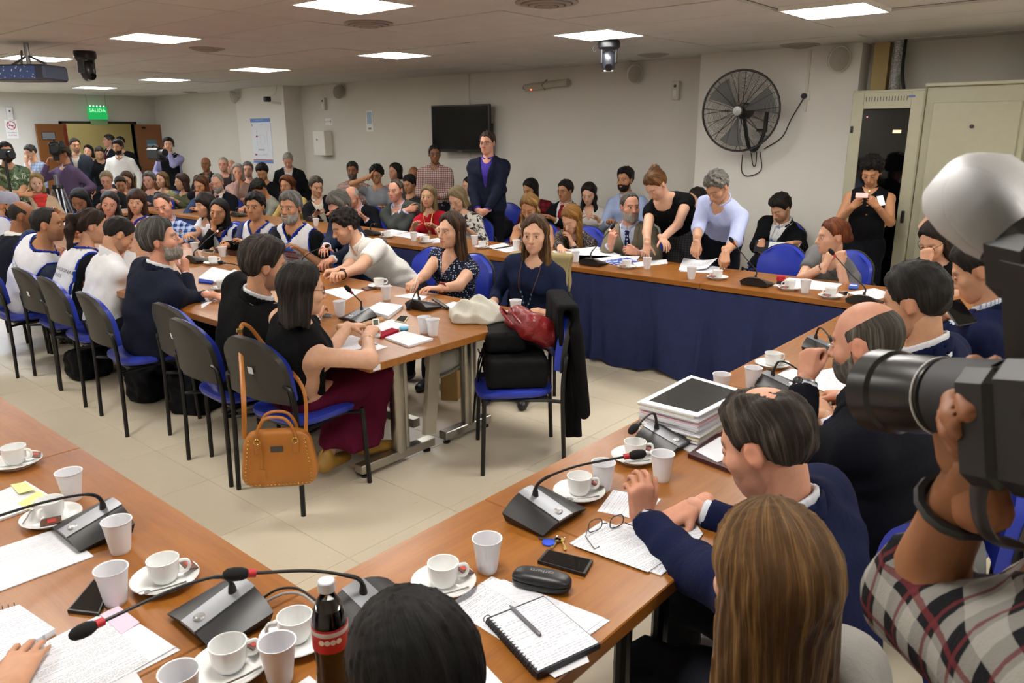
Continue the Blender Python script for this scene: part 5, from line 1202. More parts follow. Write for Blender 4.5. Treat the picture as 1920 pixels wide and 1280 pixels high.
for i, v in enumerate(np.linspace(.62, .36, 6)):
    for sx in (-1, 1):
        x = sx * (.008 + .038 * (v - .3) / .4 + .006); b_ = p20['chain']('bead', [(x, v + .012), (x, v), (x, v - .012)], .0055, plain('6ab0c8' if i % 2 else '20262e', .3))
p20['chain']('pendant', [(0, .27), (0, .245), (0, .22)], .012, plain('a8a49c', .3, .7)); p20['chain']('tassel', [(0, .21), (0, .16), (0, .10)], .005, plain('7a4528', .6))
# ---- behind the far skirted tables
p21 = person('red haired woman in grey t-shirt with clasped hands at her mouth', 'the redhead in grey t-shirt', (1562, 443), ('X', 5.8), face=-32, look=-72, pitch=6, sex='f', s=1.06, w=1.1, skin='fair', hair=H('bun', '6e3516', 'a8602e', t=.013, bun=(0, -.10, -.02, .036)), top=('short', '6f6f70'), hip=(6.15, 1.98), R=A(('X', 1548, 497, 5.6), 'fist', d=(-.25, -.1, 1), bk=(.3, .9, 0), pole=(.6, .3, -1)), L=A(('X', 1575, 495, 5.6), 'fist', d=(.25, -.1, 1), bk=(-.3, .9, 0), pole=(-.6, .3, -1)))
p21['bracelet'](1, .03, .030, .004, plain('3a1c16', .5))
p59 = person('woman in sleeveless black with round glasses writing, hand over mouth', 'the woman writing in round glasses', (1752, 449), ('X', 5.8), face=-15, look=-30, pitch=32, sex='f', s=1.06, skin='fair', hair=H('bob', '1e1612', '4a382c', L=.19, t=.018), glasses='round', top=('none', '121214'), hip=(6.05, 1.2), R=A(('t', 1672, 550, .80), 'write', d=(-.2, 1, -.1)), L=A(('X', 1735, 492, 5.6), 'fist', d=(.1, -.1, 1), bk=(0, 1, 0), pole=(-.6, .4, -.8)))
p23 = person('grey haired man in light blue shirt standing and bending over papers', 'the man in light blue shirt bending', (1345, 350), ('X', 5.92), face=-28, look=-42, pitch=42, sit=False, lean=26, hip=(6.22, 2.96), s=1.02, skin='mid', hair=H('full', '77736c', 'b8b4ac', t=.016, up=.006, wav=.002), top=('roll', 'b9c3ea'), neck='collar', bottom='16181f', R=A(('t', 1303, 468, .90), 'pinch', d=(-.1, .5, -.8)), L=A(('t', 1358, 478, .88), 'pinch', d=(-.4, .6, -.6)), torso=None, lod=0)
p24 = person('woman in black blouse with hair up, bending over the table', 'the woman in black blouse bending', (1230, 346), ('X', 5.9), face=-22, look=-46, pitch=46, sit=False, lean=30, hip=(6.28, 3.38), sex='f', s=1.03, w=1.12, skin='fair', hair=H('pulled', '6a4420', 'b07a40', t=.016, bun=(0, -.075, .10, .045)), top=('cap', '0c0c0e'), neck='scoop', bottom=cloth('4a4a4e', 'check', '2a2a2e'), R=A(('t', 1212, 474, .84), 'rest', d=(-.1, .5, -.8)), L=A(('t', 1222, 478, .84), 'rest', d=(-.6, .5, -.5)), lod=0, tuck=False)
p24['bracelet'](1, .03, .03, .003, plain('c0b9a8', .3, .8)); p24['bracelet'](1, .06, .031, .003, plain('c0b9a8', .3, .8))
p25 = person('grey bearded man in beige suit with dotted navy tie', 'the bearded man in beige suit', (1181, 388), ('X', 6.02), face=-20, look=22, pitch=0, s=1.05, skin='pink', hair=H('reced', '4c463e', '9a948a', t=.009), beard=('b4afa6', .6, 'd8d4cc'), jacket='807a68', top=('long', 'c2cce6'), neck='collar', tie=cloth('1c2450', 'dots', 'c8ccdc', sc=.6), vb=.3, hip=(6.2, 3.78), R=A(('X', 1145, 458, 5.72), 'pinch', d=(-.2, .1, .9), bk=(.2, .9, .2)), L=A(('X', 1196, 474, 5.78), 'curl', d=(.7, .4, .3), bk=(0, .8, .5)), lod=0)
p26 = person('orange blonde woman in navy and gold floral dress reading', 'the woman in floral navy dress', (1072, 410), ('X', 5.88), face=-25, look=-36, pitch=34, sex='f', s=1.04, skin='fair', hair=H('long', '8c5f28', 'c79444', L=.26, t=.017, width=1.02), top=('long', cloth('1a1e3a', 'lace', 'a8956a')), hip=(6.15, 4.45), R=A(('t', 1050, 470, .79), 'flat', d=(-.5, .8, 0)), lod=0)
p27 = person('blonde wavy haired woman in white sleeveless top looking down', 'the blonde in white top', (993, 388), ('X', 6.02), face=-15, look=-20, pitch=28, sex='f', s=1.04, skin='tan', hair=H('long', '8a6434', 'd0a868', L=.2, t=.02, wav=.012), top=('none', 'eeeef0'), hip=(6.2, 5.02), R=A(('t', 958, 462, .8), 'rest'))
p28 = person('tall man in navy suit and purple shirt standing with joined hands', 'the standing man in navy suit', (914, 268), ('X', 6.6), face=-18, look=-24, pitch=2, sit=False, lean=0, s=1.05, skin='pink', hair=H('side', '3a2a20', '5c483a', t=.012), glasses='yes', jacket='191e30', vb=.36, top=('long', '4a3aa0'), neck='collar', bottom='12141c', R=A(('b', .05, .26, .96), 'fist', d=(-.7, .5, -.4), bk=(.3, .9, 0)), L=A(('b', -.05, .27, .95), 'fist', d=(.7, .5, -.4), bk=(-.3, .9, 0)), lod=0)
p29 = person('ash blonde woman with glasses in black and white printed top writing', 'the woman in printed top', (858, 373), ('X', 6.05), face=-20, look=-38, pitch=28, sex='f', s=1.04, skin='fair', hair=H('bob', '8d7a58', 'b8a680', L=.11, t=.02), glasses='yes', top=('three', cloth('d8d4cc', 'blotch', '2a2a2a')), hip=(6.22, 6.0), R=A(('t', 812, 437, .82), 'write', d=(-.3, .9, .1)))
p30 = person('blonde woman in red top with large gold pendant', 'the woman in red top', (803, 369), ('X', 6.1), face=-22, look=-16, pitch=-2, sex='f', s=1.04, skin='mid', hair=H('bob', '857250', 'b8a67c', L=.17, t=.019), top=('short', 'b81c2c'), hip=(6.22, 6.52), lips='b05048')
p30['chain']('necklace', [(-.06, 1.0), (-.035, .78), (0, .58), (.035, .78), (.06, 1.0)], .004, plain('c8a850', .3, .8)); p30['chain']('pendant', [(0, .59), (0, .545), (0, .50)], .017, plain('d8cfa0', .4, .4))
p31 = person('man in grey jacket over pale blue shirt with crossed arms', 'the man in grey jacket', (742, 357), ('X', 6.12), face=-30, look=-34, pitch=4, s=1.06, w=1.18, belly=.02, skin='pink', hair=H('reced', '4a4038', '7c7064', t=.007), jacket='454947', vb=.1, top=('long', 'b8c6e8'), neck='collar', hip=(6.3, 7.08), R=A(('b', -.10, .22, .93), 'curl', d=(-1, -.35, .05), bk=(-.2, 1, .2), pole=(.8, .15, -.6)), L=A(('b', .10, .20, .89), 'curl', d=(1, -.35, .05), bk=(.2, 1, .2), pole=(-.8, .15, -.6)))
p32 = person('white haired man in dark suit bowing his head', 'the white haired man in dark suit', (660, 369), ('X', 6.05), face=-20, look=-40, pitch=34, s=1.04, w=1.08, skin='pink', hair=H('bald', 'b0aca4', 'd4d0c8', t=.008), jacket='15161d', top=('long', 'd8bcc8'), neck='collar', hip=(6.3, 7.95))
p33 = person('brown haired man in black jacket and cream open shirt', 'the man in cream open shirt', (593, 350), ('X', 6.1), face=-10, look=22, pitch=12, s=1.05, skin='mid', hair=H('side', '4a4034', '8a7e68', t=.015, up=.006), jacket='14161c', vb=.05, top=('long', 'd8cfbe'), neck='collar', hip=(6.28, 8.65))
p34 = person('woman with big auburn curls in pale yellow blouse', 'the woman with auburn curls', (538, 348), ('X', 6.15), face=-35, look=-30, pitch=2, sex='f', s=1.05, skin='tan', hair=H('long', '5a2c16', '9a5a2c', L=.18, t=.03, wav=.016, width=1.15), top=('long', 'c8a866'), hip=(6.3, 9.35), R=A(('h', .02, .10, -.22), 'fist', d=(0, 0, 1), bk=(0, 1, 0), pole=(.5, .3, -.8)))
p35 = person('black haired person in grey t-shirt bent over the table', 'the black haired person in grey t-shirt', (486, 353), ('X', 5.95), face=-55, look=-50, pitch=48, s=1.05, skin='tan', hair=H('full', '121010', '2a2624', t=.02, wav=.002), top=('short', '8c8c84'), hip=(6.3, 10.0), R=A(('t', 445, 398, .79), 'rest'))
p36 = person('white bearded man in dark suit resting his temple on his fingers', 'the white bearded man in dark suit', (408, 342), ('X', 5.95), face=-28, look=-30, pitch=14, s=1.08, skin='pink', hair=H('reced', '8d8a84', 'bcb8b0', t=.006), beard=('b0aca4', .5, 'd0ccc4'), jacket='14161e', top=('long', 'd4d4d8'), neck='collar', tie='4a1c24', R=A(('h', .10, .06, -.09), 'curl', d=(-.2, .1, 1), pole=(.8, .4, -.6)))
p37 = person('woman with long reddish hair and glasses covering her mouth', 'the woman with reddish hair', (377, 347), ('X', 5.4), face=-30, look=-36, pitch=16, sex='f', s=1.06, skin='tan', hair=H('long', '4a2a18', '7e5030', L=.2, t=.016), glasses='yes', top=('long', '3c4a68'), R=A(('h', .0, .14, -.13), 'fist', d=(0, -.2, 1), bk=(0, 1, 0), pole=(.5, .4, -.8)))
# ---- the end table and around it
EY = 12.2
FAR = dict(lod=2)
person('woman with brown hair in olive blouse seen in profile', 'the woman in olive blouse', (341, 341), ('Y', EY), face=-40, look=-70, pitch=6, sex='f', s=1.05, skin='mid', hair=H('bob', '3a241a', '5e4030', L=.16, t=.02), top=('long', '5a5a40'), **FAR)
person('fair woman in patterned green blouse looking left', 'the woman in green blouse', (304, 337), ('Y', EY + .6), face=-30, look=-40, sex='f', s=1.05, skin='mid', hair=H('bob', '5e4428', '94724a', L=.12, t=.016), top=('long', cloth('8d8a66', 'blotch', '6a6a4a')), **FAR)
person('short grey haired woman in dark denim shirt', 'the short grey haired woman', (280, 338), ('Y', EY), face=-30, look=-25, pitch=4, sex='f', s=1.06, skin='pink', hair=H('full', '5c5854', '8c8882', t=.02), top=('long', '343c48'), **FAR)
person('brown haired woman in white t-shirt rubbing her eye', 'the woman rubbing her eye', (238, 337), ('Y', EY + .6), face=-10, look=-15, pitch=14, sex='f', s=1.06, skin='mid', hair=H('long', '40281a', '6e4a30', L=.18, t=.018), top=('short', 'e4e2e0'), R=A(('h', .02, .12, -.09), 'fist', d=(0, -.1, 1), bk=(0, 1, 0), pole=(.6, .3, -.7)), **FAR)
person('grey blonde woman with glasses and a coral scarf', 'the woman with coral scarf', (200, 337), ('Y', EY), face=-5, look=-12, pitch=16, sex='f', s=1.06, skin='pink', hair=H('pulled', '9a8464', 'c0ac8c', t=.012), glasses='yes', top=('long', '1a1a1e'), scarf=cloth('c4685c', 'stripe', 'b8b0a8'), **FAR)
person('blonde woman in beige jacket with bright red scarf', 'the blonde with red scarf', (68, 343), ('Y', EY), face=10, look=5, pitch=2, sex='f', s=1.08, skin='fair', hair=H('long', 'b09058', 'e0c890', L=.14, t=.024, wav=.006), jacket='c4a888', vb=.1, top=('long', 'c03a34'), scarf='d8403a', **FAR)
person('hidden dark person between the cameraman and the coral scarf woman', 'the person behind the tripod', (226, 345), ('Y', 12.6), face=0, look=0, pitch=20, skin='tan', hair=H('short', '2a2018', t=.014), top=('long', '5a5048'), **FAR)
# standing at the back left
ST = dict(sit=False, lean=0, chair=False, lod=2)
pc1 = person('bearded man in camouflage t-shirt with crossed arms and a camera', 'the man in camouflage t-shirt', (11, 285), ('Y', 11.8), face=5, look=12, skin='tan', hair=H('full', '1c1612', '3a2c22', t=.018), beard=('1c1612', .4), top=('short', cloth('5e6e50', 'blotch', '38462e', 'a4ac94', sc=.8)), s=1.03, R=A(('b', -.1, .24, 1.05), 'rest', d=(-1, .1, 0), bk=(0, 1, 0)), L=A(('b', .12, .22, 1.02), 'rest', d=(1, .1, 0), bk=(0, 1, 0)), **ST)
person('man with glasses in light patterned shirt scratching his chin by the wall', 'the man in patterned shirt by the wall', (57, 285), ('Y', 15.8), face=-50, look=-60, pitch=20, skin='mid', hair=H('short', '2c2824', '58544e', t=.014), glasses='yes', top=('short', cloth('b8c4d8', 'plaid', '7088b0', sc=1.4)), s=1.02, L=A(('h', -.02, .16, -.12), 'rest', d=(0, 0, 1)), **ST)
pc2 = person('cameraman in purple shirt looking into a video camera on tripod', 'the cameraman in purple shirt', (118, 289), ('Y', 12.6), face=-55, look=-75, pitch=5, skin='tan', hair=H('short', '3a2a20', t=.010), top=('long', '64526e'), neck='collar', bottom='28324a', s=1.03, w=1.1, R=A(('h', .0, .22, -.10), 'grip'), L=A(('b', -.34, .12, 1.0), 'rest'), **ST)
person('man with glasses in dark grey jacket in front of the door leaf', 'the man in dark grey jacket', (141, 273), ('Y', 15.6), face=-15, look=12, skin='tan', hair=H('short', '14120f', t=.016), glasses='yes', stub=.6, jacket='2c323e', top=('long', 'a8a094'), neck='collar', s=1.04, **ST)
person('man in black sweater looking down near the doorway', 'the man in black sweater', (187, 287), ('Y', 15.4), face=-5, look=-10, pitch=24, skin='mid', hair=H('short', '1c1814', t=.008), stub=.7, top=('long', '121316'), s=.98, **ST)
person('dark haired woman half hidden behind the man in black sweater', 'the half hidden dark haired woman', (166, 284), ('Y', 16.6), face=0, look=-20, sex='f', skin='mid', hair=H('bob', '120f0e', L=.12, t=.018), top=('long', '2a2622'), s=.98, **ST)
person('tall grey haired man in dark suit standing in the doorway', 'the man in suit in the doorway', (204, 264), ('Y', 17.7), face=-60, look=-75, skin='pink', hair=H('side', '3c3630', '76706a', t=.014), jacket='23262e', top=('long', 'dcdcdc'), neck='collar', tie='5a1f2a', s=1.08, **ST)
person('dark haired person in black behind the white shirt man', 'the person in black behind the white shirt', (226, 268), ('Y', 16.8), face=0, look=-10, skin='mid', hair=H('full', '0f0d0d', t=.02), top=('long', '15161a'), s=1.0, **ST)
person('bearded young man in white shirt standing by the doorway', 'the young man in white shirt', (221, 276), ('Y', 14.8), face=-15, look=-28, pitch=6, skin='tan', hair=H('short', '0f0d0c', t=.018, up=.01), beard=('1a1512', .2), top=('long', 'e8e6e2'), neck='collar', s=1.03, **ST)
pc3 = person('cameraman in black vest and lilac shirt with headphones by the wall', 'the cameraman in black vest', (316, 271), ('Y', 14.4), face=-10, look=-4, pitch=2, skin='fair', hair=H('full', '14110f', t=.02), top=('long', 'a4a2d4'), vest=('17181c', '17181c'), s=1.03, L=A(('h', -.0, .16, -.11), 'fist', d=(.3, 0, .9)), R=A(('b', .18, .25, 1.1), 'grip'), **ST)
# ---- back rows along the wall
person('balding man in dark suit sitting near the far wall', 'the balding man near the far wall', (386, 308), ('X', 7.4), face=-20, look=-12, skin='brown', hair=H('bald', '1c1613', t=.004), jacket='23252d', top=('long', '5a4a40'), neck='collar', s=1.08, **FAR)
person('man with sunglasses and a flat cap near the far wall', 'the man with sunglasses', (419, 308), ('X', 7.3), face=-10, look=-15, skin='pink', hair=H('short', 'b8b0a0', t=.004), glasses='yes', top=('long', '3a3034'), s=1.08, **FAR)
person('white haired woman covering her mouth near the column', 'the white haired woman', (446, 322), ('X', 6.7), face=-5, look=-5, sex='f', skin='pink', hair=H('long', 'a8a4a0', 'd8d4d0', L=.14, t=.018), top=('long', 'a88880'), s=1.06, R=A(('h', .0, .14, -.12), 'fist', d=(0, 0, 1), bk=(0, 1, 0)), **FAR)
person('grey haired man with glasses below the poster', 'the man below the poster', (465, 318), ('X', 7.3), face=-15, look=-8, skin='pink', hair=H('full', '6e6a66', '98948e', t=.016), glasses='yes', stub=.4, top=('long', '4a4a44'), s=1.08, **FAR)
person('pale pink faced man half hidden beside the man with sunglasses', 'the half hidden pale man', (434, 313), ('X', 7.62), face=0, look=0, skin='pink', hair=H('bald', 'c0b0a4', t=.004), top=('long', '8c7468'), s=1.05, **FAR)
person('black haired person in dark clothes looking down below the column', 'the black haired person below the column', (492, 322), ('X', 6.95), face=-10, look=-15, pitch=30, skin='tan', hair=H('full', '100e0e', t=.022), top=('long', '16171b'), s=1.08, **FAR)
person('white haired man in black suit standing and looking down', 'the white haired man standing', (540, 300), ('X', 7.35), face=-10, look=-5, pitch=30, sit=False, lean=6, skin='pink', hair=H('short', 'a8a49e', 'd0ccc6', t=.010), jacket='131419', vb=.2, top=('long', 'c4c8d4'), neck='collar', chair=False, lod=1, s=.98)
person('grey bearded man in red checked shirt by the wall', 'the bearded man in red check', (661, 320), ('X', 7.8), face=-15, look=-10, s=1.08, w=1.1, skin='brown', hair=H('full', '2c2824', '5e5a56', t=.014, up=.01), beard=('5a5650', .5, '8a8680'), top=('long', cloth('c8b8b0', 'check', '7a2a34')), neck='collar', lod=1)
person('curly dark haired person in grey top holding the forehead', 'the curly haired person', (706, 327), ('X', 7.25), face=-10, look=-20, pitch=14, sex='f', s=1.06, skin='tan', hair=H('afro', '14110f', '2c2622', t=.024), glasses='yes', top=('short', '8d9098'), R=A(('h', .06, .10, .0), 'flat', d=(-.5, -.1, .8), pole=(.8, .2, -.3)), lod=1)
person('dark haired woman in pink top near the wall looking left', 'the woman in pink top', (741, 322), ('X', 8.0), face=-30, look=-50, sex='f', s=1.05, skin='pink', hair=H('bob', '17120f', '2e2622', L=.10, t=.02), top=('long', 'b07a7a'), lod=1)
person('bald tanned man mostly hidden left of the checked shirt man', 'the hidden bald man', (776, 329), ('X', 7.7), face=-10, look=0, s=1.05, skin='brown', hair=H('bald', '4a3a30', t=.003), top=('long', '5a5048'), lod=2)
person('black haired person behind the man in grey jacket', 'the person behind the grey jacket', (768, 345), ('X', 7.3), face=-20, look=-40, pitch=14, s=1.0, skin='tan', hair=H('curly', '100e0e', t=.02), top=('long', '3a3634'), lod=2)
person('standing man with glasses in red and white checked shirt', 'the standing man in checked shirt', (815, 289), ('X', 7.3), face=-8, look=4, pitch=2, sit=False, lean=0, s=.98, w=1.08, skin='dark', hair=H('short', '0f0d0c', '2c2826', t=.012), glasses='yes', top=('long', cloth('b8aaa4', 'check', '6a2c34', sc=.9)), neck='collar', chair=False, tuck=False, R=A(('b', .06, .26, 1.0), 'fist', d=(-.6, .6, -.2)), L=A(('b', -.06, .26, .98), 'fist', d=(.6, .6, -.2)), lod=1)
person('dark haired woman hidden behind the standing man in navy', 'the woman behind the navy suit', (880, 350), ('X', 7.6), face=-20, look=-60, sex='f', s=1.04, skin='mid', hair=H('bob', '17120f', L=.12, t=.018), top=('long', '3c3034'), hip=(7.75, 6.85), lod=2)
person('dark haired woman in red plaid shirt looking down', 'the woman in red plaid', (995, 354), ('X', 7.85), face=-25, look=-45, pitch=22, sex='f', s=1.06, skin='tan', hair=H('long', '0f0c0c', '2a2224', L=.2, t=.017), top=('long', cloth('7a1c24', 'plaid', '2a1418')), hip=(8.0, 6.35), lod=1)
person('man with glasses in dark suit and red tie leaning back', 'the man with red tie', (1060, 357), ('X', 7.8), face=-35, look=-42, pitch=8, s=1.05, skin='tan', hair=H('full', '17130f', '3a302a', t=.016), glasses='yes', jacket='101116', vb=.15, top=('long', 'e0e0e4'), neck='collar', tie='8a1c28', hip=(7.8, 5.85), lod=1)
person('woman with long dark wavy hair in white sweater by the wall', 'the woman in white sweater', (1104, 363), ('X', 7.75), face=-12, look=-14, pitch=22, sex='f', s=1.05, skin='fair', hair=H('long', '14100f', '2e2624', L=.27, t=.018, wav=.008), top=('long', 'd6d2cc'), neck='v', hip=(7.95, 5.5), lod=1)
person('bearded young man in light blue shirt against the wall', 'the bearded young man in light blue', (1172, 337), ('X', 7.9), face=-20, look=-28, s=1.08, skin='tan', hair=H('short', '14100e', '302824', t=.018, up=.014), beard=('1e1713', .3), top=('long', 'a4b4d8'), neck='collar', hip=(8.0, 5.0), lod=1)
person('dark haired woman half hidden between the two bending people', 'the half hidden woman between', (1306, 374), ('X', 7.6), face=-30, look=-60, pitch=4, sex='f', s=1.05, skin='mid', hair=H('pulled', '1c1613', '3a302a', t=.012), top=('long', '2a2a30'), hip=(7.85, 3.95), lod=1)
p56 = person('young man in black suit and blue tie reading a folder', 'the young man with blue tie', (1464, 390), ('X', 7.6), face=-25, look=-42, pitch=34, s=1.06, skin='mid', hair=H('full', '1c1512', '3c3028', t=.02, up=.012), stub=.5, jacket='0e0f13', vb=.15, top=('long', 'dcdee0'), neck='collar', tie='5a80bc', hip=(7.85, 3.12), R=A(('X', 1428, 455, 7.3), 'write', d=(-.3, .8, -.2)), L=A(('X', 1492, 455, 7.3), 'rest', d=(.2, .9, 0)), lod=1)
p57 = person('standing woman in sleeveless black shirt typing on a phone', 'the standing woman with phone', (1634, 322), ('X', 7.3), face=-4, look=-10, pitch=28, sit=False, lean=0, sex='f', s=.98, w=1.08, skin='tan', hair=H('curly', '0f0c0c', '241e1e', t=.026, up=.012), top=('none', '0f0f12'), neck='collar', bottom='14161e', chair=False, R=A(('X', 1598, 388, 7.0), 'grip', d=(-.6, .3, .6), bk=(.3, .9, 0)), L=A(('X', 1643, 386, 7.0), 'grip', d=(.6, .3, .6), bk=(-.3, .9, 0)), lod=0)
for v in (.97, .72, .55): p57['chain']('button', [(0, v + .01), (0, v), (0, v - .01)], .008, plain('c8a850', .3, .8), .016)
person('standing woman with glasses in white top behind the camera flash', 'the woman behind the camera flash', (1812, 325), ('X', 7.2), face=-5, look=-20, pitch=6, sit=False, lean=0, sex='f', s=.98, skin='fair', hair=H('pulled', '1c1512', t=.012), glasses='round', top=('cap', 'e0dedc'), bottom='3c3c30', chair=False, L=A(('b', .05, .22, 1.0), 'rest', d=(1, 0, 0)), R=A(('b', .12, .26, 1.25), 'rest', d=(0, 0, 1)), lod=1)
# a hand resting on the papers at the lower left
phand = person('person outside the frame resting a hand on papers, lower left', 'the person outside the lower left', (0, 0), ('W', (-.02, 1.62, 1.20)), face=110, look=110, pitch=20, hip=(-.12, 1.66), skin='mid', hair=H('short', '2a2018', t=.012), top=('long', '2a3044'), R=A(('t', 8, 1296, .785), 'flat', d=(-.5, .8, 0)), L=A(('b', -.2, .3, .79), 'rest'), lod=1)
chair(1.76, .52, (-.55, .83), 'blue and black chair under the man in the bright blue suit'); chair(2.46, .50, (-.5, .86), 'blue and black chair under the balding man in black suit')
# chairs under everybody who sits
for q in PEOPLE:
    if q['sit'] and q['chair'] and not (q['P'][0] < 2.4 and q['P'][1] > 3.0):
        chair(q['P'][0] + q['f'][0] * .04, q['P'][1] + q['f'][1] * .04, q['f'], 'blue and black chair under ' + q['who'])
# ================================================================ things on the tables
CER = plain('e6e7e6', .16, 0, .5, .02); PLAS = plain('dcdce0', .42, 0, .4, .02); STEEL = plain('b8b8ba', .22, .95, .5, .02); BLK = plain('121214', .42); DKG = plain('1d1e20', .5); SIL = plain('86888d', .42, .6)
def paper_mat(kind):
    key = ('paper', kind)
    if key in MATS: return MATS[key]
    t = NT('paper'); v = t.obj(); sep = t.n('ShaderNodeSeparateXYZ', {0: v}).outputs
    base = t.mix(t.noise(v, 6, 2), lin('d2d4db'), lin('dfe1e7'))
    if kind != 'blank':
        fq = {'text': 210., 'hand': 130., 'form': 150.}[kind]
        rowi = t.math('MULTIPLY', sep[1], fq); row = t.math('FRACT', rowi); ln = t.math('LESS_THAN', row, .34 if kind != 'form' else .2)
        fl_ = t.math('FLOOR', rowi); wv = t.n('ShaderNodeCombineXYZ', {0: t.math('MULTIPLY', sep[0], 330. if kind != 'hand' else 190.), 1: t.math('MULTIPLY', fl_, 7.3)}).outputs[0]
        word = t.ramp(t.noise(wv, 1., 2, .6), [(.44, (0, 0, 0)), (.5, (1, 1, 1))])
        blk = t.ramp(t.noise(t.n('ShaderNodeCombineXYZ', {1: t.math('MULTIPLY', fl_, .9), 0: t.math('MULTIPLY', sep[0], 5.)}).outputs[0], 1., 1), [(.42, (0, 0, 0)), (.47, (1, 1, 1))])
        mar = t.math('LESS_THAN', t.math('ABSOLUTE', sep[0]), .085)
        fac = t.math('MULTIPLY', t.math('MULTIPLY', ln, word), t.math('MULTIPLY', blk, mar))
        base = t.mix(t.math('MULTIPLY', fac, {'text': .7, 'hand': .4, 'form': .45}[kind]), base, lin('55575e' if kind != 'hand' else '3c4a78'))
    MATS[key] = t.fin(base, .75, 0, .2); return MATS[key]
def quad(name, pix, z0, th, mat, lab=None, cat=None, group=None, parent=None, curl=0.):
    """flat sheet or slab lying on a table; pix = its corners in the photo"""
    Q = np.array([at(x, y, z0 + th) for x, y in pix]); c = Q.mean(0); c[2] = z0
    d = Q[1] - Q[0]; a = math.atan2(d[1], d[0]); L = (Q - c) @ rotz(a)
    n = len(L); m = MB()
    if curl:
        k = 6; P = np.zeros((k, k, 3))
        for i in range(k):
            for j in range(k):
                u, v = i / (k - 1), j / (k - 1); q = (1 - u) * (1 - v) * L[0] + (1 - u) * v * L[1] + u * v * L[2] + u * (1 - v) * L[3]; P[i, j] = (q[0], q[1], th + curl * (u ** 3) * (.4 + .6 * v))
        B_ = P.copy(); B_[:, :, 2] = np.maximum(B_[:, :, 2] - th, .0002 + B_[:, :, 2] - th); m = closed_sheet(P[:, ::-1], B_[:, ::-1])
    else: m.prism(L[:, :2] if np.cross(L[1] - L[0], L[2] - L[1])[2] > 0 else L[::-1, :2], 0, th)
    o = m.build(name, mat, parent, False); o.location = c; o.rotation_euler = (0, 0, a)
    if parent is None: tag(o, lab, cat, group)
    return o
Z = TOP + .0006
def adopt(o, par):
    par_m = Matrix.Translation(par.location) @ Matrix.Rotation(par.rotation_euler[2], 4, 'Z'); o.parent = par; o.matrix_parent_inverse = par_m.inverted(); return o
# ---------------------------------------------------------------- coffee cups
def make_cup():
    e = empty('coffee_cup')
    m = MB(); m.lathe([(0, .003), (.045, .003), (.05, 0), (.052, .003), (.068, .014), (.078, .019), (.077, .021), (.066, .017), (.048, .009), (0, .008)], 26); m.build('saucer', CER, e)
    m = MB(); m.lathe([(0, .010), (.024, .010), (.028, .014), (.034, .03), (.037, .062), (.0375, .066), (.0345, .066), (.032, .035), (.026, .018), (0, .016)], 24); c = m.build('cup', CER, e)
    m = MB(); m.tube(arc([(.034, 0, .055), (.052, 0, .056), (.058, 0, .042), (.050, 0, .028), (.033, 0, .028)], 4), .0042, 7); m.build('handle', CER, c)
    m = MB(); m.tube([(-.02, -.066, .022), (.02, -.055, .021), (.055, -.045, .023)], [.002, .002, .0025], 6); m.lathe([(0, -.003), (.012, 0), (.013, .002), (0, .003)], 10, (-.032, -.067, .022), sq=.65); m.build('spoon', STEEL, e)
    m = MB(); m.box((.050, .028, .026), (.03, .05, .003), rotz(.5) @ roty(.25)); m.build('sugar_packet', plain('5a3c30', .5), e, False)
    m = MB(); m.box((.050, .030, .0278), (.016, .02, .001), rotz(.5) @ roty(.25)); m.build('packet_label', plain('b03a30', .5), e, False)
    return e
CUP0 = make_cup(); used = set()
def put(proto, loc, rz, lab, cat, group):
    if proto.name in used: o = copy_tree(proto)
    else: o = proto; used.add(proto.name)
    o.location = loc; o.rotation_euler = (0, 0, rz); return tag(o, lab, cat, group)
CUPS = [(30, 868, -.9, 'at the left edge of the near left table'), (97, 972, -2.4, 'beside the yellow sticky notes'), (310, 1088, -.6, 'beside the black phone on the lower left'), (432, 1252, -.4, 'at the bottom edge left of the cola bottle'), (556, 1198, 2.6, 'directly behind the plastic cup by the cola bottle'), (832, 1095, -.7, 'left of the lone plastic cup on the corner table'),
        (1086, 925, -.9, 'behind the microphone by the keys'), (1190, 858, -.9, 'behind the raised fist'), (1448, 684, -.6, 'in front of the balding man'), (1345, 521, 2.4, 'in front of the bending light blue shirt man'), (1480, 541, 2.4, 'next to the red ink stamp'), (1557, 556, 2.5, 'beside the white phone at the far right corner'), (1175, 501, 2.6, 'by the bending woman in black'),
        (799, 454, 2.4, 'in front of the woman in red'), (726, 444, 2.4, 'in front of the man in grey jacket'), (904, 464, -.5, 'behind the polka dot woman'), (1052, 490, 2.4, 'just right of the navy sweater woman'), (711, 537, -.6, 'on the centre table by the leaning man'), (400, 494, -.3, 'on the centre table by the grey bearded man'), (417, 541, -2., 'next to the man in black jacket')]
for x, y, a, w_ in CUPS: p = at(x, y, TOP + .008); put(CUP0, (p[0], p[1], Z), a, 'white coffee cup on saucer ' + w_, 'coffee cup', 'white coffee cups on saucers')
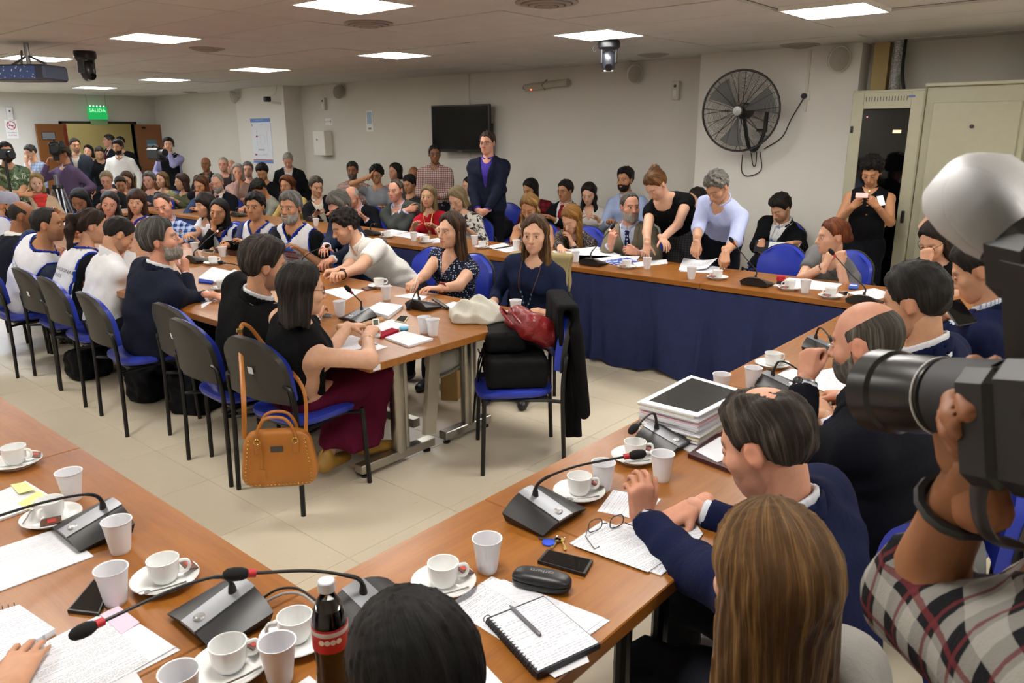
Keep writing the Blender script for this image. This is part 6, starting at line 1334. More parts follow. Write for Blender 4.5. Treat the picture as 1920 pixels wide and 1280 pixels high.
# ---------------------------------------------------------------- plastic cups
def make_pcup():
    m = MB(); pr = [(0, .002), (.0225, .0), (.0235, .003)]
    for k in range(9): pr += [(.0235 + .011 * (k + .5) / 9 * .95, .005 + k * .0085), (.0240 + .011 * (k + 1) / 9 * .95, .009 + k * .0085)]
    pr += [(.0355, .086), (.0375, .088), (.0375, .090), (.0345, .089), (.0225, .006), (0, .006)]
    m.lathe(pr, 22); return m.build('plastic_cup', PLAS)
PC0 = make_pcup()
PCS = [(137, 936, 'beside the yellow sticky notes at the left'), (227, 1034, 'right of the upper left microphone base'), (218, 1130, 'touching the black phone at the lower left'), (526, 1276, 'in front of the cola bottle'), (345, 1334, 'cut by the bottom edge'), (914, 1070, 'alone on the corner table beside the glasses case'), (1130, 918, 'left of the raised fist'), (1240, 900, 'right of the raised fist'), (1410, 727, 'in front of the balding man'), (1351, 740, 'hidden behind the stack of folders'),
       (638, 592, 'beside the woman in sleeveless black'), (725, 562, 'in the middle of the centre table'), (796, 624, 'left one of the pair at the table end'), (812, 629, 'right one of the pair at the table end'), (967, 590, 'at the table corner before the navy sweater woman'), (366, 473, 'before the young woman resting her cheek'), (418, 482, 'before the young man in white vest'), (1213, 504, 'by the bending woman in black'), (1296, 523, 'before the bending light blue shirt man'), (1509, 549, 'before the redhead'),
       (1079, 491, 'right of the floral dress woman'), (776, 452, 'before the woman in red'), (890, 459, 'behind the polka dot woman'), (968, 468, 'left of the navy sweater woman'), (593, 424, 'behind the bearded man in printed vest')]
for i, (x, y, w_) in enumerate(PCS):
    p = at(x, y, TOP); lab = 'white plastic cup ' + w_
    o = PC0 if i == 0 else PC0.copy()
    if i: COL.objects.link(o)
    o.location = (p[0], p[1], Z); o.rotation_euler = (0, 0, i * .7); tag(o, lab, 'plastic cup', 'disposable white cups')
# ---------------------------------------------------------------- microphones
def mic(px, py, user, lab, tip=None, ztip=.98, ring='b02028', lit=False, sc=1.):
    p = at(px, py, TOP + .02); u = unit(np.array([*user, 0.])); x = np.cross(u, (0, 0, 1))   # local y = away from the user
    M = np.stack([x, -u, V3(0, 0, 1)], 1) * -1; M[:, 2] *= -1; M = np.stack([np.cross(-u, (0, 0, 1)), -u, V3(0, 0, 1)], 1)
    e = empty('desk_microphone', (p[0], p[1], Z), 0, lab, 'microphone', 'gooseneck desk microphones')
    def hgt(a, b): return (.026 + .040 * (b + .5)) * (1 - .55 * abs(a * 2) ** 2.2)
    n = 9; Wd, Dp = .20 * sc, .145 * sc; P = np.zeros((n, n, 3))
    for i in range(n):
        for j in range(n): a, b = i / (n - 1) - .5, j / (n - 1) - .5; P[i, j] = (a * Wd, b * Dp, hgt(a, b))
    B_ = P.copy(); B_[:, :, 2] = .004; B_[:, :, :2] *= .92
    m = closed_sheet(P[:, ::-1], B_[:, ::-1]); m.V = [v @ M.T for v in m.V]; m.build('base', BLK, e, 50)
    S_ = np.zeros((5, n, 3)); 
    for i in range(5):
        for j in range(n): a, b = (i / 4 - .5) * .30, j / (n - 1) - .5; S_[i, j] = (a * Wd, b * Dp * 1.01, hgt(a, b) + .0022)
    T_ = S_.copy(); T_[:, :, 2] -= .006; m = closed_sheet(S_[:, ::-1], T_[:, ::-1]); m.V = [v @ M.T for v in m.V]; bd = m.build('panel', SIL, e, 50)
    m = MB(); m.lathe([(0, .0065), (.010, .006), (.013, .003), (.014, 0)], 14, (0, -.045 * sc, hgt(0, -.3))); m.V = [v @ M.T for v in m.V]; m.build('button', plain('c4c6ca', .25, .7), bd)
    b0 = M @ np.array((0, .035 * sc, hgt(0, .24))); O = np.array([p[0], p[1], Z])
    m = MB(); m.lathe([(.010, -.004), (.0085, .012), (.005, .024)], 10, b0); m.build('socket', BLK, e)
    if tip is not None:
        tp = at(*tip, ztip) - O; h_ = tp - b0; hz_ = h_ * [1, 1, 0]; L = np.linalg.norm(hz_); dr = unit(hz_)
        if tp[2] - b0[2] > .6 * L + .05: pth = [b0, b0 + (0, 0, .05), b0 * .5 + tp * .5 - dr * .02, tp]
        else: q1 = b0 + (0, 0, .035) + dr * .006; q2 = b0 + (0, 0, .062) + dr * min(.045, L * .2); pth = [b0, q1, q2, q2 * .6 + tp * .4 + (0, 0, .008), tp]
        pth = arc(pth, 6); m = MB(); rr_ = np.full(len(pth), .0036); rr_[:len(pth) // 2] = .005; m.tube(pth, rr_, 8); g = m.build('gooseneck', BLK, e)
        d = unit(pth[-1] - pth[-3]); m = MB(); m.tube([tp - d * .004, tp + d * .012], .0085, 12); m.build('light_ring', emis((.9, .03, .03), 1.2) if lit else plain(ring, .4), g)
        FM = frame(d); prf = [(0, -.002), (.010, .002), (.0135, .012), (.014, .026), (.0115, .04), (.006, .047), (0, .048)]
        m = MB(); m.lathe(prf, 14, M=np.stack([FM[:, 0], FM[:, 2] * -1, FM[:, 1]], 1), c=tp + d * .012); m.build('foam', plain('0e0e0f', .95), g)
    return e
mic(172, 985, (-1, 0), 'desk microphone on the left table beside the sticky notes', (-60, 985), .92); mic(412, 1150, (-1, 0), 'desk microphone at the lower left, its red ringed tip over printed pages', (190, 1166), .915); mic(702, 1150, (0, -1), 'desk microphone behind the dark hair, pointing left over the bottle', (475, 1074), .945)
mic(1022, 958, (0, -1), 'desk microphone beside the keys, aimed at the raised fist', (1172, 856), .93); mic(1246, 826, (0, -1), 'desk microphone in front of the stack of folders', (1198, 794), .87, ring='141414', sc=.95); mic(1462, 722, (0, -1), 'desk microphone before the balding man', (1500, 695), .84, ring='141414', sc=.95); mic(1540, 650, (0, -1), 'desk microphone behind the balding man hand', (1556, 632), .86, ring='141414', sc=.9)
mic(670, 594, (-1, 0), 'desk microphone between the plastic cup and the paper pile', (660, 549), .92, ring='8a1c20', sc=.95); mic(794, 572, (1, 0), 'desk microphone beside the voice recorder', (771, 566), .81, ring='141414', sc=.95); mic(372, 487, (1, 0), 'desk microphone before the young woman in black', (407, 434), 1.0, lit=True); mic(455, 528, (-1, 0), 'desk microphone hidden by the man in black jacket', (421, 493), .90, ring='141414'); mic(575, 500, (1, 0), 'desk microphone at the mouth of the leaning man', (608, 463), .96, lit=True)
mic(1113, 492, (1, 0), 'far desk microphone before the beige suit man', (1143, 432), 1.04, lit=True, ring='b02028'); mic(1420, 529, (1, 0), 'far desk microphone before the empty blue chair', (1377, 457), 1.05); mic(1622, 563, (1, 0), 'far desk microphone at the right corner', (1566, 480), 1.05); mic(700, 437, (1, 0), 'far desk microphone before the man in grey jacket', (703, 420), .9, lit=True); mic(590, 412, (1, 0), 'far desk microphone before the man in cream shirt', (596, 394), .98); mic(448, 403, (1, 0), 'far desk microphone before the person in grey t-shirt', (470, 392), .9)
for k, (pts, c, lab) in enumerate(((((480, 1130), (520, 1105), (560, 1104), (600, 1130), (660, 1160)), '101010', 'black microphone cable lying behind the cola bottle'), (((482, 1136), (530, 1113), (565, 1114), (596, 1136), (640, 1165)), '8d8f92', 'grey microphone cable lying behind the cola bottle'))):
    P = [at(x, y, TOP + .004 + (.03 if 0 < i < 4 else 0)) for i, (x, y) in enumerate(pts)]; m = MB(); m.tube(arc(P, 6), .003, 6); tag(m.build('cable', plain(c, .5)), lab, 'cable')
# ---------------------------------------------------------------- papers and stationery
PB, PT, PH, PF = (paper_mat(k) for k in ('blank', 'text', 'hand', 'form'))
def sheet_(pix, lab, mat=PT, z=0., th=.0012, curl=0., cat='paper', name='paper_sheet', group='loose papers'): return quad(name, pix, Z + z, th, mat, lab, cat, group, curl=curl)
sheet_([(-60, 945), (48, 901), (104, 935), (-60, 995)], 'stapled white document under the yellow sticky notes', PF, 0, .006)
quad('sticky_note', [(33, 943), (72, 920), (104, 938), (55, 955)], Z + .0065, .0006, plain('ece08a', .6), 'yellow sticky note lying on the left document', 'sticky note'); quad('sticky_note', [(20, 908), (48, 903), (70, 923), (36, 928)], Z + .0075, .0006, plain('efe48e', .6), 'yellow sticky note curling up above the other', 'sticky note', curl=.012)
sheet_([(-60, 1045), (108, 990), (176, 1042), (-60, 1130)], 'white printed form with a crest on the left table', PF, 0, .0022)
nb = quad('wire_notebook', [(-70, 1165), (36, 1133), (103, 1178), (-40, 1262)], Z, .014, PH, 'wire bound notebook with handwriting at the lower left edge', 'notebook')
for k in range(8):
    q = at(-50 + 11 * k, 1158 - 3.4 * k, TOP + .012); m = MB(); a = np.arange(10) * 2 * math.pi / 10; d = unit(at(36, 1133, TOP) - at(-70, 1165, TOP)); nn = np.cross(d, (0, 0, 1)); L = (q + np.outer(np.cos(a), nn) * .007 + np.outer(np.sin(a), V3(0, 0, 1)) * .007 - np.array(nb.location)) @ rotz(nb.rotation_euler[2]); m.tube(L, .0009, 4, closed=True); m.build('wire_ring', BLK, nb)
sheet_([(-40, 1262), (205, 1155), (330, 1212), (120, 1330)], 'printed letter on top of the lower left paper pile', PT, .0026, .001); sheet_([(20, 1235), (215, 1138), (338, 1218), (160, 1310)], 'white page under the printed letter at lower left', PB, .0, .0012); sheet_([(0, 1290), (235, 1225), (280, 1300), (100, 1400)], 'white page at the bottom edge under the resting hand', PB, .0013, .0012)
quad('sticky_note', [(188, 1152), (222, 1135), (262, 1166), (228, 1188)], Z + .004, .0006, plain('eec4d8', .6), 'pink sticky note on the lower left papers', 'sticky note')
sheet_([(556, 1282), (580, 1266), (620, 1300), (560, 1310)], 'corner of a white page at the bottom edge beside the bottle', PB)
def phone(pix, lab, c='0e0f11', frame_='1a1a1c', th=.0085, z=0.):
    e = quad('mobile_phone', pix, Z + z, th, plain(frame_, .4), lab, 'phone', 'phones lying on tables'); me = e.data; V = np.array([v.co[:] for v in me.vertices]); c0 = V.mean(0); n = len(V) // 2
    L = (V[n:, :2] - c0[:2]) * .90 + c0[:2]; m = MB(); m.prism(L, th, th + .0006); m.build('screen', plain(c, .08), e, False)
phone([(126, 1143), (176, 1084), (205, 1100), (185, 1150)], 'black phone in dark case touching a plastic cup, lower left'); phone([(1008, 1050), (1026, 1029), (1112, 1049), (1097, 1075)], 'black phone below the keys', th=.010); phone([(740, 601), (751, 591), (766, 592), (758, 604)], 'gold rimmed phone on the centre table', '202224', 'c8b898'); phone([(604, 592), (610, 587), (623, 588), (621, 593)], 'small phone beside the woman in sleeveless black', '55585c', '8a8c90'); phone([(1568, 553), (1572, 545), (1592, 546), (1588, 555)], 'phone with white frame at the far right', '1a1416', 'd8d4d0'); phone([(377, 472), (381, 467), (402, 469), (400, 474)], 'phone lying before the young woman in black', '4a4030', 'b8b0a0')
# right table papers
sheet_([(836, 1135), (922, 1080), (1144, 1163), (1020, 1250)], 'printed document under the spiral notebook', PT, 0, .0012); sheet_([(900, 1092), (945, 1086), (1134, 1158), (1085, 1195)], 'highlighted page under the spiral notebook', PF, .0013, .001); sheet_([(890, 1240), (905, 1240), (960, 1300), (900, 1320)], 'white page corner at the bottom edge right of the dark hair', PB); sheet_([(985, 1228), (1090, 1205), (1105, 1240), (1040, 1270)], 'blank page sticking out below the spiral notebook', PB, .0026, .001)
nb = quad('spiral_notebook', [(912, 1158), (1019, 1116), (1126, 1206), (1007, 1262)], Z + .004, .013, plain('1c1f2c', .5), 'open spiral notebook with a pen on the corner table', 'notebook')
adopt(quad('page', [(918, 1159), (1020, 1118), (1122, 1204), (1009, 1257)], Z + .0172, .0014, PH), nb)
A0, A1 = at(911, 1157, TOP + .012), at(1006, 1262, TOP + .012); R3 = rotz(nb.rotation_euler[2])
for k in range(20):
    q = A0 + (A1 - A0) * (k + .5) / 20; d = unit(A1 - A0); nn = np.cross(d, (0, 0, 1)); a = np.arange(12) * 2 * math.pi / 12
    m = MB(); m.tube(((q + np.outer(np.cos(a), nn) * .0085 + np.outer(np.sin(a), V3(0, 0, 1)) * .0085) - np.array(nb.location)) @ R3, .0011, 5, closed=True); m.build('wire_ring', DKG, nb)
def pen(a, b, z, c, lab, rad=.0045, cap_=None):
    A_, B_ = at(*a, z), at(*b, z); e = empty('pen', A_, 0, lab, 'pen', 'pens'); m = MB(); d = B_ - A_
    m.tube([d * 0, d * .08, d * .1, d * .97, d], [.0008, rad * .7, rad, rad, rad * .7], 10); m.build('barrel', plain(c, .3, .4 if cap_ is None else 0), e)
    m = MB(); m.tube([d * .62 + (0, 0, rad), d * .95 + (0, 0, rad)], .0012, 6); m.build('clip', STEEL, e); return e
pen((955, 1134), (1013, 1190), TOP + .0235, '6c6a74', 'grey metal pen lying on the spiral notebook'); pen((775, 566), (785, 562), TOP + .006, '1a1a1c', 'black pen by the voice recorder')
# glasses case
A0, A1 = at(962, 1078, TOP + .02), at(1071, 1098, TOP + .02); cc = (A0 + A1) / 2; dd = unit((A1 - A0) * [1, 1, 0]); hl = np.linalg.norm(A1 - A0) / 2
def gc(top): 
    def fn(p):
        x = p @ dd.astype(F32); y = p @ np.cross((0, 0, 1), dd).astype(F32); z = p[:, 2]; q = np.stack([np.abs(x) / hl, np.abs(y) / .030, np.abs(z - .021) / .0225], 1)
        d = ((q ** 3.2).sum(1) ** (1 / 3.2) - 1) * .021; return np.maximum(d, (.0215 - z) if top else (z - .0205))
    return fn
e = empty('glasses_case', (cc[0], cc[1], Z), 0, 'hard black glasses case beside the phone', 'glasses case')
for tp_, nm in ((True, 'lid'), (False, 'tray')): V, Fq = surf(gc(tp_), (-.1, -.1, -.005), (.1, .1, .05), .0035); mk(nm, V, Fq, plain('17181b', .4), e)
lettering('brand_mark', 'carhartt', .018, np.stack([-dd, np.cross((0, 0, 1), -dd), V3(0, 0, 1)], 1), (0, 0, .0435), plain('8d8d8f', .5), e)
# keys
k0 = at(1044, 1012, TOP + .004); e = empty('key_ring', (k0[0], k0[1], Z), 0, 'bunch of keys with a blue fob', 'keys')
L = lambda x, y, z=.003: at(x, y, TOP + z) - np.array([k0[0], k0[1], Z])
m = MB(); m.lathe([(0, 0), (.017, 0), (.018, .002), (.017, .004), (0, .004)], 18, L(1029, 1018, .001)); m.build('fob', plain('2a4ac8', .35), e)
m = MB(); a = np.arange(14) * 2 * math.pi / 14; m.tube(L(1051, 1009) + np.stack([.012 * np.cos(a), .012 * np.sin(a), 0 * a + .002], 1), .001, 5, closed=True); m.build('ring', STEEL, e)
for (a, b, c) in (((1046, 1012), (1035, 1028), 'a8976a'), ((1053, 1012), (1062, 1030), 'c8b06a'), ((1042, 1010), (1010, 1009), '8c8c8e')):
    A_, B_ = L(*a, .006), L(*b, .004); d = B_ - A_; s_ = np.cross(unit(d), (0, 0, 1)); m = MB(); m.lathe([(0, 0), (.009, 0), (.009, .002), (0, .002)], 10, A_); m.box((A_ + B_) / 2, (np.linalg.norm(d), .004, .002), np.stack([unit(d), -s_, V3(0, 0, 1)], 1)); m.box(B_ - d * .12 + s_ * .003, (np.linalg.norm(d) * .25, .006, .002), np.stack([unit(d), -s_, V3(0, 0, 1)], 1)); m.build('key', plain(c, .3, .8), e)
# papers before the blue suit
sheet_([(1068, 1018), (1130, 975), (1290, 1035), (1240, 1078)], 'fanned printed pages below the raised arm', PT, 0, .003); sheet_([(1120, 958), (1150, 918), (1240, 935), (1205, 975)], 'torn handwritten sheet behind the raised fist', PH, 0, .001); sheet_([(1150, 985), (1290, 960), (1318, 1000), (1270, 1066)], 'printed page under the blue sleeved hands', PT, .0032, .001); sheet_([(1075, 1022), (1160, 985), (1260, 1040), (1215, 1072)], 'top printed page holding a pair of spectacles', PT, .0043, .001)
gp = at(1165, 1022, TOP + .01); gm = glasses_mesh(); RM = rotz(math.radians(150)) @ rotx(math.pi); e = empty('spectacles', (gp[0], gp[1], Z), 0, 'thin spectacles resting on the printed page', 'glasses'); gm.V = [v @ RM.T + (0, 0, .025) for v in gm.V]; gm.build('frame', plain('26262a', .3), e)
# folder stack
top = [(1200, 752), (1296, 702), (1400, 732), (1309, 779)]; zt = TOP + .115; e = None; Q0 = np.array([at(x, y, zt) for x, y in top]); c0 = Q0.mean(0)
e = empty('paper_stack', (c0[0], c0[1], Z), 0, 'tall stack of case folders topped with a black cover', 'paper stack'); z = 0.; rs = np.random.RandomState(3)
for k in range(22):
    th = rs.uniform(.003, .007); J = rs.randn(2) * .004; L_ = (Q0 - c0)[:, :2] @ rotz(rs.randn() * .025)[:2, :2] * (1 + rs.randn() * .012) + J; m = MB(); m.prism(L_[::-1] if np.cross(*(L_[1] - L_[0], L_[2] - L_[1])) < 0 else L_, z, z + th * .86); z += th
    c = ['e8e8ec', 'dcdce2', 'd8c4c8', 'e6e6ea', 'cfd0d6', 'd4ccb0', 'e4b8c0'][rs.randint(7)]; m.build('folder', plain(c, .7), e, False)
L_ = (Q0 - c0)[:, :2]; L_ = L_[::-1] if np.cross(*(L_[1] - L_[0], L_[2] - L_[1])) < 0 else L_
m = MB(); m.prism(L_, z, z + .004); m.build('folder', plain('eceef0', .5), e, False); m = MB(); m.prism(L_ * .83 , z + .004, z + .006); m.build('cover', plain('26282a', .25), e, False)
quad('leather_folder', [(1290, 850), (1345, 812), (1420, 850), (1370, 880)], Z, .014, plain('3c1a20', .4), 'burgundy leather folder beneath white pages', 'folder'); sheet_([(1305, 845), (1350, 818), (1400, 845), (1345, 866)], 'white pages on the burgundy folder', PB, .0145, .002); sheet_([(1278, 838), (1320, 815), (1350, 838), (1300, 850)], 'pages sticking out under the folder stack', PB, 0, .004)
sheet_([(1425, 718), (1480, 690), (1560, 705), (1500, 742)], 'white sheet before the balding man', PT); sheet_([(1480, 705), (1560, 690), (1620, 715), (1560, 740)], 'papers under the balding man arm', PT, .0013)
sheet_([(1690, 600), (1770, 565), (1830, 592), (1750, 622)], 'papers under the phone of the navy suit man', PT)
# far table papers
FP = [([(1035, 470), (1120, 462), (1165, 478), (1060, 492)], 'white pages before the floral dress woman'), ([(1070, 478), (1200, 480), (1190, 492), (1090, 495)], 'wide sheet beside the far plastic cup'), ([(1185, 492), (1250, 486), (1252, 494), (1195, 500)], 'sheet under the hands of the bending woman'), ([(1274, 508), (1310, 495), (1362, 502), (1340, 512)], 'paper pile under the hands of the man bending'), ([(1448, 535), (1480, 520), (1580, 532), (1560, 545)], 'stack of white papers before the redhead'), ([(1585, 548), (1640, 540), (1680, 552), (1640, 562)], 'sheet with yellow mark before the writing woman'),
      ([(735, 441), (775, 434), (802, 440), (770, 447)], 'white pages before the woman in red'), ([(700, 436), (735, 430), (765, 434), (730, 442)], 'papers before the man in grey jacket'), ([(786, 452), (830, 444), (828, 454), (800, 457)], 'sheets before the printed top woman'), ([(908, 462), (945, 455), (960, 462), (930, 467)], 'open booklet right of the polka dot woman'), ([(922, 466), (960, 460), (975, 468), (950, 473)], 'white sheet left of the navy sweater woman')]
for q, lab in FP: sheet_(q, lab, PT, 0, .003 if 'stack' in lab or 'pile' in lab else .0015)
sheet_([(1272, 506), (1282, 483), (1345, 495), (1325, 507)], 'lifted page held by the bending man in light blue', PT, .004, .001, curl=.05)
quad('blue_booklet', [(1130, 489), (1175, 482), (1200, 490), (1150, 496)], Z + .0015, .003, cloth('3c4ea0', 'blotch', 'c8d4ec'), 'blue and white printed booklet on the far table', 'booklet')
p = at(1464, 533, TOP); e = empty('ink_stamp', (p[0], p[1], Z), .3, 'small red ink stamp on the far table', 'stamp'); m = MB(); m.box((0, 0, .012), (.05, .055, .024), bev=.004); m.build('pad', plain('15151a', .4), e); m = MB(); m.box((0, 0, .043), (.056, .06, .038), bev=.006); m.build('grip', plain('a81c28', .35), e)
p = at(1600, 541, TOP); e = empty('tissue_pack', (p[0], p[1], Z), .2, 'small blue and white pack before the writing woman', 'pack'); m = MB(); m.box((0, 0, .014), (.10, .06, .028), bev=.008); m.build('wrapper', plain('3c66c8', .4), e); m = MB(); m.box((-.03, 0, .029), (.03, .045, .002)); m.build('label', plain('dfe4f0', .5), e, False)
# centre table papers and small things
CP = [([(604, 640), (660, 628), (712, 645), (640, 662)], 'white sheet under the hands of the woman in black', PT), ([(688, 658), (690, 640), (728, 650), (684, 663)], 'blank sheet at the table corner', PB), ([(602, 545), (640, 538), (682, 544), (650, 562)], 'white sheet before the leaning man', PB), ([(695, 608), (735, 598), (768, 610), (712, 626)], 'loose white sheet under the red pencil case', PB), ([(738, 555), (775, 549), (802, 556), (790, 562)], 'white sheet under the polka dot woman hands', PB), ([(822, 575), (850, 565), (885, 572), (870, 582)], 'white sheet behind the beige cloth', PB), ([(376, 560), (400, 552), (406, 560), (378, 578)], 'white pad beneath the tablet', PB)]
for q, lab, mt in CP: sheet_(q, lab, mt)
quad('writing_pad', [(722, 632), (757, 620), (812, 634), (766, 648)], Z, .010, PB, 'white writing pad with brown backing at the table end', 'pad'); e = quad('document_tray', [(684, 580), (712, 566), (756, 572), (728, 592)], Z, .02, PB, 'pile of papers in clear plastic on the centre table', 'paper pile')
fv = quad('folded_vest', [(372, 520), (398, 500), (432, 508), (412, 530)], Z, .012, cloth('e8eaf0'), 'folded white vest with blue edging on the table', 'vest'); quad('folded_vest', [(420, 515), (440, 504), (452, 512), (430, 522)], Z, .010, cloth('e8eaf0'), 'second fold of a white vest near the man in black', 'vest'); adopt(quad('edging', [(372, 522), (400, 526), (398, 530), (372, 527)], Z, .0125, cloth('2c48a8')), fv)
quad('pencil_case', [(704, 625), (735, 614), (748, 618), (715, 631)], Z, .012, cloth('9a1c30'), 'flat red pencil case on the centre table', 'pencil case'); quad('brown_case', [(680, 604), (716, 593), (720, 598), (686, 609)], Z, .016, plain('9c6c38', .5), 'long brown leather case behind the hands', 'case')
p = at(757, 615, TOP + .015); m = MB(); m.lathe([(0, -.012), (.022, -.01), (.028, 0), (.022, .01), (0, .012)], 14, (p[0], p[1], TOP + .013)); tag(m.build('eraser', plain('5aa8d0', .35)), 'small blue rounded eraser by the red case', 'eraser')
A_, B_ = at(812, 560, TOP + .03), at(840, 578, TOP + .012); d = B_ - A_; m = MB(); m.box((A_ + B_) / 2, (.024, np.linalg.norm(d), .02), frame(d), bev=.005); tag(m.build('voice_recorder', plain('2c2620', .35, .3)), 'slim dark voice recorder leaning near the microphone', 'recorder')
quad('tablet', [(374, 562), (398, 551), (404, 556), (378, 568)], Z + .0014, .008, plain('6a6c72', .25, .6), 'grey tablet before the grey bearded man', 'tablet'); quad('wallet', [(678, 539), (697, 535), (706, 540), (686, 543)], Z, .008, plain('4a2c24', .5), 'brown wallet beside the centre coffee cup', 'wallet')
# beige cloth bundle
p = at(897, 600, TOP); c = np.array([p[0], p[1], Z])
def bundle(q):
    x, y, z = q[:, 0], q[:, 1], q[:, 2]; u = (x * .62 - y * .78); v = (x * .78 + y * .62)
    h = .10 * np.exp(-((u - .03) / .10) ** 2 - (v / .09) ** 2) + .05 * np.exp(-((u + .10) / .08) ** 2 - (v / .08) ** 2) + .03
    h = h + .014 * np.sin(u * 46 + v * 30 + 3 * np.sin(v * 20)) + .010 * np.sin(v * 60 - u * 20)
    R_ = np.sqrt((u / .18) ** 2 + (v / .12) ** 2) - 1 - .12 * np.sin(np.arctan2(v, u) * 5 + 1); return np.maximum(np.maximum((z - h) * .6, R_ * .09), -z)
V, Fq = surf(bundle, (-.25, -.25, -.01), (.25, .25, .17), .008, slack=2.5); tag(mk('folded_jacket', V, Fq, cloth('d2cfc2'), loc=c), 'crumpled beige cloth jacket on the centre table', 'jacket')
# cola bottle
p = at(612, 1094, TOP + .245); e = empty('cola_bottle', (p[0], p[1], Z), 0, 'plastic cola bottle with red label and silver cap', 'bottle')
t = NT('clear_pet'); t.fin((.9, .92, .92), .05, 0, .5, Transmission_Weight=1., IOR=1.25); MPET = t.m
m = MB(); m.lathe([(0, .004), (.026, 0), (.032, .006), (.0325, .04), (.0295, .075), (.031, .10), (.033, .125), (.033, .165), (.030, .185), (.021, .212), (.0135, .224), (.0125, .238), (0, .238)], 26); m.build('bottle_wall', MPET, e)
t = NT('cola'); t.fin(lin('160a06'), .08, 0, .6); m = MB(); m.lathe([(0, .006), (.025, .003), (.031, .008), (.0315, .04), (.0285, .075), (.030, .10), (.032, .125), (.032, .165), (.0285, .184), (.024, .196), (0, .196)], 24); m.build('cola', t.m, e)
m = MB(); m.lathe([(.0335, .118), (.0338, .12), (.0338, .163), (.0335, .165)], 26); lb = m.build('label', plain('b8202c', .35), e); m = MB(); m.lathe([(.0340, .152), (.0342, .153), (.0342, .160), (.0340, .161)], 26); m.build('label_band', plain('c9c9cc', .4), lb)
dcam = unit((EYE - p) * [1, 1, 0]); rt = np.cross((0, 0, 1), dcam)
for k in range(4): a = -.52 + .32 * k; d = dcam * math.cos(a) + rt * math.sin(a); m = MB(); m.lathe([(0, 0), (.0055, 0), (.0055, .0006), (0, .0006)], 12, d * .0339 + (0, 0, .142), M=np.stack([np.cross((0, 0, 1), d), V3(0, 0, 1), d], 1)); m.build('badge', plain('e6dcd8', .4), lb)
m = MB(); m.lathe([(0, .252), (.0145, .252), (.016, .250), (.0162, .232), (0, .232)], 20); m.build('cap', plain('c4c8d0', .35), e)
# ================================================================ things on and under chairs
chair(3.12, 2.68, (-.72, .69), 'blue seat chair loaded with bags at the table end'); cf = unit(V3(-.72, .69, 0)); cr = np.cross(cf, (0, 0, 1)); CB = V3(3.12, 2.68, 0)
def soft(name, fn, lo, hi, h, mat, lab, cat, loc): V, Fq = surf(fn, lo, hi, h, slack=2.2); return tag(mk(name, V, Fq, mat, loc=loc), lab, cat) if cat else mk(name, V, Fq, mat, lab)
def sbox(p, c, hlf, M, rnd, wr=0.):
    q = np.abs((p - np.asarray(c, F32)) @ np.asarray(M, F32)) - (np.asarray(hlf, F32) - rnd); d = np.sqrt((np.maximum(q, 0) ** 2).sum(1)) + np.minimum(q.max(1), 0) - rnd
    return d + wr * np.sin(p[:, 0] * 50 + 2 * np.sin(p[:, 2] * 40)) * np.sin(p[:, 1] * 45) if wr else d
CM = np.stack([cr, cf, V3(0, 0, 1)], 1); LEA = plain('131315', .5)
e = empty('laptop_bag', CB + (0, 0, .47), 0, 'black laptop bag with dangling strap on the loaded chair', 'bag')
V, Fq = surf(lambda p: sbox(p, (0, 0, .085), (.21, .17, .085), CM, .035, .003), (-.3, -.3, -.02), (.3, .3, .2), .010); mk('bag_body', V, Fq, cloth('131416', rough=.7), e)
P0 = lambda x, y, z: cr * x + cf * y + V3(0, 0, z)
m = MB(); m.tube(arc([P0(.13, .17, .12), P0(.135, .20, 0), P0(.12, .22, -.15), P0(.08, .23, -.27), P0(.02, .23, -.20), P0(.02, .2, .0), P0(.03, .17, .12)], 5), .004, 6, lat=cr, kx=5.); m.build('strap', cloth('17181b'), e); m = MB(); m.tube(arc([P0(-.05, .175, .04), P0(-.02, .2, .03), P0(.02, .2, .10), P0(.03, .175, .17)], 4), .003, 5, lat=V3(0, 0, 1), kx=5); m.build('strap', cloth('17181b'), e); m = MB(); m.tube(arc([P0(.02, .185, .13), P0(.03, .20, .16), P0(.0, .20, .17), P0(.02, .185, .13)], 4), .004, 6); m.build('clasp', STEEL, e)
e = empty('camera_case', CB + cr * .03 + cf * .05 + (0, 0, .645), 0, 'smaller black zip case on top of the laptop bag', 'case'); V, Fq = surf(lambda p: sbox(p, (0, 0, .06), (.155, .11, .06), CM, .03, .002), (-.2, -.2, -.02), (.2, .2, .15), .009); mk('case_body', V, Fq, cloth('101113', rough=.65), e); m = MB(); m.box(P0(.13, .112, .06), (.03, .01, .02), CM); m.build('buckle', SIL, e, False)
m = MB(); a = [P0(x, .113 - .02 * (abs(x) > .12), .075) for x in np.linspace(-.14, .14, 9)]; m.tube(a, .003, 5); m.build('zip', STEEL, e)
e = empty('red_handbag', CB - cr * .02 - cf * .10 + (0, 0, .70), 0, 'dark red leather handbag lying on the black bags', 'handbag')
RLE = None; t = NT('red_leather'); v = t.obj(); t.bump(t.noise(v, 24, 4, .6, .8), .7, .012); RLE = t.fin(t.mix(t.noise(v, 10, 3), lin('6a1418'), lin('8a2024')), .28)
RT = rotz(.3) @ rotx(.5); V, Fq = surf(lambda p: sbox(p, (0, 0, .07), (.16, .12, .075), CM @ RT, .06, .006), (-.25, -.25, -.06), (.25, .25, .24), .009); mk('bag_body', V, Fq, RLE, e)
for k in (0, 1): m = MB(); m.tube(arc([P0(.10, .08 + .05 * k, .12), P0(.06, .12 + .05 * k, .165), P0(-.06, .12 + .05 * k, .165), P0(-.11, .07 + .05 * k, .11)], 5), .008, 8); m.build('handle', RLE, e)
m = MB(); m.box(P0(.11, .12, .11), (.02, .01, .025), CM); m.build('buckle', plain('c8b06a', .3, .8), e, False)
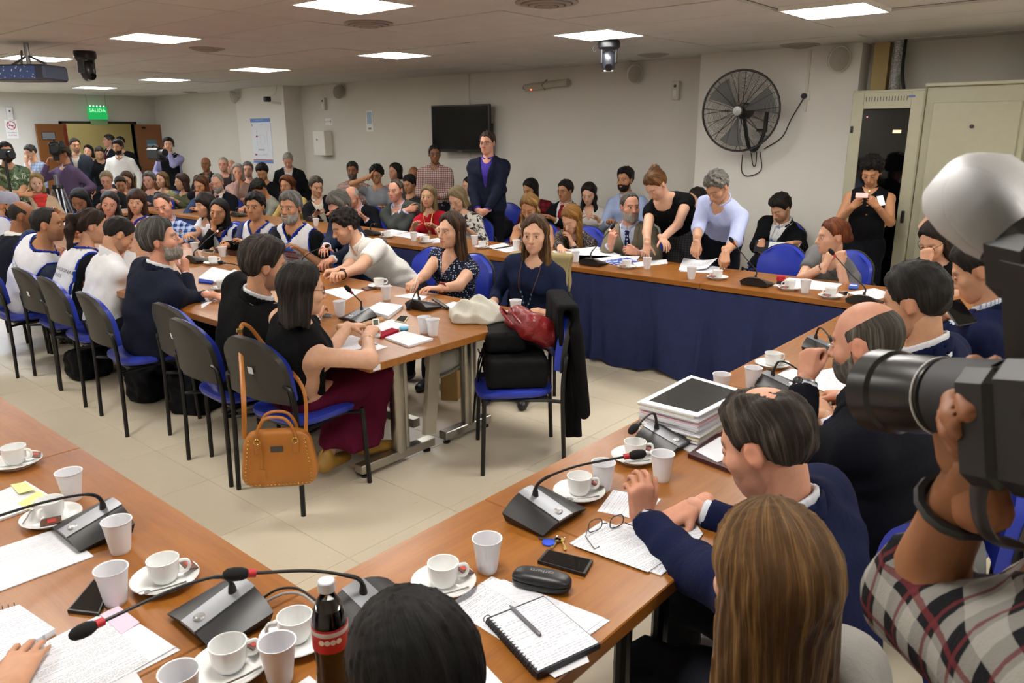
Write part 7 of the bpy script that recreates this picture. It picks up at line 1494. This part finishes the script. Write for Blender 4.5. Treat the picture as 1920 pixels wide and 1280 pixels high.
def drape(name, c, f_, wid, z1, zf, zb, mat, lab, seed, sleeves=True):
    """garment hung over a chair back: sheet over the top edge, long behind, short in front"""
    r_ = np.cross(f_, (0, 0, 1)); rs = np.random.RandomState(seed); ph = rs.rand(4) * 6
    def fn(p):
        q = p - np.asarray(c, F32); x = q @ r_.astype(F32); y = q @ f_.astype(F32); z = p[:, 2]; low = np.clip((z1 - z) / .6, 0, 1)
        ww = wid * (1 - .15 * low) + .012 * np.sin(z * 20 + ph[0]); fold = .018 * low * np.sin(x * 38 + ph[1] + z * 4) + .012 * low * np.sin(x * 71 + ph[2])
        yo = -.045 - .03 * low + fold; back = np.maximum(np.abs(y - yo) - .02, np.maximum(zb + .03 * np.sin(x * 14 + ph[3]) - z, z - z1))
        fr = np.maximum(np.abs(y - .035 - fold) - .016, np.maximum(zf - z, z - z1)); tp = np.maximum(np.abs(y + .005) - .045, np.abs(z - z1) - .014); slv = np.minimum(cap(p, c + r_ * wid * .8 - f_ * .05 + V3(0, 0, z1 - .14), c + r_ * wid * .9 - f_ * .1 + V3(0, 0, z1 - .62), .05, .045, f_, .8), cap(p, c - r_ * wid * .8 - f_ * .05 + V3(0, 0, z1 - .14), c - r_ * wid * .7 - f_ * .11 + V3(0, 0, z1 - .6), .05, .045, f_, .8))
        return smin(smax(smin(smin(back, fr, .03), tp, .03), np.abs(x) - ww - .04 * np.clip((z1 - z) * -3 + .2, -1, 0), .03), slv if sleeves else 9 + 0 * z, .02)
    lo = np.array([c[0] - .45, c[1] - .45, zb - .05]); hi = np.array([c[0] + .45, c[1] + .45, z1 + .06]); V, Fq = surf(fn, lo, hi, .0115, slack=2.2); O = np.array([c[0], c[1], 0]); return tag(mk(name, V - O, Fq, mat, loc=O), lab, 'garment')
cb = CB - cf * .26; drape('suit_jacket', cb, cf, .24, .915, .66, .13, cloth('101013'), 'black suit jacket draped over the loaded chair back', 4)
q = [x for x in PEOPLE if x['who'] == 'the woman in navy sweater'][0]; cb = q['P'] + q['f'] * (.04 - .275); drape('coat', cb, q['f'], .245, .925, .60, .33, cloth('a8976e'), 'beige wool coat hung on the navy sweater woman chair', 7, False)
# tan handbag with studs
e = empty('tan_handbag', (0, 0, 0), 0, 'tan leather handbag with gold studs hanging from the chair', 'handbag'); TAN = None
t = NT('tan_leather'); v = t.obj(); t.bump(t.noise(v, 70, 3), .2, .004); TAN = t.fin(t.mix(t.noise(v, 7, 3), lin('94591e'), lin('b5732c')), .42); GOLD = plain('d8bc6a', .22, .9)
bc = atX(524, 856, 1.80); fx = unit(CAMR @ np.array([1., 0, 0]) * [1, 1, 0]); fx = rot_about(fx, (0, 0, 1), .12); fn_ = np.cross(fx, (0, 0, 1)); BM = np.stack([fx, fn_, V3(0, 0, 1)], 1)   # fn_ points to the camera or away
if fn_ @ (EYE - bc) < 0: fn_ = -fn_; BM[:, 1] = fn_
def bag(p):
    q = (p - bc.astype(F32)) @ BM.astype(F32); z = q[:, 2]; k = 1 - .14 * np.clip((z + .08) / .2, 0, 1); kk = 1 - .45 * np.clip((z + .09) / .2, 0, 1)
    a = np.abs(q) / np.stack([.175 * k, .062 * kk, .138 + 0 * z], 1); return ((a ** 5).sum(1) ** .2 - 1) * .055
V, Fq = surf(bag, bc - .24, bc + .24, .0075, slack=2.6); e.location = (bc[0], bc[1], 0); OB = np.array([bc[0], bc[1], 0]); mk('bag_body', V - OB, Fq, TAN, e)
B3 = lambda x, y, z: bc + fx * x + fn_ * y + V3(0, 0, z) - OB
for y in (.035, -.035): m = MB(); m.tube(arc([B3(-.085, y, .09), B3(-.08, y * 1.1, .15), B3(-.04, y * 1.1, .205), B3(.04, y * 1.1, .205), B3(.08, y * 1.1, .15), B3(.085, y, .09)], 5), .0075, 8); m.build('handle', TAN, e)
for x in (-.085, .085):
    m = MB(); m.box(B3(x, .045, .065), (.03, .006, .06), BM, bev=.002); m.build('handle_tab', TAN, e); m = MB(); a = np.arange(12) * 2 * math.pi / 12; m.tube(B3(x, .05, .098) + .013 * (np.outer(np.cos(a), fx) + np.outer(np.sin(a), V3(0, 0, 1))), .0022, 5, closed=True); m.build('ring', GOLD, e)
m = MB(); m.box(B3(.0, .046, .058), (.055, .004, .026), BM); m.build('name_plate', plain('4a4a4e', .3, .5), e, False)
sm = MB(); sm.lathe([(0, .005), (.0035, .003), (.0045, 0)], 8); sm_o = None
stud = [(x, -.112) for x in np.linspace(-.14, .14, 17)] + [(s_ * (.148 - .022 * max(0, (z + .05) / .15)), z) for s_ in (-1, 1) for z in np.linspace(-.1, .1, 12)]
for i, (x, z) in enumerate(stud):
    y = .062 * (1 - .45 * max(0, min(1, (z + .09) / .2))) * max(0.05, 1 - (abs(x) / .172) ** 5 - (abs(z) / .138) ** 5) ** .2
    m = MB(); m.lathe([(0, .005), (.0035, .003), (.0045, -.002)], 7, B3(x, y * 1.0, z), M=np.stack([fx, -V3(0, 0, 1) * 1., fn_], 1)); m.build('stud', GOLD, e)
m = MB(); m.tube([B3(-.07, .055, .09), B3(-.068, .06, .0), B3(-.07, .06, -.03)], .003, 6); m.box(B3(-.07, .06, -.06), (.026, .004, .05), BM); m.build('tag', TAN, e)
chtop = V3(1.88, 3.40, .90); m = MB(); m.tube(arc([B3(-.15, 0, .10), B3(-.135, 0, .3), chtop - OB + (-.02, -.05, -.03), chtop - OB + (.02, -.06, .0), chtop - OB + (.07, -.14, -.12), B3(.12, -.06, .32), B3(.13, 0, .10)], 6), .0035, 6, lat=fx, kx=3.2); m.build('shoulder_strap', TAN, e)
m = MB(); m.box(chtop - OB + (-.02, -.05, -.015), (.03, .03, .022), BM, bev=.004); m.build('buckle', GOLD, e)
# bags on the floor, helmet, paper bag
def floorbag(px, py, sx, sy, sz, yaw, c, lab, cat='bag', name='backpack', rnd=.07):
    p = at(px, py, 0); M = rotz(yaw); e_ = empty(name, (p[0], p[1], 0), 0, lab, cat); V, Fq = surf(lambda q: np.maximum(sbox(q, (0, 0, sz * .9), (sx, sy, sz), M, rnd, .010), -q[:, 2]), (-.4, -.4, -.02), (.4, .4, sz * 2.1), .015); mk('bag_body', V, Fq, cloth(c, rough=.7), e_)
    m = MB(); m.tube(arc([M @ (sx * .5, sy, sz * 1.6), M @ (sx * .6, sy * 1.4, sz), M @ (sx * .4, sy * 1.3, .04)], 4), .006, 6, lat=M @ (1, 0, 0), kx=3); m.build('strap', cloth(c), e_); return e_
floorbag(375, 765, .17, .13, .16, .4, '0f1116', 'black backpack on the floor beneath the empty chair'); floorbag(290, 745, .16, .12, .12, .2, '121318', 'dark bag on the floor below the navy blazer man', name='shoulder_bag'); floorbag(170, 705, .15, .12, .12, .1, '14151a', 'dark bag on the floor under the white shirt man', name='shoulder_bag'); 
p = at(850, 742, 0); e = empty('paper_bag', (p[0], p[1], 0), .5, 'brown kraft paper bag standing on the floor under the table', 'paper bag'); m = MB(); m.prism([(-.1, -.06), (.1, -.06), (.1, .06), (-.1, .06)], 0, .001); m.V = []; m.F = []; m.I = []; m.n = 0
n = 4; ring = lambda k, z, j: [(-.1 * k + j, -.06 * k, z), (0, -.055 * k + j * .5, z), (.1 * k, -.06 * k, z), (.1 * k - j, .06 * k, z), (0, .05 * k, z), (-.1 * k, .06 * k, z)]
Vv = np.array(ring(1, 0, 0) + ring(1, .15, .006) + ring(.98, .29, -.006) + ring(.96, .29, -.006) + ring(.96, .02, 0)); m.add(Vv, [(i * 6 + k, i * 6 + (k + 1) % 6, (i + 1) * 6 + (k + 1) % 6, (i + 1) * 6 + k) for i in range(4) for k in range(6)] + [list(range(6))[::-1], [24 + k for k in range(6)]]); m.build('bag_wall', plain('a3834f', .8), e, False)
hp = atX(838, 668, 3.18); e = empty('helmet', hp, 0, 'white safety helmet held under the table end', 'helmet')
def helm(q): return np.maximum(ell(q, (0, 0, 0), (.125, .15, .115)), -(q[:, 2] + .07 + .3 * q[:, 1] * 0) - .0)
V, Fq = surf(helm, (-.16, -.18, -.14), (.16, .18, .14), .009); HMt = rotz(.9) @ rotx(-.5); mk('shell', V @ HMt.T, Fq, plain('d6d8d4', .28), e)
m = MB(); a = np.linspace(0, 2 * math.pi, 25)[:-1]; m.tube(np.stack([.122 * np.cos(a), .147 * np.sin(a), 0 * a - .06], 1) @ HMt.T, .01, 6, closed=True); m.build('rim', plain('b4b6b2', .4), e); m = MB(); m.box(HMt @ (.122, .0, .0), (.006, .05, .03), HMt); m.build('vent_slot', plain('55585a', .5), e, False)
m = MB(); m.tube(arc([HMt @ (.1, 0, -.06), HMt @ (.05, -.03, -.13), HMt @ (-.1, 0, -.06)], 5), .005, 6); m.build('strap', BLK, e)
# ================================================================ cameras
def cambody(e, M, c0, parts):
    for nm, mat, fnm in parts: m = MB(); fnm(m); m.V = [v @ M.T + c0 for v in m.V]; m.build(nm, mat, e)
# photographer's camera: lens towards image left
B_ = atD(2000, 765, .74); Fd = atD(1652, 732, .88); ld = unit(Fd - B_); M = np.stack([np.cross(ld, (0, 0, 1)), ld, np.cross(np.cross(ld, (0, 0, 1)), ld)], 1); M[:, 0] = unit(M[:, 0]); M[:, 2] = unit(M[:, 2]); LL = np.linalg.norm(Fd - B_)
e = empty('photo_camera', B_, 0, 'black photo camera with long zoom lens and flash held by the photographer', 'camera'); GB = plain('0c0d10', .28)
ZL = lambda prof: (lambda m: m.lathe([(r_, y) for r_, y in prof], 28, M=np.stack([V3(1, 0, 0), V3(0, 0, -1), V3(0, 1, 0)], 1)))
k = LL
cambody(e, M, 0, [('camera_body', plain('101114', .45), lambda m: (m.box((0, -.02, -.01), (.145, .07, .11), bev=.015), m.box((0, -.015, .058), (.07, .06, .045), bev=.012), m.box((-.062, .02, -.012), (.03, .05, .1), bev=.012))),
    ('lens_mount', GB, ZL([(.030, .012), (.036, .014), (.038, k * .22), (.034, k * .24)])), ('zoom_ring', plain('15161a', .6), ZL([(.034, k * .24), (.0385, k * .25), (.0385, k * .55), (.034, k * .57)])), ('lens_barrel', GB, ZL([(.034, k * .57), (.037, k * .58), (.040, k * .72), (.0405, k * .9), (.035, k * .92)])), ('lens_hood', plain('08090b', .3), ZL([(.0405, k * .86), (.044, k * .88), (.045, k * 1.0), (.041, k * 1.0), (.037, k * .92), (0, k * .92)])), ('focus_mark', plain('c8c8ca', .4), ZL([(.0388, k * .595), (.0392, k * .597), (.0392, k * .601), (.0388, k * .603)])), ('lens_collar', plain('30343c', .3), ZL([(.0388, k * .1), (.0402, k * .11), (.0402, k * .16), (.0388, k * .17)]))])
fb = atD(1960, 560, .74); ft = atD(1955, 385, .72); fd_ = unit(ft - fb)
m = MB(); Mf = np.stack([M[:, 0], np.cross(fd_, M[:, 0]), fd_], 1); m.box((B_ * 0 + (atD(1965, 610, .74) - B_)), (.06, .05, .13), Mf, bev=.01); m.box(atD(1945, 500, .74) - B_, (.07, .06, .06), Mf, bev=.012); fl_ = m.build('flash_unit', plain('0b0b0d', .5), e)
t = NT('diffuser_dome'); t.fin(lin('989a9d'), .6, 0, .3, Transmission_Weight=.5); DIF = t.m
hd = unit(atD(1835, 370, .76) - atD(1925, 455, .74)); HMx = frame(hd); hc = atD(1915, 442, .75) - B_
m = MB(); m.box(hc, (.07, .075, .05), HMx, bev=.010); m.build('flash_head', plain('111113', .5), fl_)
P = np.zeros((7, 16, 3))
for i, (yy, wx, wz) in enumerate(((.0, .037, .028), (.015, .041, .033), (.04, .043, .036), (.062, .041, .034), (.074, .034, .026), (.079, .02, .014), (.080, .0, .0))):
    for j in range(16): a = j * 2 * math.pi / 16; ca, sa = math.cos(a), math.sin(a); P[i, j] = hc + HMx @ (wx * math.copysign(abs(ca) ** .6, ca), yy, wz * math.copysign(abs(sa) ** .6, sa))
m = MB(); m.add(P.reshape(-1, 3), [(i * 16 + j, i * 16 + (j + 1) % 16, (i + 1) * 16 + (j + 1) % 16, (i + 1) * 16 + j) for i in range(6) for j in range(16)]); m.build('diffuser', DIF, fl_)
m = MB(); m.tube(arc([M @ (-.07, -.03, .02), atD(1838, 905, .70) - B_, atD(1850, 1000, .70) - B_, atD(1905, 1020, .72) - B_], 5), .004, 6, lat=V3(0, 0, 1), kx=3); m.build('strap', BLK, e)
# television camera on tripod
def tripod(px, py, Y, zc, lab, spread=.42, col_='9a9a9c'):
    p = atY(px, py, Y); e_ = empty('tripod', (p[0], p[1], 0), 0, lab, 'tripod'); m = MB(); m.lathe([(0, zc), (.07, zc), (.08, zc - .04), (.05, zc - .09), (.03, zc - .3), (0, zc - .3)], 14); m.build('head', BLK, e_); m = MB(); m.tube([(0, 0, zc), (0, 0, zc + .14)], .03, 10); m.build('column', SIL, e_)
    for k in range(3):
        a = k * 2.094 + .4; d = V3(math.cos(a), math.sin(a), 0); s_ = np.cross(d, (0, 0, 1)) * .03; m = MB()
        for q in (-1, 1): m.tube([d * .06 + s_ * q + (0, 0, zc - .06), d * spread * .6 + s_ * q * .7 + (0, 0, zc * .42)], .014, 8)
        m.tube([d * spread * .5 + (0, 0, zc * .55), d * spread + (0, 0, .02)], .016, 8); lg = m.build('leg', plain(col_, .35, .5), e_); m = MB(); m.lathe([(0, 0), (.03, 0), (.025, .03), (0, .03)], 10, d * spread); m.build('foot', BLK, lg)
    return p
tp_ = tripod(107, 345, 12.25, 1.12, 'grey metal tripod carrying the video camera at far left')
cp = atY(103, 278, 12.25); e = empty('video_camera', cp, math.radians(-20), 'large black video camera with monitor on the tripod', 'camera'); m = MB(); m.box((0, 0, 0), (.14, .34, .18), bev=.02); m.build('body', BLK, e)
m = MB(); m.lathe([(.05, 0), (.06, .05), (.06, .16), (.05, .17), (0, .17)], 16, (0, -.15, 0), M=rotx(math.pi / 2)); m.build('lens', GB, e); m = MB(); m.box((-.05, -.12, .17), (.17, .03, .11), bev=.006); mo = m.build('monitor', BLK, e); m = MB(); m.box((-.05, -.137, .17), (.15, .002, .09)); m.build('monitor_face', plain('6f7278', .3), mo, False)
m = MB(); m.tube([(0, .05, .09), (0, -.05, .15), (0, -.13, .13)], .012, 8); m.build('handle', BLK, e); m = MB(); m.box((0, 0, -.12), (.08, .14, .1), bev=.01); m.build('mount_plate', DKG, e); m = MB(); m.box((.09, .08, .05), (.06, .12, .1), bev=.01); m.build('viewfinder', BLK, e)
cp = atY(292, 288, 14.1); e = empty('video_camera', cp, math.radians(10), 'black shoulder camera held by the cameraman in vest', 'camera'); m = MB(); m.box((0, 0, 0), (.16, .34, .2), bev=.03); m.build('body', BLK, e); m = MB(); m.lathe([(.05, 0), (.065, .06), (.065, .15), (0, .15)], 16, (-.02, -.15, .02), M=rotx(math.pi / 2)); m.build('lens', GB, e); m = MB(); m.tube([(0, .1, .1), (0, 0, .16), (0, -.12, .12)], .015, 8); m.build('handle', BLK, e); m = MB(); m.box((.12, .05, -.06), (.14, .2, .16), bev=.03); m.build('battery', DKG, e)
cp = atY(10, 289, 11.45); e = empty('video_camera', cp, 0., 'small black camcorder in front of the camouflage t-shirt man', 'camera'); m = MB(); m.box((0, 0, 0), (.2, .12, .13), bev=.02); m.build('body', BLK, e); m = MB(); m.lathe([(.045, 0), (.045, .1), (0, .1)], 14, (.03, -.05, 0), M=rotx(math.pi / 2)); m.build('lens', GB, e)
p = atY(10, 300, 11.45); e = empty('monopod', (p[0], p[1], 0), 0, 'thin black camera stand before the camouflage t-shirt man', 'stand'); m = MB(); m.tube([(0, 0, 0), (0, 0, cp[2] - .06)], .016, 8); m.build('column', BLK, e); m = MB(); m.tube([(0, 0, .9), (.25, .05, 0)], .012, 6); m.tube([(0, 0, .9), (-.2, .15, 0)], .012, 6); m.build('brace', BLK, e)
# cap, headphones, small held things
q = [x for x in PEOPLE if x['who'] == 'the man in grey cap'][0]
m = MB(); m.lathe([(.083, .02), (.088, .05), (.080, .09), (.055, .118), (0, .128)], 20, sq=1.22); P = np.zeros((5, 9, 3))
for i in range(5):
    for j in range(9): a = math.radians(-60 + 15 * j); P[i, j] = ((.085 + .0 * i) * math.sin(a) * (1 + .05 * i), .09 * math.cos(a) + .018 * i * math.cos(a) + .01, .03 - .004 * i)
c_ = closed_sheet(P, P - np.array((0, 0, .004)))
m2 = MB(); m2.V = [v for v in c_.V]; m2.F = c_.F; m2.I = c_.I; m2.n = c_.n
for mm, nm in ((m, 'cap'), (m2, 'cap_visor')): mm.V = [q['Hc'] + (v * q['s']) @ q['HM'].T - q['O'] for v in mm.V]; mm.build(nm, cloth('9a9cac'), q['root'])
q = [x for x in PEOPLE if x['who'] == 'the cameraman in black vest'][0]; m = MB(); a = np.linspace(-.1, math.pi + .1, 14); m.tube(np.stack([.098 * np.cos(a), 0 * a - .01, .03 + .105 * np.sin(a)], 1), .009, 6)
for sx in (-1, 1): m.lathe([(0, -.012), (.036, -.012), (.038, .012), (0, .014)], 12, (sx * .088, -.01, -.005), M=roty(sx * math.pi / 2))
m.V = [q['Hc'] + v @ q['HM'].T - q['O'] for v in m.V]; m.build('headphones', BLK, q['root'])
def held(px, py, plane, dims, rot, c, lab, cat, name='mobile_phone', scr=None):
    p = {'X': atX, 'Y': atY}[plane[0]](px, py, plane[1]); e_ = empty(name, p, 0, lab, cat); m = MB(); m.box((0, 0, 0), dims, rot, bev=.004); m.build('body', plain(c, .35), e_)
    if scr: m = MB(); m.box(rot @ (0, 0, dims[2] / 2 + .0006), (dims[0] * .9, dims[1] * .92, .001), rot); m.build('screen', plain(scr, .1), e_, False)
vd = unit((EYE - atX(1618, 368, 7.)) * [1, 1, 0]); Mh = np.stack([np.cross((0, 0, 1), vd), unit(V3(0, 0, 1) * .8 - vd * .6), unit(vd * .8 + V3(0, 0, .6))], 1)
held(1616, 366, ('X', 6.93), (.10, .05, .009), Mh, 'c8a8a0', 'pink phone held by the standing woman', 'phone')
held(1652, 376, ('X', 7.05), (.05, .10, .004), Mh @ rotz(.3), 'e8e8ec', 'folded white papers tucked by the standing woman', 'paper', 'folded_paper')
vd = unit((EYE - atX(1800, 588, 3.3)) * [1, 1, 0]); Mh2 = np.stack([np.cross((0, 0, 1), vd), unit(vd * -.7 + V3(0, 0, .4)), unit(vd * .5 + V3(0, 0, .8))], 1)
held(1798, 586, ('X', 3.36), (.075, .15, .009), Mh2 @ rotz(.5), '121214', 'dark phone held low by the navy suit man', 'phone', scr='0a0a0c')
vd = unit((EYE - p1['WR'][1]) * [1, 1, 0]); pp0 = (p1['WR'][1] + p1['HD'][1][0] @ (0, .10, -.02)); e = empty('voice_recorder', pp0, 0, 'white handheld recorder in the hands of the woman in black', 'recorder'); m = MB(); m.box((0, 0, 0), (.035, .11, .014), frame(unit(V3(.4, .5, .6))), bev=.004); m.build('body', plain('e4e6ec', .35), e); m = MB(); m.box(frame(unit(V3(.4, .5, .6))) @ (0, .03, .008), (.024, .03, .002), frame(unit(V3(.4, .5, .6)))); m.build('display', plain('5c6450', .3), e, False)
def hpen(q, k, c, lab):
    M_2, _ = q['HD'][k]; b = q['WR'][k] + M_2 @ (-.03 * k if k == 1 else .03, .085, -.035); t_ = b + unit(V3(0, 0, 1) * .8 - q['f'] * .5) * .13; e_ = empty('pen', b, 0, lab, 'pen', 'pens'); m = MB(); d = t_ - b; m.tube([-d * .12, d * 0, d * .95, d], [.0008, .004, .004, .003], 8); m.build('barrel', plain(c, .35), e_)
hpen(p59, 1, '2c48c0', 'blue and white pen in the hand of the writing woman'); hpen(p29, 1, 'd8d8dc', 'white pen in the hand of the printed top woman'); hpen(p9, 1, 'e8e8ec', 'white pen in the hand of the polka dot woman'); hpen(p25, 1, '2a2420', 'dark pen in the hand of the beige suit man')
p = atX(1445, 463, 7.25); e = empty('folder', p, 0, 'open dark folder with white pages on the young man lap', 'folder'); Mx = np.stack([unit(V3(.3, -.95, 0)), unit(V3(.9, .3, .35)), V3(-.3, -.1, .95)], 1); m = MB(); m.box((0, 0, 0), (.30, .22, .006), Mx); m.build('cover', plain('1c1f26', .5), e, False); m = MB(); m.box(Mx @ (.06, 0, .005), (.16, .2, .003), Mx); m.build('pages', PB, e, False)
# the empty chair between the bending man and the redhead; chair behind the polka dot woman
chair(6.12, 2.48, (-1, .05), 'empty blue chair before the young man with blue tie');
